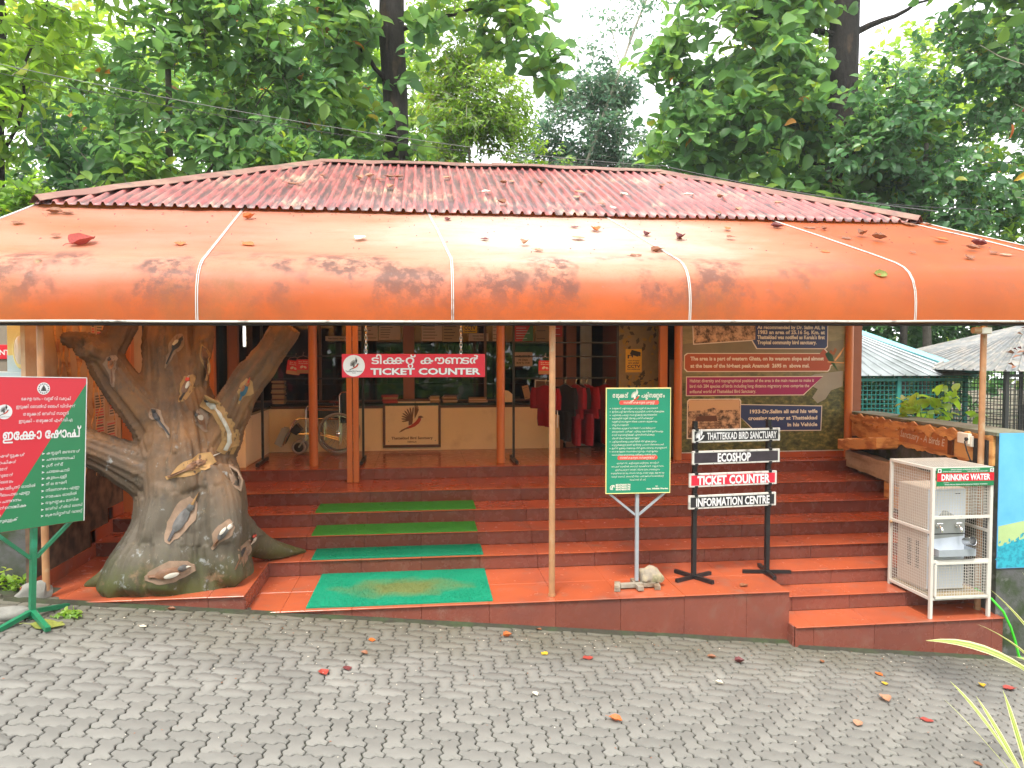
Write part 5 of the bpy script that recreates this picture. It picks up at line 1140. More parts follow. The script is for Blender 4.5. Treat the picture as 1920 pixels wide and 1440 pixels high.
# ---- direction sign stand
t = thing('direction_sign', 'black frame stand carrying four direction boards on the landing', 'sign', (3.065, 7.02, .002), math.atan2(.08, .79))
DX = .40
for s_ in (-1, 1):
    m = MB(); m.bar((s_ * DX, .03, .03), (s_ * DX, .03, 1.555), .04, .04); m.build('post', 'black_metal', t)
    for an in (3, 95):
        m = MB(); a = R(an + s_ * (-18)); l = .24; m.bar((s_ * DX - l * cos(a), .03 - l * sin(a), .018 if an == 3 else .020), (s_ * DX + l * cos(a), .03 + l * sin(a), .018 if an == 3 else .020), .034, .030 if an == 3 else .034); m.build('foot', 'black_metal', t)
for i, (z0, z1, dx, s_, mt_, wdt, sz, bold, lab) in enumerate(((1.345, 1.475, .03, 'THATTEKKAD BIRD SANCTUARY', 'black_board', .755, .098, .022, 'black sanctuary name board with white bird'), (1.130, 1.265, .03, 'ECOSHOP', 'wood_board', .36, .115, .035, 'dark wood-look ecoshop board'),
                                       (.910, 1.045, .0, 'TICKET COUNTER', 'sign_red', .78, .118, .038, 'red ticket counter board'), (.695, .83, -.005, 'INFORMATION CENTRE', 'black_board', .80, .112, .028, 'black information centre board'))):
    m = MB(); m.rbox((-.475 + dx, -.012, z0), (.475 + dx, .009, z1), .003); b = m.build('board', 'white_trim', t, label=lab)
    m = MB(); m.flat([(-.455 + dx, z0 + .018), (.452 + dx, z0 + .018), (.452 + dx, z1 - .018), (-.455 + dx, z1 - .018)], -.0134); m.build('face', mt_, b)
    m = MB(); cx = dx + (.055 if i == 0 else (-.03 if i == 1 else 0)); text(s_, sz, bold, wdt, 'C', cx, z0 + (z1 - z0) * .5 - sz * .36, -.0142, mb=m)
    if i == 0: bird_logo(m, -.372, z0 + .064, .135, -.0144, 0, 0, 0)
    m.v = [(x * 1 , y, z) for x, y, z in m.v]; m.build('lettering', 'print_white', b)
    if i in (2,):
        m = MB(); text(s_, sz, bold + .018, wdt, 'C', cx, z0 + (z1 - z0) * .5 - sz * .36, -.0138, mb=m); m.build('letter_outline', 'print_black', b)
    for s2 in (-1, 1):
        for z in (z0, z1): MB().box((s2 * DX - .016, -.019, z - .014), (s2 * DX + .016, .012, z + .014)).build('clamp', 'black_metal', b)
    m = MB()
    for q in (-.47, -.25, 0, .22, .44): 
        for z in (z0 + .008, z1 - .008): m.flat(disc(dx + q, z, .004, 6), -.0128)
    m.build('screw', 'black_metal', b)

# ---- big information panel
t = thing('information_panel', 'large landscape photo panel with text boxes between two orange columns', 'sign', (4.80, 9.985, .85))
bw_ = lambda mb, name, mat: mb.build(name, mat, t, world=True)
def landscape():
    m = M('landscape_print', (.10, .12, .04), rough=.45); tt = m.node_tree; n = tt.nodes; L = tt.links.new; b = n['Principled BSDF']
    g = n.new('ShaderNodeNewGeometry'); s = n.new('ShaderNodeSeparateXYZ'); L(g.outputs['Position'], s.inputs[0])
    def nz(sc_, st=(1, 1, 1), d=8):
        mp = n.new('ShaderNodeMapping'); mp.inputs['Scale'].default_value = st; L(g.outputs['Position'], mp.inputs[0]); z = n.new('ShaderNodeTexNoise'); z.inputs['Scale'].default_value = sc_; z.inputs['Detail'].default_value = d; z.inputs['Roughness'].default_value = .7; L(mp.outputs[0], z.inputs['Vector']); return z.outputs['Fac']
    fo = n.new('ShaderNodeValToRGB'); e = fo.color_ramp.elements; e[0].position = .36; e[0].color = (.02, .028, .008, 1); e[1].position = .66; e[1].color = (.24, .21, .055, 1); x = e.new(.52); x.color = (.085, .095, .026, 1)
    L(nz(9, (1, 1, 1.6), 10), fo.inputs[0])
    hz = n.new('ShaderNodeValToRGB'); e = hz.color_ramp.elements; e[0].position = .35; e[0].color = (.15, .14, .065, 1); e[1].position = .65; e[1].color = (.30, .26, .13, 1); L(nz(2.0, (1, 1, 3)), hz.inputs[0])
    a = n.new('ShaderNodeMath'); a.operation = 'MULTIPLY_ADD'; a.inputs[1].default_value = .5; L(nz(1.6), a.inputs[0]); L(s.outputs['Z'], a.inputs[2])
    r = n.new('ShaderNodeMapRange'); r.inputs['From Min'].default_value = 2.05; r.inputs['From Max'].default_value = 2.35; L(a.outputs[0], r.inputs['Value'])
    x = n.new('ShaderNodeMix'); x.data_type = 'RGBA'; L(r.outputs[0], x.inputs['Factor']); L(fo.outputs[0], x.inputs['A']); L(hz.outputs[0], x.inputs['B'])
    L(x.outputs['Result'], b.inputs['Base Color']); MAT['landscape_print'] = m
landscape()
mk('river_print', (.26, .25, .20), rough=.45, var=.15, vscale=3); mk('hill_print', (.17, .15, .085), rough=.45, var=.2, vscale=4)
def sepia():
    m = M('sepia_photo', (.5, .32, .18), rough=.5); tt = m.node_tree; n = tt.nodes; L = tt.links.new; b = n['Principled BSDF']; z = n.new('ShaderNodeTexNoise'); z.inputs['Scale'].default_value = 9; z.inputs['Detail'].default_value = 8; z.inputs['Roughness'].default_value = .75
    L(n['Texture Coordinate'].outputs['Object'], z.inputs['Vector']); r = n.new('ShaderNodeValToRGB'); e = r.color_ramp.elements; e[0].position = .42; e[0].color = (.05, .025, .012, 1); e[1].position = .58; e[1].color = (.58, .38, .22, 1); L(z.outputs['Fac'], r.inputs[0]); L(r.outputs[0], b.inputs['Base Color']); MAT['sepia_photo'] = m
sepia()
m = MB(); m.box((3.585, 9.986, .85), (6.01, 10.03, 2.79)); bw_(m, 'photo_print', 'landscape_print')
m = MB(); m.flat([(5.98, 1.98), (5.55, 1.93), (5.35, 1.85), (5.60, 1.72), (5.52, 1.60), (5.60, 1.52), (5.72, 1.58), (5.80, 1.70), (5.98, 1.76)], 9.9852); bw_(m, 'printed_river', 'river_print')
m = MB(); m.flat([(3.59, 2.35), (3.8, 2.38), (4.2, 2.62), (4.5, 2.45), (4.9, 2.30), (5.4, 2.36), (5.98, 2.42), (5.98, 2.18), (3.59, 2.12)], 9.9854); bw_(m, 'printed_hill', 'hill_print')
m = MB(); m.box((3.57, 9.975, .838), (6.03, 10.03, .8495)); m.box((6.0102, 9.975, .85), (6.022, 10.03, 2.79)); bw_(m, 'frame', 'white_trim')
m = MB(); m.rbox((3.56, 9.978, .752), (6.1, 9.999, .836), .002); bw_(m, 'skirting', 'tile')
def grow(p, d): cx = sum(q[0] for q in p) / len(p); cz = sum(q[1] for q in p) / len(p); return [(x + d * (1 if x > cx else -1), z + d * (1 if z > cz else -1)) for x, z in p]
BX_ = dict(navy=([(4.66, 2.72), (5.73, 2.72), (5.73, 2.33), (5.70, 2.30), (4.69, 2.30), (4.62, 2.41), (4.66, 2.42)], 'navy'), rust=([(3.64, 2.19), (3.68, 2.22), (5.62, 2.22), (5.68, 2.29), (5.72, 2.25), (5.83, 2.08), (5.78, 2.06), (5.77, 2.01), (5.74, 1.98), (3.68, 1.98), (3.64, 2.02)], 'rust_print'),
    maroon=([(3.67, 1.895), (5.67, 1.895), (5.38, 1.645), (3.67, 1.645)], 'maroon'), navy2=([(4.46, 1.505), (5.66, 1.475), (5.65, 1.14), (4.67, 1.145), (4.46, 1.33)], 'navy'))
for k, (p, mt_) in BX_.items():
    m = MB(); m.flat(grow(p, .012), 9.984); bw_(m, 'caption_border', 'print_cream'); m = MB(); m.flat(p, 9.983); bw_(m, 'caption_box', mt_)
for p in ([(3.75, 2.72), (4.66, 2.72), (4.66, 2.42), (3.77, 2.36)], [(3.69, 1.55), (3.72, 1.58), (4.43, 1.58), (4.45, 1.55), (4.45, 1.05), (3.69, 1.05)]):
    m = MB(); m.flat(grow(p, .014), 9.9835); bw_(m, 'photo_border', 'print_cream'); m = MB(); m.flat(p, 9.9826); bw_(m, 'old_photo', 'sepia_photo')
m = MB(); m.flat([(3.70, 1.575), (4.44, 1.575), (4.44, 1.44), (4.2, 1.43), (4.05, 1.47), (3.95, 1.44), (3.70, 1.42)], 9.9822); bw_(m, 'printed_sky', 'sepia_light')
m = MB(); m.flat([(3.79, 1.28), (4.12, 1.28), (4.10, 1.36), (3.82, 1.35)], 9.9820)
for z in (1.21, 1.24, 1.17): m.box((3.8, 9.9812, z), (4.15, 9.9818, z + .008))
bw_(m, 'printed_ferry', 'dark_wood')
LT = {}
for s_, x0, z, wd_, al in (('As recommended by Dr. Salim Ali, in', 4.69, 2.57, 1.0, 'L'), ('1983 an area of 25.16 Sq. Km. at', 4.69, 2.50, 1.0, 'L'), ("Thattekkad was notified as Kerala's first", 4.69, 2.43, 1.0, 'L'), ('Tropical community bird sanctuary.', 4.69, 2.358, .88, 'L'),
        ('The area is a part of western Ghats, on its western slope and almost', 3.72, 2.13, 1.96, 'L'), ('at the base of the highest peak Anamudi  2695 m  above msl.', 3.72, 2.03, 1.75, 'L'),
        ('Habitat diversity and topographical position of the area is the main reason to make it', 3.71, 1.825, 1.83, 'L'), ('bird rich 284 species of birds including long distance migratory ones comprise the', 3.71, 1.75, 1.76, 'L'), ('avifaunal world of Thattekkad Bird Sanctuary.', 3.71, 1.675, .97, 'L'),
        ('1933-Dr.Salim ali and his wife', 5.60, 1.385, 1.02, 'R'), ('crossing periyar at Thattekkad', 5.60, 1.292, 1.03, 'R'), ('in his Vehicle', 5.60, 1.197, .45, 'R')):
    text(s_, .064 if 1.6 < z < 1.9 else .072, .012 if 1.6 < z < 1.9 else .04, wd_, al, x0, z, 9.9815, mb=LT.setdefault(0 if z > 2.3 else 1 if z > 2 else 2 if z > 1.6 else 3, MB()))
for q in LT.values(): bw_(q, 'lettering', 'print_cream')
m = MB(); m.flat([(5.70, 2.22), (5.76, 2.26), (5.82, 2.18), (5.84, 2.10), (5.90, 1.98), (5.80, 2.08), (5.74, 2.14)], 9.9818, 0); m.flat([(5.76, 2.24), (5.84, 2.20), (5.88, 2.28), (5.85, 2.31), (5.82, 2.24), (5.79, 2.28)], 9.9814, 1); m.flat([(5.84, 2.13), (5.86, 2.12), (5.93, 2.20), (5.99, 2.30), (5.985, 2.32), (5.91, 2.22)], 9.9812, 2); m.flat([(5.74, 2.115), (5.99, 2.10), (5.99, 2.085), (5.74, 2.10)], 9.9811, 2)
m.build('printed_bird', ['leaf_dark', 'bird_rust', 'relief_wood'], t, world=True)

# ---- leafy mural panel with camera warning sticker
t = thing('mural_panel', 'tall panel printed with yellow leaves beside the shop doorway', 'sign', (3.15, 10.5, .76))
mk('leaf_print_bg', (.22, .17, .06), rough=.5, var=.3, vscale=3); mk('leaf_print', (.35, .22, .03), rough=.5, rand=.4); mk('leaf_print_dark', (.05, .045, .015), rough=.5)
m = MB(); m.box((2.83, 10.5, .752), (3.47, 10.56, 2.79)); m.build('photo_print', 'leaf_print_bg', t, world=True)
m = MB()
for k in range(150):
    x = random.uniform(2.88, 3.42); z = random.choice((random.uniform(1.2, 2.0), random.uniform(2.2, 2.75), random.uniform(1.55, 1.9))); a = random.random() * 6.28; l = random.uniform(.05, .11); w_ = l * .28
    m.flat([(x, z), (x + l * .5 * cos(a) - w_ * sin(a), z + l * .5 * sin(a) + w_ * cos(a)), (x + l * cos(a), z + l * sin(a)), (x + l * .5 * cos(a) + w_ * sin(a), z + l * .5 * sin(a) - w_ * cos(a))], 10.4995 - k * .00001, 0 if random.random() < .5 else 1)
m.build('printed_leaves', ['leaf_print', 'leaf_print_dark'], t, world=True)
t = thing('camera_notice', 'yellow CCTV warning sticker on the leafy panel', 'sticker', (3.06, 10.497, 1.955))
m = MB(); m.box((-.12, 0, 0), (.12, .002, .335)); m.build('sheet', 'yellow_print', t)
m = MB(); m.flat([(-.09, .20), (-.07, .20), (-.07, .235), (-.03, .235), (-.03, .215), (-.01, .215), (-.01, .255), (-.03, .255), (-.05, .245), (-.07, .25), (-.09, .25)], -.001); m.flat([(-.06, .26), (.06, .225), (.105, .27), (.10, .29), (-.03, .325)], -.001); m.flat([(.04, .245), (.10, .23), (.10, .265)], -.0012)
for s_, z, sz, wd_ in (('These Premises', .160, .022, .17), ('are under', .125, .034, .16), ('CCTV', .065, .06, .19), ('Surveillance', .038, .022, .19)): text(s_, sz, .03, wd_, 'C', 0, z, -.001, mb=m)
m.build('lettering', 'print_black', t)
m = MB(); m.rbox((3.50, 10.2, .752), (3.62, 10.23, 2.14), .004); o = m.build('flat_post', 'blank_grey'); o['label'] = 'dark grey flat strip standing beside the round orange column'; o['category'] = 'post'
m = MB(); m.rbox((3.31, 10.06, .752), (3.42, 10.14, 2.79), .004); bp(m, 'door_post', 'column_paint')

# ---- framed bird logo on the counter front
t = thing('logo_panel', 'square cream panel with red-breasted flying bird emblem on the counter front', 'sign', (-.13, 11.43, .80))
m = MB(); m.rbox((-.435, -.02, 0), (.435, .018, .04), .003); m.rbox((-.435, -.02, .70), (.435, .018, .74), .003); m.rbox((-.435, -.02, .041), (-.40, .018, .699), .003); m.rbox((.40, -.02, .041), (.435, .018, .699), .003); m.build('frame', 'dark_wood', t)
m = MB(); m.box((-.399, -.008, .041), (.399, .015, .699)); m.build('panel', 'white_wall', t)
m = MB(); bird_logo(m, -.005, .445, .46, -.0095); text('Thattekkad Bird Sanctuary', .055, .035, .62, 'C', 0, .125, -.0095, mi=2, mb=m); text('KERALA', .038, .03, None, 'C', 0, .072, -.0095, mi=2, mb=m); m.build('bird_emblem', ['bird_brown', 'bird_red', 'bird_brown'], t)
m = MB()
for x in (-.35, .35):
    for z in (.10, .64): m.lathe([(.008, -.012), (.005, -.009)], (x, 0, z), 8, 'Y')
m.build('screw', 'steel', t)

# ================================================================== NOTICES ON THE GLASS
def notice(label, x0, z0, x1, z1, mat, y=11.548, lines=5, ink='print_black', tilt=0, title=None, grp='paper notices stuck on the counter glass'):
    t = thing('notice', label, 'notice', ((x0 + x1) / 2, y, z0), group=grp, rot=(0, tilt, 0)); w_ = x1 - x0; h = z1 - z0
    m = MB(); m.box((-w_ / 2, 0, 0), (w_ / 2, .0015, h)); m.build('sheet', mat, t)
    m = MB()
    for k in range(lines):
        z = h * (.12 + .70 * k / max(1, lines - 1)); l = random.uniform(.45, .95); m.flat([(-w_ * .42, z), (-w_ * .42 + w_ * .84 * l, z), (-w_ * .42 + w_ * .84 * l, z + h * .025), (-w_ * .42, z + h * .025)], -.0006)
    if title: m = MB(); [text(s_, sz, .03, wd_ * w_, 'C', 0, zz * h, -.0008, mb=m) for s_, sz, wd_, zz in title]
    m.build('lettering', ink, t); return t
notice('pale sheet half behind the double post, high on the glass', -.95, 2.42, -.86, 2.75, 'paper')
notice('narrow handwritten sheet beside the left chain', -.83, 2.42, -.64, 2.75, 'paper')
notice('wide handwritten sheet right of the left chain', -.625, 2.435, -.30, 2.75, 'paper', lines=7)
notice('pale typed sheet right of the brown window post', .02, 2.42, .335, 2.75, 'paper', lines=6)
notice('yellowed sheet next to the right chain', .34, 2.41, .64, 2.75, 'paper_old', lines=6)
notice('orange CCTV surveillance sticker at the top of the glass', .655, 2.545, .87, 2.78, 'yellow_print', title=[('CCTV', .085, .8, .22), ('Surveillance', .035, .8, .06)])
notice('white strip with green picture and two lines of print under the orange sticker', .745, 2.42, 1.05, 2.54, 'paper', title=[('Sanctuary Timings', .03, .6, .6), ('For Information', .03, .5, .2)])
notice('pinkish sheet left of the right round column', 1.115, 2.42, 1.205, 2.75, 'paper')
t = notice('small red and green price board high on the glass', 1.46, 2.42, 1.75, 2.76, 'print_red', lines=7, ink='print_white')
m = MB(); m.flat([(.145, .33), (-.03, .002), (.145, .002)], -.0003); m.build('green_half', 'sign_green', t)
notice('faded beige drawing beside the small red and green board', 1.79, 2.42, 2.0, 2.76, 'paper_old', lines=3)
notice('dark red leaflet with white dot on the brown post', 2.06, 2.49, 2.20, 2.76, 'print_red', y=11.49, lines=3, ink='print_white', grp='red leaflets by the doorway')
notice('typed paper with opening days taped mid-height behind the clothes rack', 1.44, 2.03, 1.74, 2.25, 'paper', title=[('WELCOME', .05, .7, .62), ('All Days', .04, .5, .40), ('08.00 To 17.00', .035, .7, .18)])
notice('rounded pinkish label above the wheelchair', -1.42, 2.42, -1.0, 2.49, 'pill_red' if False else 'paper', title=[('Sanctuary map inside', .03, .8, .35)])
notice('tilted brown card leaning on the counter under the rack', 1.60, 1.53, 1.70, 1.74, 'card', y=11.40, tilt=R(-14), lines=2)
notice('pair of tan envelopes standing on the counter', 1.69, 1.50, 1.76, 1.70, 'paper_old', y=11.42, tilt=R(8), lines=2)
t = thing('picture_frame', 'empty white picture frame behind the small red shirt', 'frame', (1.865, 11.35, 1.56), rot=(0, R(3), 0))
m = MB(); m.box((-.13, 0, 0), (.13, .015, .018)); m.box((-.13, 0, .242), (.13, .015, .26)); m.box((-.13, 0, .0185), (-.112, .015, .2415)); m.box((.112, 0, .0185), (.13, .015, .2415)); m.build('frame_bar', 'white_trim', t)
m = MB(); m.box((-.1118, .006, .0182), (.1118, .010, .2418)); m.build('backing', 'dark_wood', t)

# ---- stacks on the counter
def stack(label, x0, x1, z0, h, n, mats, y=11.75, name='book_stack', cat='books', grp='stacks of papers and books on the counter'):
    t = thing(name, label, cat, ((x0 + x1) / 2, y, z0), group=grp); z = 0
    for k in range(n):
        hh = h / n; w_ = (x1 - x0) / 2 * random.uniform(.86, 1); dx = random.uniform(-.01, .01); m = MB(); m.rbox((-w_ + dx, -.10, z + .0004), (w_ + dx, .09, z + hh - .0006), .003); o = m.build('book', mats[k % len(mats)], t); o.rotation_euler = (0, 0, random.uniform(-.07, .07)); z += hh
    return t
stack('red register books stacked left of the brown window post', -.58, -.33, 1.479, .12, 4, ['book_red', 'book_red', 'card'], y=11.46)
stack('low stack of tan papers right of the brown window post', .13, .29, 1.479, .10, 5, ['card', 'paper_old', 'paper'], y=11.47)
stack('wider bundle of tan booklets beside the low stack', .33, .56, 1.479, .11, 6, ['card', 'paper', 'dark_wood'], y=11.47)
stack('flat spread pile of pale papers near the right round column', .73, 1.02, 1.479, .075, 4, ['paper', 'card'], y=11.47)
stack('tall stack of old books behind the right limb of the stump', -2.19, -2.00, 1.479, .34, 13, ['card', 'paper_old', 'dark_wood'], y=11.49)
stack('red folder lying behind the wheelchair handle', -1.35, -1.0, 1.479, .03, 2, ['book_red'], y=11.47)
t = thing('sack', 'yellow paper sack at the end of the counter beside the black rack', 'bag', (1.32, 11.47, 1.479))
m = MB(); m.prism([(-.10, 0), (.10, 0), (.09, .12), (.03, .17), (-.06, .19), (-.11, .16)], -.06, .05); m.build('sack_body', 'white_wall', t)

# ================================================================== CLOTHES RACKS
def rack(label, x0, x1, y, rails, top, name='display_rack'):
    t = thing(name, label, 'rack', ((x0 + x1) / 2, y, .752), group='black metal display racks on the platform'); X = (x1 - x0) / 2
    for s_ in (-1, 1):
        m = MB(); m.bar((s_ * X, 0, .0), (s_ * X, 0, top - .752), .03, .03); m.build('upright', 'black_metal', t)
        m = MB(); m.rbox((s_ * X - .022, -.36, .002), (s_ * X + .022, .30, .05), .006); m.build('foot', 'black_metal', t)
    for z in rails: m = MB(); m.bar((-X, .018, z - .752), (X, .018, z - .752), .02, .02); m.build('rail', 'black_metal', t)
    return t
rack('black rack of rails in front of the counter and wheelchair', -2.10, -.775, 10.30, (2.19, 1.885), 2.6)
rack('black rack with shirts hanging by the shop doorway', 1.265, 2.72, 10.12, (2.375, 2.185, 1.885), 2.62)
def pouch(label, x, y, z, tilt=0):
    t = thing('hanging_pouch', label, 'pouch', (x, y, z), group='red pouches hanging on the racks', rot=(0, tilt, R(random.uniform(-8, 8))))
    m = MB(); m.zprism(roundrect(-.09, 0, .09, .19, .015), -.008, .008); m.xf(Matrix.Rotation(pi / 2, 4, 'X') @ Matrix.Identity(4)); m.xf(Matrix.Translation((0, 0, 0))); m.build('pack', 'print_red', t)
    m = MB(); m.flat(roundrect(-.085, .004, .085, .05, .01), -.0095); m.build('label_band', 'card', t)
    m = MB(); [text(s_, .02, .02, .12, 'C', 0, zz, -.0098, mb=m) for s_, zz in (('Eco Shop', .155), ('Kerala', .13))]; m.flat(ell(-.02, .09, .025, .016, .6), -.0098); m.flat(ell(.025, .085, .022, .014, -.5), -.0098); m.build('lettering', 'print_cream', t)
    m = MB(); m.tube([(-.085, 0, .19), (-.07, 0, .215), (0, 0, .24), (.07, 0, .215), (.085, 0, .19)], .004, 6); m.tube([(0, 0, .24), (0, 0, .265), (.012, 0, .28), (.0, 0, .292)], .0035, 6); m.build('hanger', 'steel', t, smooth=True); return t
pouch('red pouch hanging on the left rack beside the wheelchair column', -1.56, 10.30, 1.955); pouch('red pouch hanging above the small red shirt on the right rack', 1.70, 10.12, 1.94)
pouch('red pouch half hidden behind the left rack pouch', -1.71, 10.36, 1.94, .15)
def garment(label, x, y, ztop, zlow, mat, wd=.10, dp=.42, stripe=False, trousers=True, rz=0, sleeve=None):
    t = thing('hanging_shirt', label, 'clothing', (x, y, ztop), rz, group='shirts and track suits on the right rack'); H = ztop - zlow; sh = min(.52, H * .55)
    def loft(name, prof, mat_, n=18, off=(0, 0), fold=.10, seed=0):
        mb = MB()
        for z, a, b in prof:
            for k in range(n):
                q = 2 * pi * k / n; f = 1 + fold * noise.noise(Vector((q * 1.6, z * 3, seed))) * (1 + abs(z) * .6); mb.v.append((off[0] + a * cos(q) * f, off[1] + b * sin(q) * f, z))
        k_ = len(prof); mb.add([], []); fs = [(i * n + j, i * n + (j + 1) % n, (i + 1) * n + (j + 1) % n, (i + 1) * n + j) for i in range(k_ - 1) for j in range(n)] + [tuple(range(n)), tuple((k_ - 1) * n + j for j in range(n))]
        mb.f += fs; mb.mi += [0] * len(fs); return mb.build(name, mat_, t, smooth=True)
    loft('shirt', [(-.005, .02, .06), (-.04, .04, .17), (-.12, .052, .21), (-.30, wd * .45, .22), (-sh, wd * .5, .23)], mat, fold=.35, seed=x * 7)
    loft('sleeve', [(-.04, .03, .05), (-.15, .05, .07), (-.33, .045, .075)], sleeve or mat, off=(.0, -.21), fold=.3, seed=x * 3)
    loft('sleeve', [(-.04, .03, .05), (-.15, .05, .07), (-.33, .045, .075)], sleeve or mat, off=(.0, .21), fold=.3, seed=x * 5)
    if trousers:
        loft('trouser_leg', [(-sh + .06, .05, .09), (-sh - .15, .045, .08), (-H, .035, .07)], mat, off=(-.025, -.09), fold=.3, seed=x); loft('trouser_leg', [(-sh + .06, .05, .09), (-sh - .15, .045, .08), (-H, .035, .07)], mat, off=(.03, .09), fold=.3, seed=x + 2)
    if stripe: m = MB(); m.box((-.012, -.24, -H), (.0, -.232, -.10)); m.build('stripe', 'print_white', t)
    m = MB(); m.tube([(0, -.20, -.05), (0, 0, .01), (0, .20, -.05)], .006, 6); m.tube([(0, 0, .01), (0, 0, .05), (.018, 0, .075), (.012, 0, .10), (-.006, 0, .095)], .005, 6); m.build('hanger', 'steel', t, smooth=True)
garment('small red track suit with white stripe left of the thin pole', 1.71, 10.14, 1.79, 1.22, 'shirt_red', .12, stripe=True, rz=R(35))
garment('black shirt just right of the thin canopy pole', 1.99, 10.15, 1.80, 1.02, 'shirt_black', .12, rz=R(20)); garment('dark red shirt in the middle of the rack', 2.14, 10.15, 1.80, .96, 'shirt_red', .12, rz=R(14))
garment('black shirt squeezed between two red shirts', 2.215, 10.17, 1.80, 1.2, 'shirt_black', .08, trousers=False, rz=R(10)); garment('red shirt with flared sleeve right of the black shirt', 2.29, 10.15, 1.80, .96, 'shirt_red', .13, rz=R(25)); garment('dark red shirt alone near the right end of the rack', 2.56, 10.15, 1.80, .97, 'shirt_red', .12, rz=R(16))

# ================================================================== WHEELCHAIR
t = thing('wheelchair', 'folded chrome wheelchair with black backrest parked against the counter', 'wheelchair', (-1.20, 11.12, .752))
def wheel(y):
    c = (0, y, .305); w_ = MB().ring(c, .288, .017, 'Y', 44, 8).build('tyre', 'tyre_grey', t, smooth=True)
    MB().ring((0, y - .028, .305), .262, .008, 'Y', 40, 6).build('push_rim', 'chrome', w_, smooth=True); MB().ring(c, .266, .008, 'Y', 40, 6).build('rim', 'chrome', w_, smooth=True)
    m = MB()
    for k in range(24): a = 2 * pi * k / 24; m.tube([(.03 * cos(a + .5), y, .305 + .03 * sin(a + .5)), (.265 * cos(a), y, .305 + .265 * sin(a))], .0018, 4, cap=False)
    m.build('spokes', 'chrome', w_, kind='stuff'); MB().lathe([(.012, -.04), (.030, -.03), (.030, .03), (.012, .04)], c, 14, 'Y').build('hub', 'chrome', w_)
for y in (0, .25): wheel(y)
for y in (-.005, .255):
    cw = MB().ring((-.56, y, .11), .085, .018, 'Y', 26, 8).build('castor', 'tyre_grey', t, smooth=True)
    m = MB(); m.lathe([(.02, -.018), (.068, -.012), (.068, .012), (.02, .018)], (-.56, y, .11), 18, 'Y'); m.build('castor_hub', 'rubber', cw); m = MB(); m.tube([(-.56, y - .025, .11), (-.50, y - .02, .20), (-.47, y, .27)], .011, 8); m.build('fork', 'grey_metal', cw, smooth=True)
for y in (.03, .22):
    for nm, p in (('push_handle', [(.02, y, .50), (.02, y, .86), (.06, y, .905), (.15, y, .91)]), ('side_frame', [(-.46, y, .20), (-.46, y, .66), (-.43, y, .705), (-.38, y, .71), (.02, y, .70)]), ('seat_rail', [(-.68, y, .42), (-.62, y, .50), (-.56, y, .525), (.02, y, .52)]), ('lower_rail', [(-.56, y, .30), (-.30, y, .30), (.02, y, .20)]), ('arm_rail', [(-.45, y, .655), (.02, y, .645)]), ('strut', [(-.20, y, .20), (-.20, y, .52)]), ('leg_rest', [(-.62, y, .50), (-.70, y, .33), (-.79, y, .14)]), ('rear_post', [(.02, y, .14), (.02, y, .52)])):
        m = MB(); m.tube(p, .0115, 8); m.build(nm, 'chrome', t, smooth=True)
    m = MB(); m.rbox((-.44, y - .008, .535), (.0, y + .008, .64), .004); m.build('side_guard', 'vinyl_black', t); m = MB(); m.rbox((-.42, y - .03, .712), (-.06, y + .03, .74), .01); m.build('arm_pad', 'vinyl_black', t)
    m = MB(); m.add([(-.88, y - .06, .20), (-.76, y - .06, .38), (-.70, y - .06, .36), (-.82, y - .06, .14)], [(0, 1, 2, 3)]); m.prism([(-.90, .17), (-.79, .40), (-.72, .385), (-.80, .12)], y - .07, y - .055); m.build('foot_plate', 'grey_metal', t); m = MB(); m.tube([(.13, y, .91), (.20, y, .905)], .018, 8); m.build('grip', 'rubber', t, smooth=True)
m = MB(); m.rbox((.0, .035, .47), (.03, .215, .89), .008); m.xf(Matrix.Translation((.02, 0, 0))); m.build('backrest', 'vinyl_black', t)
m = MB(); m.prism([(.02, .45), (.26, .45), (.22, .88), (.05, .90)], .08, .11); m.build('back_flap', 'vinyl_black', t)
m = MB(); m.rbox((-.44, .04, .50), (.0, .21, .53), .008); m.build('seat', 'vinyl_black', t); m = MB(); m.prism([(-.70, .34), (-.60, .45), (-.52, .36), (-.60, .28)], .04, .21); m.build('calf_strap', 'vinyl_black', t); m = MB(); m.rbox((-.44, -.004, .40), (-.28, .012, .53), .004); m.build('seat_flap', 'white_trim', t)

# ================================================================== DRINKING WATER STAND
t = thing('water_cage', 'white wire mesh cage with drinking water sign on the lowest steps', 'cage', (4.79, 6.46, -.298))
CW, CD, ZB, ZT = .60, .62, .19, 1.44
def post(x, y, z0, z1): return MB().bar((x, y, z0), (x, y, z1), .028, .028)
for x, y, z in ((0, 0, .0), (CW, 0, .0), (0, CD, .15), (CW, CD, .15)): post(x, y, z, ZT).build('leg', 'white_enamel', t)
def rails(z, which='FBLR', nm='rail', r=.026):
    for k, (a, b) in dict(F=((.015, 0), (CW - .015, 0)), B=((.015, CD), (CW - .015, CD)), L=((0, .015), (0, CD - .015)), R=((CW, .015), (CW, CD - .015))).items():
        if k in which: MB().bar((*a, z), (*b, z), r, r).build(nm, 'white_enamel', t)
rails(ZB); rails(ZT - .013); rails(.545, 'F'); rails(.965, 'F'); rails(.82, 'LR')
def mesh_panel(p0, p1, z0, z1, name='wire_panel', sp=.027, r=.0015):
    p0 = Vector(p0); p1 = Vector(p1); L_ = (p1 - p0).length; m = MB(); n = int(L_ / sp); k = int((z1 - z0) / sp)
    for i in range(1, n): q = p0.lerp(p1, i / n); m.bar((q.x, q.y, z0), (q.x, q.y, z1), r * 2, r * 2)
    for j in range(1, k): z = z0 + (z1 - z0) * j / k; m.bar((p0.x, p0.y, z), (p1.x, p1.y, z), r * 2, r * 2)
    return m.build(name, 'white_enamel', t, kind='stuff')
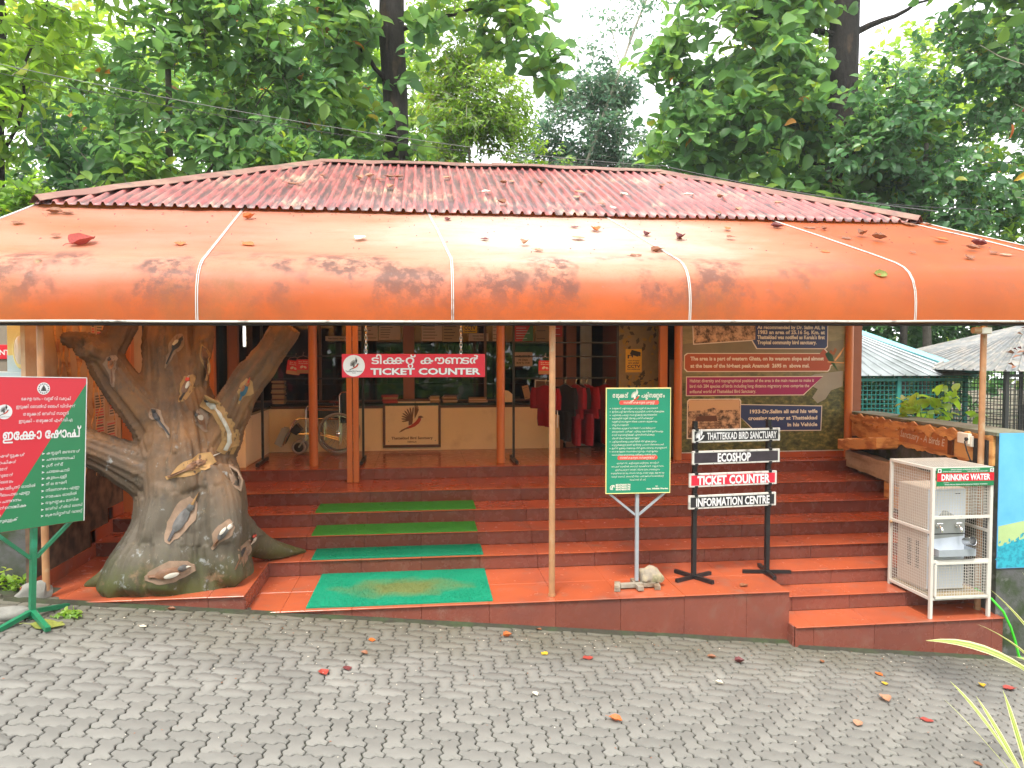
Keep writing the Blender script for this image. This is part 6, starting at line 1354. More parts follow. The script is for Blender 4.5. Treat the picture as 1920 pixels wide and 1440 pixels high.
mesh_panel((.01, 0, 0), (CW - .01, 0, 0), .98, 1.26); mesh_panel((0, .01, 0), (0, CD - .01, 0), ZB, .81); mesh_panel((0, .01, 0), (0, CD - .01, 0), .83, ZT - .02); mesh_panel((CW, .01, 0), (CW, CD - .01, 0), ZB, .81); mesh_panel((CW, .01, 0), (CW, CD - .01, 0), .83, ZT - .02)
m = MB()
for i in range(1, 22): y = CD * i / 22; m.bar((.01, y, ZT), (CW - .01, y, ZT), .0028, .0028)
for i in range(1, 21): x = CW * i / 21; m.bar((x, .01, ZT + .002), (x, CD - .01, ZT + .002), .0028, .0028)
m.build('wire_panel', 'white_enamel', t, kind='stuff')
# lower front door with its own frame
for a, b in (((.03, -.02, .205), (CW - .03, -.02, .205)), ((.03, -.02, .53), (CW - .03, -.02, .53)), ((.03, -.02, .218), (.03, -.02, .517)), ((CW - .03, -.02, .218), (CW - .03, -.02, .517))): MB().bar(a, b, .02, .02).build('door_rail', 'white_enamel', t)
mesh_panel((.035, -.02, 0), (CW - .035, -.02, 0), .215, .52, 'door_mesh')
mk('stand_board', (.44, .34, .20), rough=.7, var=.15, vscale=6); m = MB(); m.box((.016, .016, ZB + .014), (CW - .016, CD - .016, ZB + .022)); m.build('floor_board', 'stand_board', t)
m = MB(); m.tube([(-.005, CD - .03, .80), (-.03, CD - .03, .80)], .014, 8); m.build('latch', 'card', t)
m = MB(); m.rbox((.02, -.024, 1.265), (CW + .01, -.016, 1.437), .002); sg = m.build('sign_plate', 'sign_green', t)
m = MB(); m.flat([(.022, 1.312), (CW + .008, 1.312), (CW + .008, 1.390), (.022, 1.390)], -.0252); m.build('red_band', 'print_red', sg)
m = MB(); text('DRINKING WATER', .079, .032, .50, 'C', CW / 2 + .015, 1.323, -.026, mb=m); text('KERALA FORESTS & WILDLIFE DEPARTMENT', .014, .02, .30, 'C', CW / 2 + .01, 1.418, -.026, mb=m); text('IDUKKI WILDLIFE DIVISION', .012, .02, .19, 'L', .08, 1.400, -.026, mb=m); text('THATTEKKAD BIRD SANCTUARY', .012, .02, .21, 'R', CW - .06, 1.400, -.026, mb=m); text('Donated by :', .013, .0, .06, 'L', .09, 1.296, -.026, mb=m); text('Green Mount Spices & Periyapuram Rubber Industries', .014, .02, .44, 'C', CW / 2 + .02, 1.278, -.026, mb=m)
m.flat([(.03, 1.396), (.065, 1.396), (.065, 1.43), (.03, 1.43)], -.026); m.flat([(CW - .035, 1.396), (CW + .003, 1.396), (CW + .003, 1.43), (CW - .035, 1.43)], -.026); m.build('lettering', 'print_white', sg)
m = MB(); bird_logo(m, CW - .016, 1.414, .03, -.0265, 2, 2, 2); m.flat(disc(.047, 1.413, .010, 12), -.0265, 2); m.build('emblem', LOGO, sg)
# the cooler itself
wc = thing('water_cooler', 'grey steel water cooler with taps inside the mesh cage', 'water cooler', (4.79, 6.46, -.298))
mk('cooler_side', (.44, .37, .30), rough=.5, var=.06); mk('cooler_front', (.50, .54, .60), rough=.35, var=.08, vscale=4); mk('film_grey', (.27, .28, .27), rough=.4)
X0, X1, Y0, Y1 = .035, .43, .12, .56
m = MB(); m.rbox((X0, Y0, .235), (X1, Y1, 1.22), .006); m.build('body', 'cooler_side', wc)
m = MB(); m.rbox((X0 + .004, Y0 - .012, .245), (X1 - .004, Y0 - .001, 1.215), .004); m.build('front_panel', 'cooler_front', wc)
m = MB(); m.flat(rag([(X0 + .02, .74), (X1 - .02, .745), (X1 - .02, .93), (.34, .92), (.28, .97), (.22, 1.02), (.17, .98), (.12, .97), (.09, .92), (X0 + .02, .88)], .05, 3), Y0 - .0126); m.build('peeled_film', 'film_grey', wc)
m = MB(); m.box((X0 + .006, Y0 - .0135, .775), (X1 - .006, Y0 - .0122, .785)); m.build('seam', 'black_metal', wc)
for q in (.10, .22):
    m = MB()
    for i in range(16): m.box((X0 - .0015, Y0 + q, .42 + i * .017), (X0 - .0005, Y0 + q + .06, .428 + i * .017))
    m.build('vent', 'black_metal', wc, kind='stuff')
for tx in (.13, .33):
    m = MB(); m.tube([(tx, Y0 - .012, .86), (tx, Y0 - .07, .86), (tx, Y0 - .085, .845), (tx, Y0 - .085, .815)], .012, 10); m.lathe([(.02, -.02), (.02, 0)], (tx, Y0 - .012, .86), 12, 'Y'); m.tube([(tx - .03, Y0 - .05, .89), (tx + .03, Y0 - .05, .89)], .007, 8); m.tube([(tx, Y0 - .05, .86), (tx, Y0 - .05, .89)], .008, 8); m.build('tap', 'chrome', wc, smooth=True)
m = MB(); m.box((.05, Y0 - .16, .60), (.42, Y0 - .0125, .606)); m.box((.05, Y0 - .166, .60), (.42, Y0 - .16, .665)); m.box((.044, Y0 - .166, .60), (.05, Y0 - .0125, .665)); m.box((.42, Y0 - .166, .60), (.426, Y0 - .0125, .665)); m.build('drip_tray', 'grey_metal', wc)
m = MB(); text('Blue Star', .014, .01, .06, 'L', .29, 1.17, Y0 - .0135, mb=m) if False else m.box((.31, Y0 - .0132, 1.165), (.37, Y0 - .0124, 1.172)); m.build('badge', 'black_metal', wc)
tb = thing('steel_tumbler', 'steel tumbler dangling tilted from the right tap', 'cup', (4.79 + .335, 6.46 + .0, -.298 + .73), rot=(R(70), R(-35), R(20)))
m = MB(); m.lathe([(.030, 0), (.034, .005), (.040, .10), (.0425, .102), (.039, .10), (.033, .008), (.001, .008)], (0, 0, 0), 20); m.build('cup', 'steel', tb, smooth=True)

# ================================================================== CCTV CAMERA, CABLES
t = thing('cctv_camera', 'cream security camera fixed under the canopy edge at the right pole', 'camera', (5.41, 6.60, 2.405))
m = MB(); m.rbox((-.06, -.04, 0), (.04, .05, .065), .008); m.build('housing', 'switch_white', t); m = MB(); m.lathe([(.03, -.05), (.032, -.02), (.032, .04)], (-.085, 0, .035), 14, 'X'); m.build('lens', 'card', t); m = MB(); m.tube([(0, .02, .065), (0, .04, .10)], .012, 8); m.build('bracket', 'switch_white', t)  # brown of the lens is warm light put into its colour
def cable(label, pts, r=.006, mat='cable_grey', sag=0):
    P = [Vector(p) for p in pts]; n = 24; L_ = []
    for i in range(n + 1):
        q = i / n * (len(P) - 1); k = min(int(q), len(P) - 2); L_.append(P[k].lerp(P[k + 1], q - k) + Vector((0, 0, -sag * 4 * (i / n) * (1 - i / n))))
    o = MB().tube(L_, r, 5).build('overhead_cable', mat, smooth=True); o['label'] = label; o['category'] = 'cable'
cable('pale overhead cable sagging across the trees from upper left to ridge', [(-7.5, 8.0, 5.75), (3.75, 11.45, 5.16)], .0045, 'cable_grey', .28); cable('second thinner cable just under the pale one', [(-7.5, 8.05, 5.66), (3.72, 11.5, 5.15)], .004, 'cable', .30)
cable('black cable running from the ridge down over the right roof slope', [(3.75, 11.4, 5.16), (6.4, 8.66, 3.99)], .008, 'cable', .06); cable('thin dark cable crossing in front of the right trees', [(3.75, 11.45, 5.18), (9.5, 11.6, 4.65)], .007, 'cable', .15)
# ================================================================== STONES AND WEEDS BY THE LEFT SIGN
for lb, loc, r, s_, sq, mt_ in (('grey stone block leaning by the foot of the shop sign', (-3.22, 6.62, .17), .10, 5, (1.2, .8, .9), 'slab'), ('long pale stone slab lying across the foot of the shop sign', (-3.22, 6.10, .17), .12, 8, (1.9, .55, .5), 'slab')):
    o = thing('stone', lb, 'stone', loc, R(20)); rock(r, s_, *sq).build('stone_body', mt_, o, smooth=True)
# ================================================================== AVIARIES AT THE RIGHT
def aviary(label, x0, x1, y0, y1, ze, zr, mat, wire, zg, rib=.25, leaves=False):
    t = thing('aviary', label, 'aviary', ((x0 + x1) / 2, (y0 + y1) / 2, zg)); cx, cy = (x0 + x1) / 2, (y0 + y1) / 2; hr = (x1 - x0) * .12
    rf = MB()
    # hip roof of ribbed sheet: every slope is cut into narrow sheets with a raised seam
    def slope(a, b, c, d):                      # eave a-b, ridge d-c
        a, b, c, d = map(Vector, (a, b, c, d)); n = max(3, int((b - a).length / rib))
        for i in range(n):
            u0, u1 = i / n, (i + 1) / n; p = [a.lerp(b, u0), a.lerp(b, u1), d.lerp(c, u1), d.lerp(c, u0)]; rf.add(p, [(0, 1, 2, 3)]); rf.tube([p[0] + Vector((0, 0, .012)), p[3] + Vector((0, 0, .012))], .022, 4)
    A, B, C_, D = (x0, y0, ze), (x1, y0, ze), (x1, y1, ze), (x0, y1, ze); E_, F = (cx - hr, cy, zr), (cx + hr, cy, zr)
    slope(A, B, F, E_); slope(C_, D, E_, F); slope(D, A, E_, E_); slope(B, C_, F, F); r_ = rf.build('roof', mat, t, world=True)
    if mat == 'roof_tin':
        m = MB()
        for a, b in ((A, E_), (B, F), (E_, F), (C_, F), (D, E_)): m.tube([Vector(a) + Vector((0, 0, .02)), Vector(b) + Vector((0, 0, .02))], .085, 6)
        m.build('roof_hip', 'roof_aqua', r_, world=True)
    for i, (px, py) in enumerate([(x0 + .15 + (x1 - x0 - .3) * k / 3, y) for k in range(4) for y in (y0 + .15, y1 - .15)]): MB().bar((px, py, zg), (px, py, ze), .07, .07).build('post', wire, t, world=True)
    m = MB()
    for y in (y0 + .15, y1 - .15):
        for z in np.arange(zg + .1, ze, .09): m.bar((x0 + .15, y, z), (x1 - .15, y, z), .012, .012)
        for x in np.arange(x0 + .15, x1 - .15, .09): m.bar((x, y, zg), (x, y, ze), .012, .012)
    for x in (x0 + .15, x1 - .15):
        for z in np.arange(zg + .1, ze, .09): m.bar((x, y0 + .15, z), (x, y1 - .15, z), .012, .012)
    m.build('wire_net', wire, t, world=True, kind='stuff')
    for z in (zg + .25, (zg + ze) / 2, ze - .08):
        for y in (y0 + .15, y1 - .15): MB().bar((x0 + .15, y, z), (x1 - .15, y, z), .05, .05).build('rail', wire, t, world=True)
    if leaves:
        m = MB()
        for k in range(420):
            u = random.random(); v = random.random() ** 1.4; p = Vector(A).lerp(Vector(B), u).lerp(Vector(E_).lerp(Vector(F), u), v) + Vector((0, 0, .04)); a = random.random() * 6.3; l = random.uniform(.08, .22)
            q = [p, p + Vector((cos(a) * l * .5 - sin(a) * l * .2, sin(a) * l * .5 + cos(a) * l * .2, .06 + .3 * (sin(a)) * l * .2)), p + Vector((cos(a) * l, sin(a) * l, .04)), p + Vector((cos(a) * l * .5 + sin(a) * l * .2, sin(a) * l * .5 - cos(a) * l * .2, .03))]; m.add(q, [(0, 1, 2, 3)], random.randrange(3))
        m.build('leaf_litter', ['dry_leaf_b', 'dry_leaf_t', 'dry_leaf_d'], t, world=True, kind='stuff')
    return t
aviary('green mesh aviary with pale tin and aqua hip roof beyond the parapet', 6.35, 11.0, 13.6, 17.8, 1.80, 2.85, 'roof_tin', 'wire_mesh', -1.2)
aviary('dark mesh aviary with old grey roof under leaf litter at the right', 10.15, 17.2, 11.9, 17.0, 1.92, 2.85, 'roof_old', 'wire_dark', -1.3, leaves=True)

# ================================================================== FOLIAGE
def leaves_mesh(name, P, D, Nn, S, tone, mat, parent=None, kind=None, wide=.72, detail=True, droop=.18):
    """P base points, D directions, Nn normals, S lengths -> bent leaf blades"""
    n = len(P); D = D / np.linalg.norm(D, axis=1)[:, None]; X = np.cross(D, Nn); X /= np.maximum(1e-6, np.linalg.norm(X, axis=1))[:, None]; U = np.cross(X, D)
    if detail:      # base, (L,M,R) x 2, tip
        rows = ((.13, .27), (.36, .47), (.66, .43), (.88, .22)); tpl = [(0, 0, 0)]
        for t, x in rows: tpl += [(t, -x, .10 * x / .45 - .08 * t * t), (t + .02, 0, -.03 - .10 * t * t), (t, x, .10 * x / .45 - .08 * t * t)]
        tpl.append((1, 0, -.17)); faces = [(0, 2, 1), (0, 3, 2)]
        for q in range(3): faces += [(1 + 3 * q, 2 + 3 * q, 5 + 3 * q, 4 + 3 * q), (2 + 3 * q, 3 + 3 * q, 6 + 3 * q, 5 + 3 * q)]
        faces += [(10, 11, 13), (11, 12, 13)]
    else:
        tpl = [(0, 0, 0), (.5, -.5, .05), (1, 0, -.10), (.5, .5, .05)]; faces = [(0, 3, 2, 1)]
    k = len(tpl); V = np.empty((n, k, 3)); w_ = wide * rng.uniform(.8, 1.15, n); dr = droop * rng.uniform(.2, 1.8, n)
    for i, (t, x, u) in enumerate(tpl): V[:, i] = P + D * (t * S)[:, None] + X * (x * S * w_)[:, None] + U * ((u - dr * t * t) * S)[:, None]
    fl = np.concatenate([np.array(f) for f in faces]); off = (np.arange(n) * k)[:, None]
    loops = (fl[None, :] + off).ravel(); cnt = np.tile([len(f) for f in faces], n)
    return np_mesh(name, V.reshape(-1, 3), loops, cnt, mat, tone=np.repeat(tone, k), parent=parent, kind=kind)
def unit(v): return v / np.maximum(1e-9, np.linalg.norm(v, axis=-1))[..., None]
CLEAR = [(-.032, .030, 15.9), (.5865, .024, 18.9)]      # sight lines that keep the two teak trunks partly bare
def sprays(blobs, per, size, spread=.3, up=.25, flat=.5, hang=0.):
    """leaf bases, directions and normals gathered in sprays through the crown's volume"""
    P = []; D = []; N = []; S = []; T = []; W = []
    for (c, r, cnt) in blobs:
        c = np.array(c, float); r = np.array(r, float); q = unit(rng.normal(size=(cnt, 3))) * (rng.random(cnt) ** .42)[:, None]
        clump = np.array([noise.noise(Vector(c + q_ * r) * .9) for q_ in q]); keep = clump > -.18; q = q[keep]; cl = clump[keep]; base = c + q * r
        out = unit(q * r + rng.normal(size=q.shape) * .5 + np.array([0, 0, up - hang]))
        for i in range(len(q)):
            if any(abs(base[i][0] / max(1, base[i][1]) - q_) < h_ and base[i][1] < y_ for q_, h_, y_ in CLEAR) and rng.random() < .8: continue
            k = rng.integers(max(2, per - 2), per + 3); tone0 = np.clip(.38 + .5 * cl[i] + rng.normal() * .12 + .10 * q[i][2], 0, .95); b = base[i]; d = out[i]
            tip = b + d * spread; W.append((b - d * spread * .9, tip))
            for j in range(k):
                f = (j + .5) / k; an = j * 2.4 + rng.random(); side = np.cross(d, [0, 0, 1]); ns = np.linalg.norm(side); side = side / ns if ns > .05 else np.array([1., 0, 0]); upv = np.cross(side, d)
                dirv = d * .55 + side * cos(an) * .9 + upv * sin(an) * .55 + rng.normal(size=3) * .18 - np.array([0, 0, hang + .15])
                P.append(b + d * spread * (2 * f - 1) * .9); D.append(dirv); N.append(np.array([0, -.35, 1.]) * flat + rng.normal(size=3) * (1 - flat) * .8 + d * .2); S.append(size * rng.uniform(.55, 1.2)); T.append(np.clip(tone0 + rng.normal() * .13, 0, 1) if rng.random() > .004 else 1.)
    return np.array(P), np.array(D), np.array(N), np.array(S), np.array(T), W
def twigs_mesh(W, parent, mat, r=.008, extra=()):
    m = MB()
    for a, b in W: m.tube([a, b], [r, r * .5], 3, cap=False)
    return m.build('twigs', mat, parent, world=True, kind='stuff')
def wobbly(a, b, n=7, amp=.25, seed=0):
    a = Vector(a); b = Vector(b); return [a.lerp(b, i / n) + Vector((noise.noise(Vector((i * .6, seed, 0))), noise.noise(Vector((i * .6, seed, 5))), 0)) * amp * (0 if i in (0,) else 1) for i in range(n + 1)]
def tree(name, label, base, top, r0, r1, bark, blobs, per, size, mat, limbs=(), wide=.74, detail=True, spread=.3, hang=0., flat=.5, group=None, twig=True, seed=0, amp=.25, far=1.):
    if far != 1.:                               # the same tree planted farther off and grown larger
        f_ = lambda p: (p[0] * far, p[1] * far, 2.2 + (p[2] - 2.2) * far)
        base = (base[0] * far, base[1] * far, -1.6); top = f_(top); blobs = [(f_(c), tuple(q * far for q in r), int(k * 1.15)) for c, r, k in blobs]; limbs = [(h, f_(e), r * far) for h, e, r in limbs]; r0 *= far; r1 *= far; size *= 1 + (far - 1) * .75; spread *= far
    t = thing(name, label, 'tree', base, group=group)
    tr = wobbly(base, top, 10, amp, seed); m = MB(); n = len(tr); rad = [r0 + (r1 - r0) * i / (n - 1) for i in range(n)]; rad[0] *= 1.35
    m.tube(tr, rad, 14); tk = m.build('trunk', bark, t, smooth=True, world=True)
    # uneven bark
    me = tk.data
    for v in me.vertices: w_ = v.co; f = noise.noise(Vector((w_.x * 6, w_.y * 6, w_.z * 1.2 + seed))); v.co.x += .03 * f * r0 / .25; v.co.y += .03 * f * r0 / .25
    for i, (h, end, r) in enumerate(limbs):
        k = min(n - 1, int(h * (n - 1))); s0 = tr[k]; m = MB(); p = wobbly(s0, end, 7, .22, seed + i * 3 + 1); m.tube(p, [r * (1 - .75 * q / 7) for q in range(8)], 8); m.build('branch', bark, t, smooth=True, world=True)
    blobs = [(c, r, int(k * (2.3 if detail else 2.1))) for c, r, k in blobs]; size = size * (.90 if detail else 1.12)
    P, D, N, S, T, W = sprays(blobs, per, size, spread, hang=hang, flat=flat); o = np.array(base)
    leaves_mesh('crown', P - o, D, N, S, T, mat, parent=t, wide=wide, detail=detail)
    if twig: twigs_mesh(W, t, bark if bark != 'bark_dark' else 'bark_grey')
    return t
G = 'trees behind the ticket office'
# ---- the big-leaved trees close behind the roof
tree('teak_tree', 'dark straight teak trunk wrapped in big leaves left of the roof ridge', (-.35, 16, -.6), (-.6, 16, 13), .30, .24, 'bark_dark',
     [((-.5, 15.5, 6.6), (.9, .6, .9), 34), ((-.6, 15.6, 8.6), (1.1, .7, 1.2), 40), ((-1.6, 15.6, 9.6), (1.2, 1, 1.3), 44), ((1.0, 15.6, 10.3), (1.5, .9, .7), 44), ((1.9, 15.5, 9.0), (.8, .6, .8), 22), ((-.2, 15.6, 5.5), (.7, .5, .5), 16), ((2.6, 15.4, 8.1), (.6, .4, .4), 8), ((-1.8, 15.5, 7.6), (.8, .7, .9), 22)], 5, .40, 'leaf_teak', limbs=[(.72, (1.9, 15.6, 9.6), .06), (.66, (-1.8, 15.6, 9.4), .06)], spread=.34, seed=1, group=G)
tree('teak_tree', 'thick dark teak trunk among large leaves right of the roof', (8.75, 15, -1.2), (8.95, 15, 13), .36, .27, 'bark_dark',
     [((6.6, 14.6, 8.6), (1.6, 1.1, 1.5), 100), ((7.4, 14.4, 7.0), (1.5, 1, 1.2), 85), ((5.9, 14.6, 6.9), (1.3, .9, 1.0), 56), ((5.0, 14.8, 8.0), (.7, .6, .8), 20), ((8.3, 14.3, 5.9), (1.0, .6, .9), 42), ((7.2, 14.6, 5.4), (1.5, .8, .7), 48), ((7.6, 14.6, 10.0), (1.5, 1, 1.0), 56), ((9.2, 14.4, 6.4), (.8, .5, .8), 26), ((5.2, 14.7, 6.0), (.8, .6, .6), 18), ((6.1, 14.6, 10.0), (.9, .8, .7), 24)], 5, .38, 'leaf_teak', limbs=[(.70, (6.6, 14.6, 9.0), .08), (.78, (10.6, 14.6, 9.6), .08), (.50, (7.0, 14.5, 6.4), .05), (.62, (10.3, 14.8, 8.0), .05)], spread=.34, seed=4, group=G, far=1.267)
tree('teak_tree', 'bright yellow-green leafy sapling just right of the thick dark trunk', (9.9, 14.4, -1.2), (10.0, 14.4, 7.5), .09, .04, 'bark_grey', [((9.7, 14.2, 5.6), (.55, .5, 1.0), 30), ((9.9, 14.2, 6.9), (.6, .5, .8), 26), ((9.6, 14.2, 4.6), (.6, .5, .5), 18)], 5, .34, 'leaf_light', spread=.3, seed=6, group=G, far=1.28)
tree('teak_tree', 'tall tree with yellowish big leaves filling the upper right corner', (12.6, 13.2, -1.2), (12.2, 13, 12.5), .22, .14, 'bark_grey', [((11.2, 12.5, 8.2), (1.5, 1, 1.1), 62), ((10.2, 12.3, 8.8), (1.2, .8, .8), 36), ((12.2, 12.6, 7.2), (1.2, .8, 1.0), 40), ((9.6, 12.6, 9.6), (.9, .8, .6), 22)], 5, .36, 'leaf_teak', limbs=[(.7, (10.4, 12.4, 9.0), .05), (.65, (11.2, 12.2, 7.2), .03), (.6, (10.2, 12.2, 6.4), .025), (.55, (9.6, 12.3, 5.6), .018)], spread=.36, seed=8, group=G, far=1.35)
tree('leafy_tree', 'dense dark green tree behind the bare twigs at the right', (12.8, 17.5, -1.2), (12.6, 17.5, 7.5), .14, .05, 'bark_grey', [((11.6, 16.8, 4.8), (2.1, 1, 1.5), 170), ((13.4, 17, 6.6), (2.2, 1.2, 1.6), 150), ((11.2, 17, 7.6), (1.8, 1.2, 1.6), 150), ((13.5, 17, 9.2), (2, 1.2, 1.3), 110), ((15.6, 17, 5.0), (1.6, 1.2, 2), 110)], 6, .25, 'leaf_dark', spread=.3, seed=10, group=G)
tree('leafy_tree', 'light green rosette-leaved bush above the aviary roofs', (12.2, 13.6, -1.2), (12.1, 13.6, 5.2), .08, .04, 'bark_grey', [((11.3, 13.2, 4.3), (1.0, .6, .7), 34), ((12.3, 13.2, 4.9), (.7, .5, .5), 18), ((10.7, 13.3, 5.7), (.6, .5, .6), 14), ((12.6, 13.2, 3.6), (.8, .5, .4), 16)], 7, .26, 'leaf_light', wide=.42, spread=.16, seed=12, group=G, far=1.30)
# ---- left side
tree('leafy_tree', 'bushy big-leaved tree standing behind the left end of the roof', (-4.6, 15, -.4), (-4.7, 15, 8.2), .12, .05, 'bark_grey', [((-4.3, 14.4, 7.2), (1.3, .9, 1.2), 70), ((-5.2, 14.4, 5.6), (1.3, .8, .9), 60), ((-3.2, 14.4, 6.0), (1.3, .8, .9), 64), ((-2.4, 14.4, 7.4), (1.0, .8, 1.1), 50), ((-3.4, 14.5, 8.6), (1.4, .9, 1.0), 66), ((-2.0, 14.4, 5.7), (.9, .6, .5), 26), ((-1.5, 14.8, 8.9), (.8, .7, .8), 26), ((-4.6, 14.5, 9.3), (1.5, 1, .8), 54)], 6, .33, 'leaf_teak', limbs=[(.5, (-3.2, 14.4, 6.0), .04), (.6, (-2.6, 14.5, 7.4), .04), (.55, (-5.3, 14.4, 6.0), .04)], wide=.55, spread=.3, seed=14, group=G)
tree('leafy_tree', 'tall yellow-green tree in the upper left corner', (-7.6, 14.5, -.2), (-7.4, 14.5, 9), .13, .06, 'bark_dark', [((-7.2, 13.8, 8.2), (1.6, 1, 1.4), 100), ((-8.4, 13.8, 6.8), (1.2, .9, 1.2), 60), ((-5.9, 13.8, 8.8), (1.2, .9, .9), 56), ((-6.9, 13.8, 6.5), (1.3, .8, .8), 56), ((-7.0, 13.8, 9.7), (1.8, 1, .6), 56)], 6, .32, 'leaf_light', limbs=[(.6, (-6.2, 13.8, 8.6), .04)], wide=.5, spread=.3, seed=16, group=G)
tree('leafy_tree', 'dark slim trunk with shaded leaves above the left roof corner', (-6.15, 15.8, -.2), (-6.1, 15.8, 6.2), .17, .10, 'bark_dark', [((-6.3, 15, 4.9), (1.3, .7, .9), 60), ((-5.6, 15.2, 4.3), (1.0, .6, .6), 40), ((-6.2, 15.2, 6.2), (1.2, .7, .8), 44)], 6, .28, 'leaf_dark', wide=.55, spread=.28, seed=18, group=G)
tree('bamboo_clump', 'yellowing feathery clump at the far left edge beside the roof', (-8.2, 12.4, -.2), (-8.0, 12.4, 6), .07, .03, 'bark_pale', [((-7.3, 12, 4.2), (.9, .7, 1.1), 150), ((-7.9, 12, 5.4), (.8, .6, 1.0), 110), ((-6.7, 12.2, 3.6), (.7, .6, .7), 90)], 7, .22, 'leaf_yellow', wide=.28, detail=False, spread=.3, hang=.5, seed=20, group=G)
tree('leafy_tree', 'round bright green bush behind the left canopy corner', (-5.9, 13.2, -.2), (-5.9, 13.2, 4), .06, .03, 'bark_grey', [((-5.9, 12.8, 3.9), (.8, .6, .8), 90), ((-6.3, 12.8, 4.6), (.6, .5, .5), 40)], 7, .17, 'leaf_light', spread=.2, seed=21, group=G)
# ---- finer-leaved trees behind
tree('slender_tree', 'light green fine-leaved tree glowing in the middle behind the ridge', (1.6, 20, -.6), (1.3, 20, 8.5), .08, .03, 'bark_pale', [((1.4, 19.5, 8.4), (1.5, 1.2, 1.6), 560), ((.7, 19.5, 10.4), (1.0, 1, 1.2), 250), ((2.6, 19.5, 7.0), (1.3, 1, 1.2), 400), ((.9, 19.5, 6.6), (1.2, 1, 1.0), 330), ((3.4, 19.5, 6.2), (1.2, .9, .7), 230)], 8, .17, 'leaf_light', wide=.42, detail=False, spread=.28, hang=.2, seed=22, group=G, limbs=[(.6, (2.6, 19.5, 8.2), .03)])
tree('slender_tree', 'bluish green tree standing farther back under the white sky gap', (5.6, 25, -.6), (5.3, 25, 9), .12, .04, 'bark_pale', [((5.4, 24.5, 9.6), (1.7, 1.2, 1.8), 260), ((6.9, 24.5, 8.4), (1.6, 1.2, 1.6), 240), ((4.2, 24.5, 8.0), (1.3, 1, 1.4), 120), ((6.2, 24.5, 11.0), (1.2, 1, .8), 80)], 8, .21, 'leaf_blue', wide=.5, detail=False, spread=.32, seed=24, group=G)
tree('slender_tree', 'pale leaning trunk with sparse leaves crossing the white sky gap', (3.2, 24, 2.5), (8.0, 24, 15.5), .085, .03, 'bark_pale', [((6.8, 24, 13.2), (1.4, 1, .8), 30), ((5.0, 24, 10.5), (.8, .7, .8), 30), ((7.5, 24, 14.6), (1.6, 1, .8), 34), ((5.7, 24, 12), (.9, .8, .7), 20)], 6, .18, 'leaf_blue', wide=.45, detail=False, spread=.4, seed=26, group=G, limbs=[(.6, (7.6, 24, 12.0), .03), (.75, (5.8, 24, 14), .025)], amp=.3)
tree('slender_tree', 'low yellow-green scrub directly behind the right end of the ridge', (5.0, 19, -.6), (5.0, 19, 6.8), .07, .03, 'bark_pale', [((4.4, 18.6, 6.0), (1.2, .9, .8), 150), ((5.6, 18.6, 5.6), (1.3, .9, .8), 160), ((3.0, 18.6, 5.6), (1.3, .9, .6), 130)], 8, .15, 'leaf_light', wide=.42, detail=False, spread=.25, seed=28, group=G)
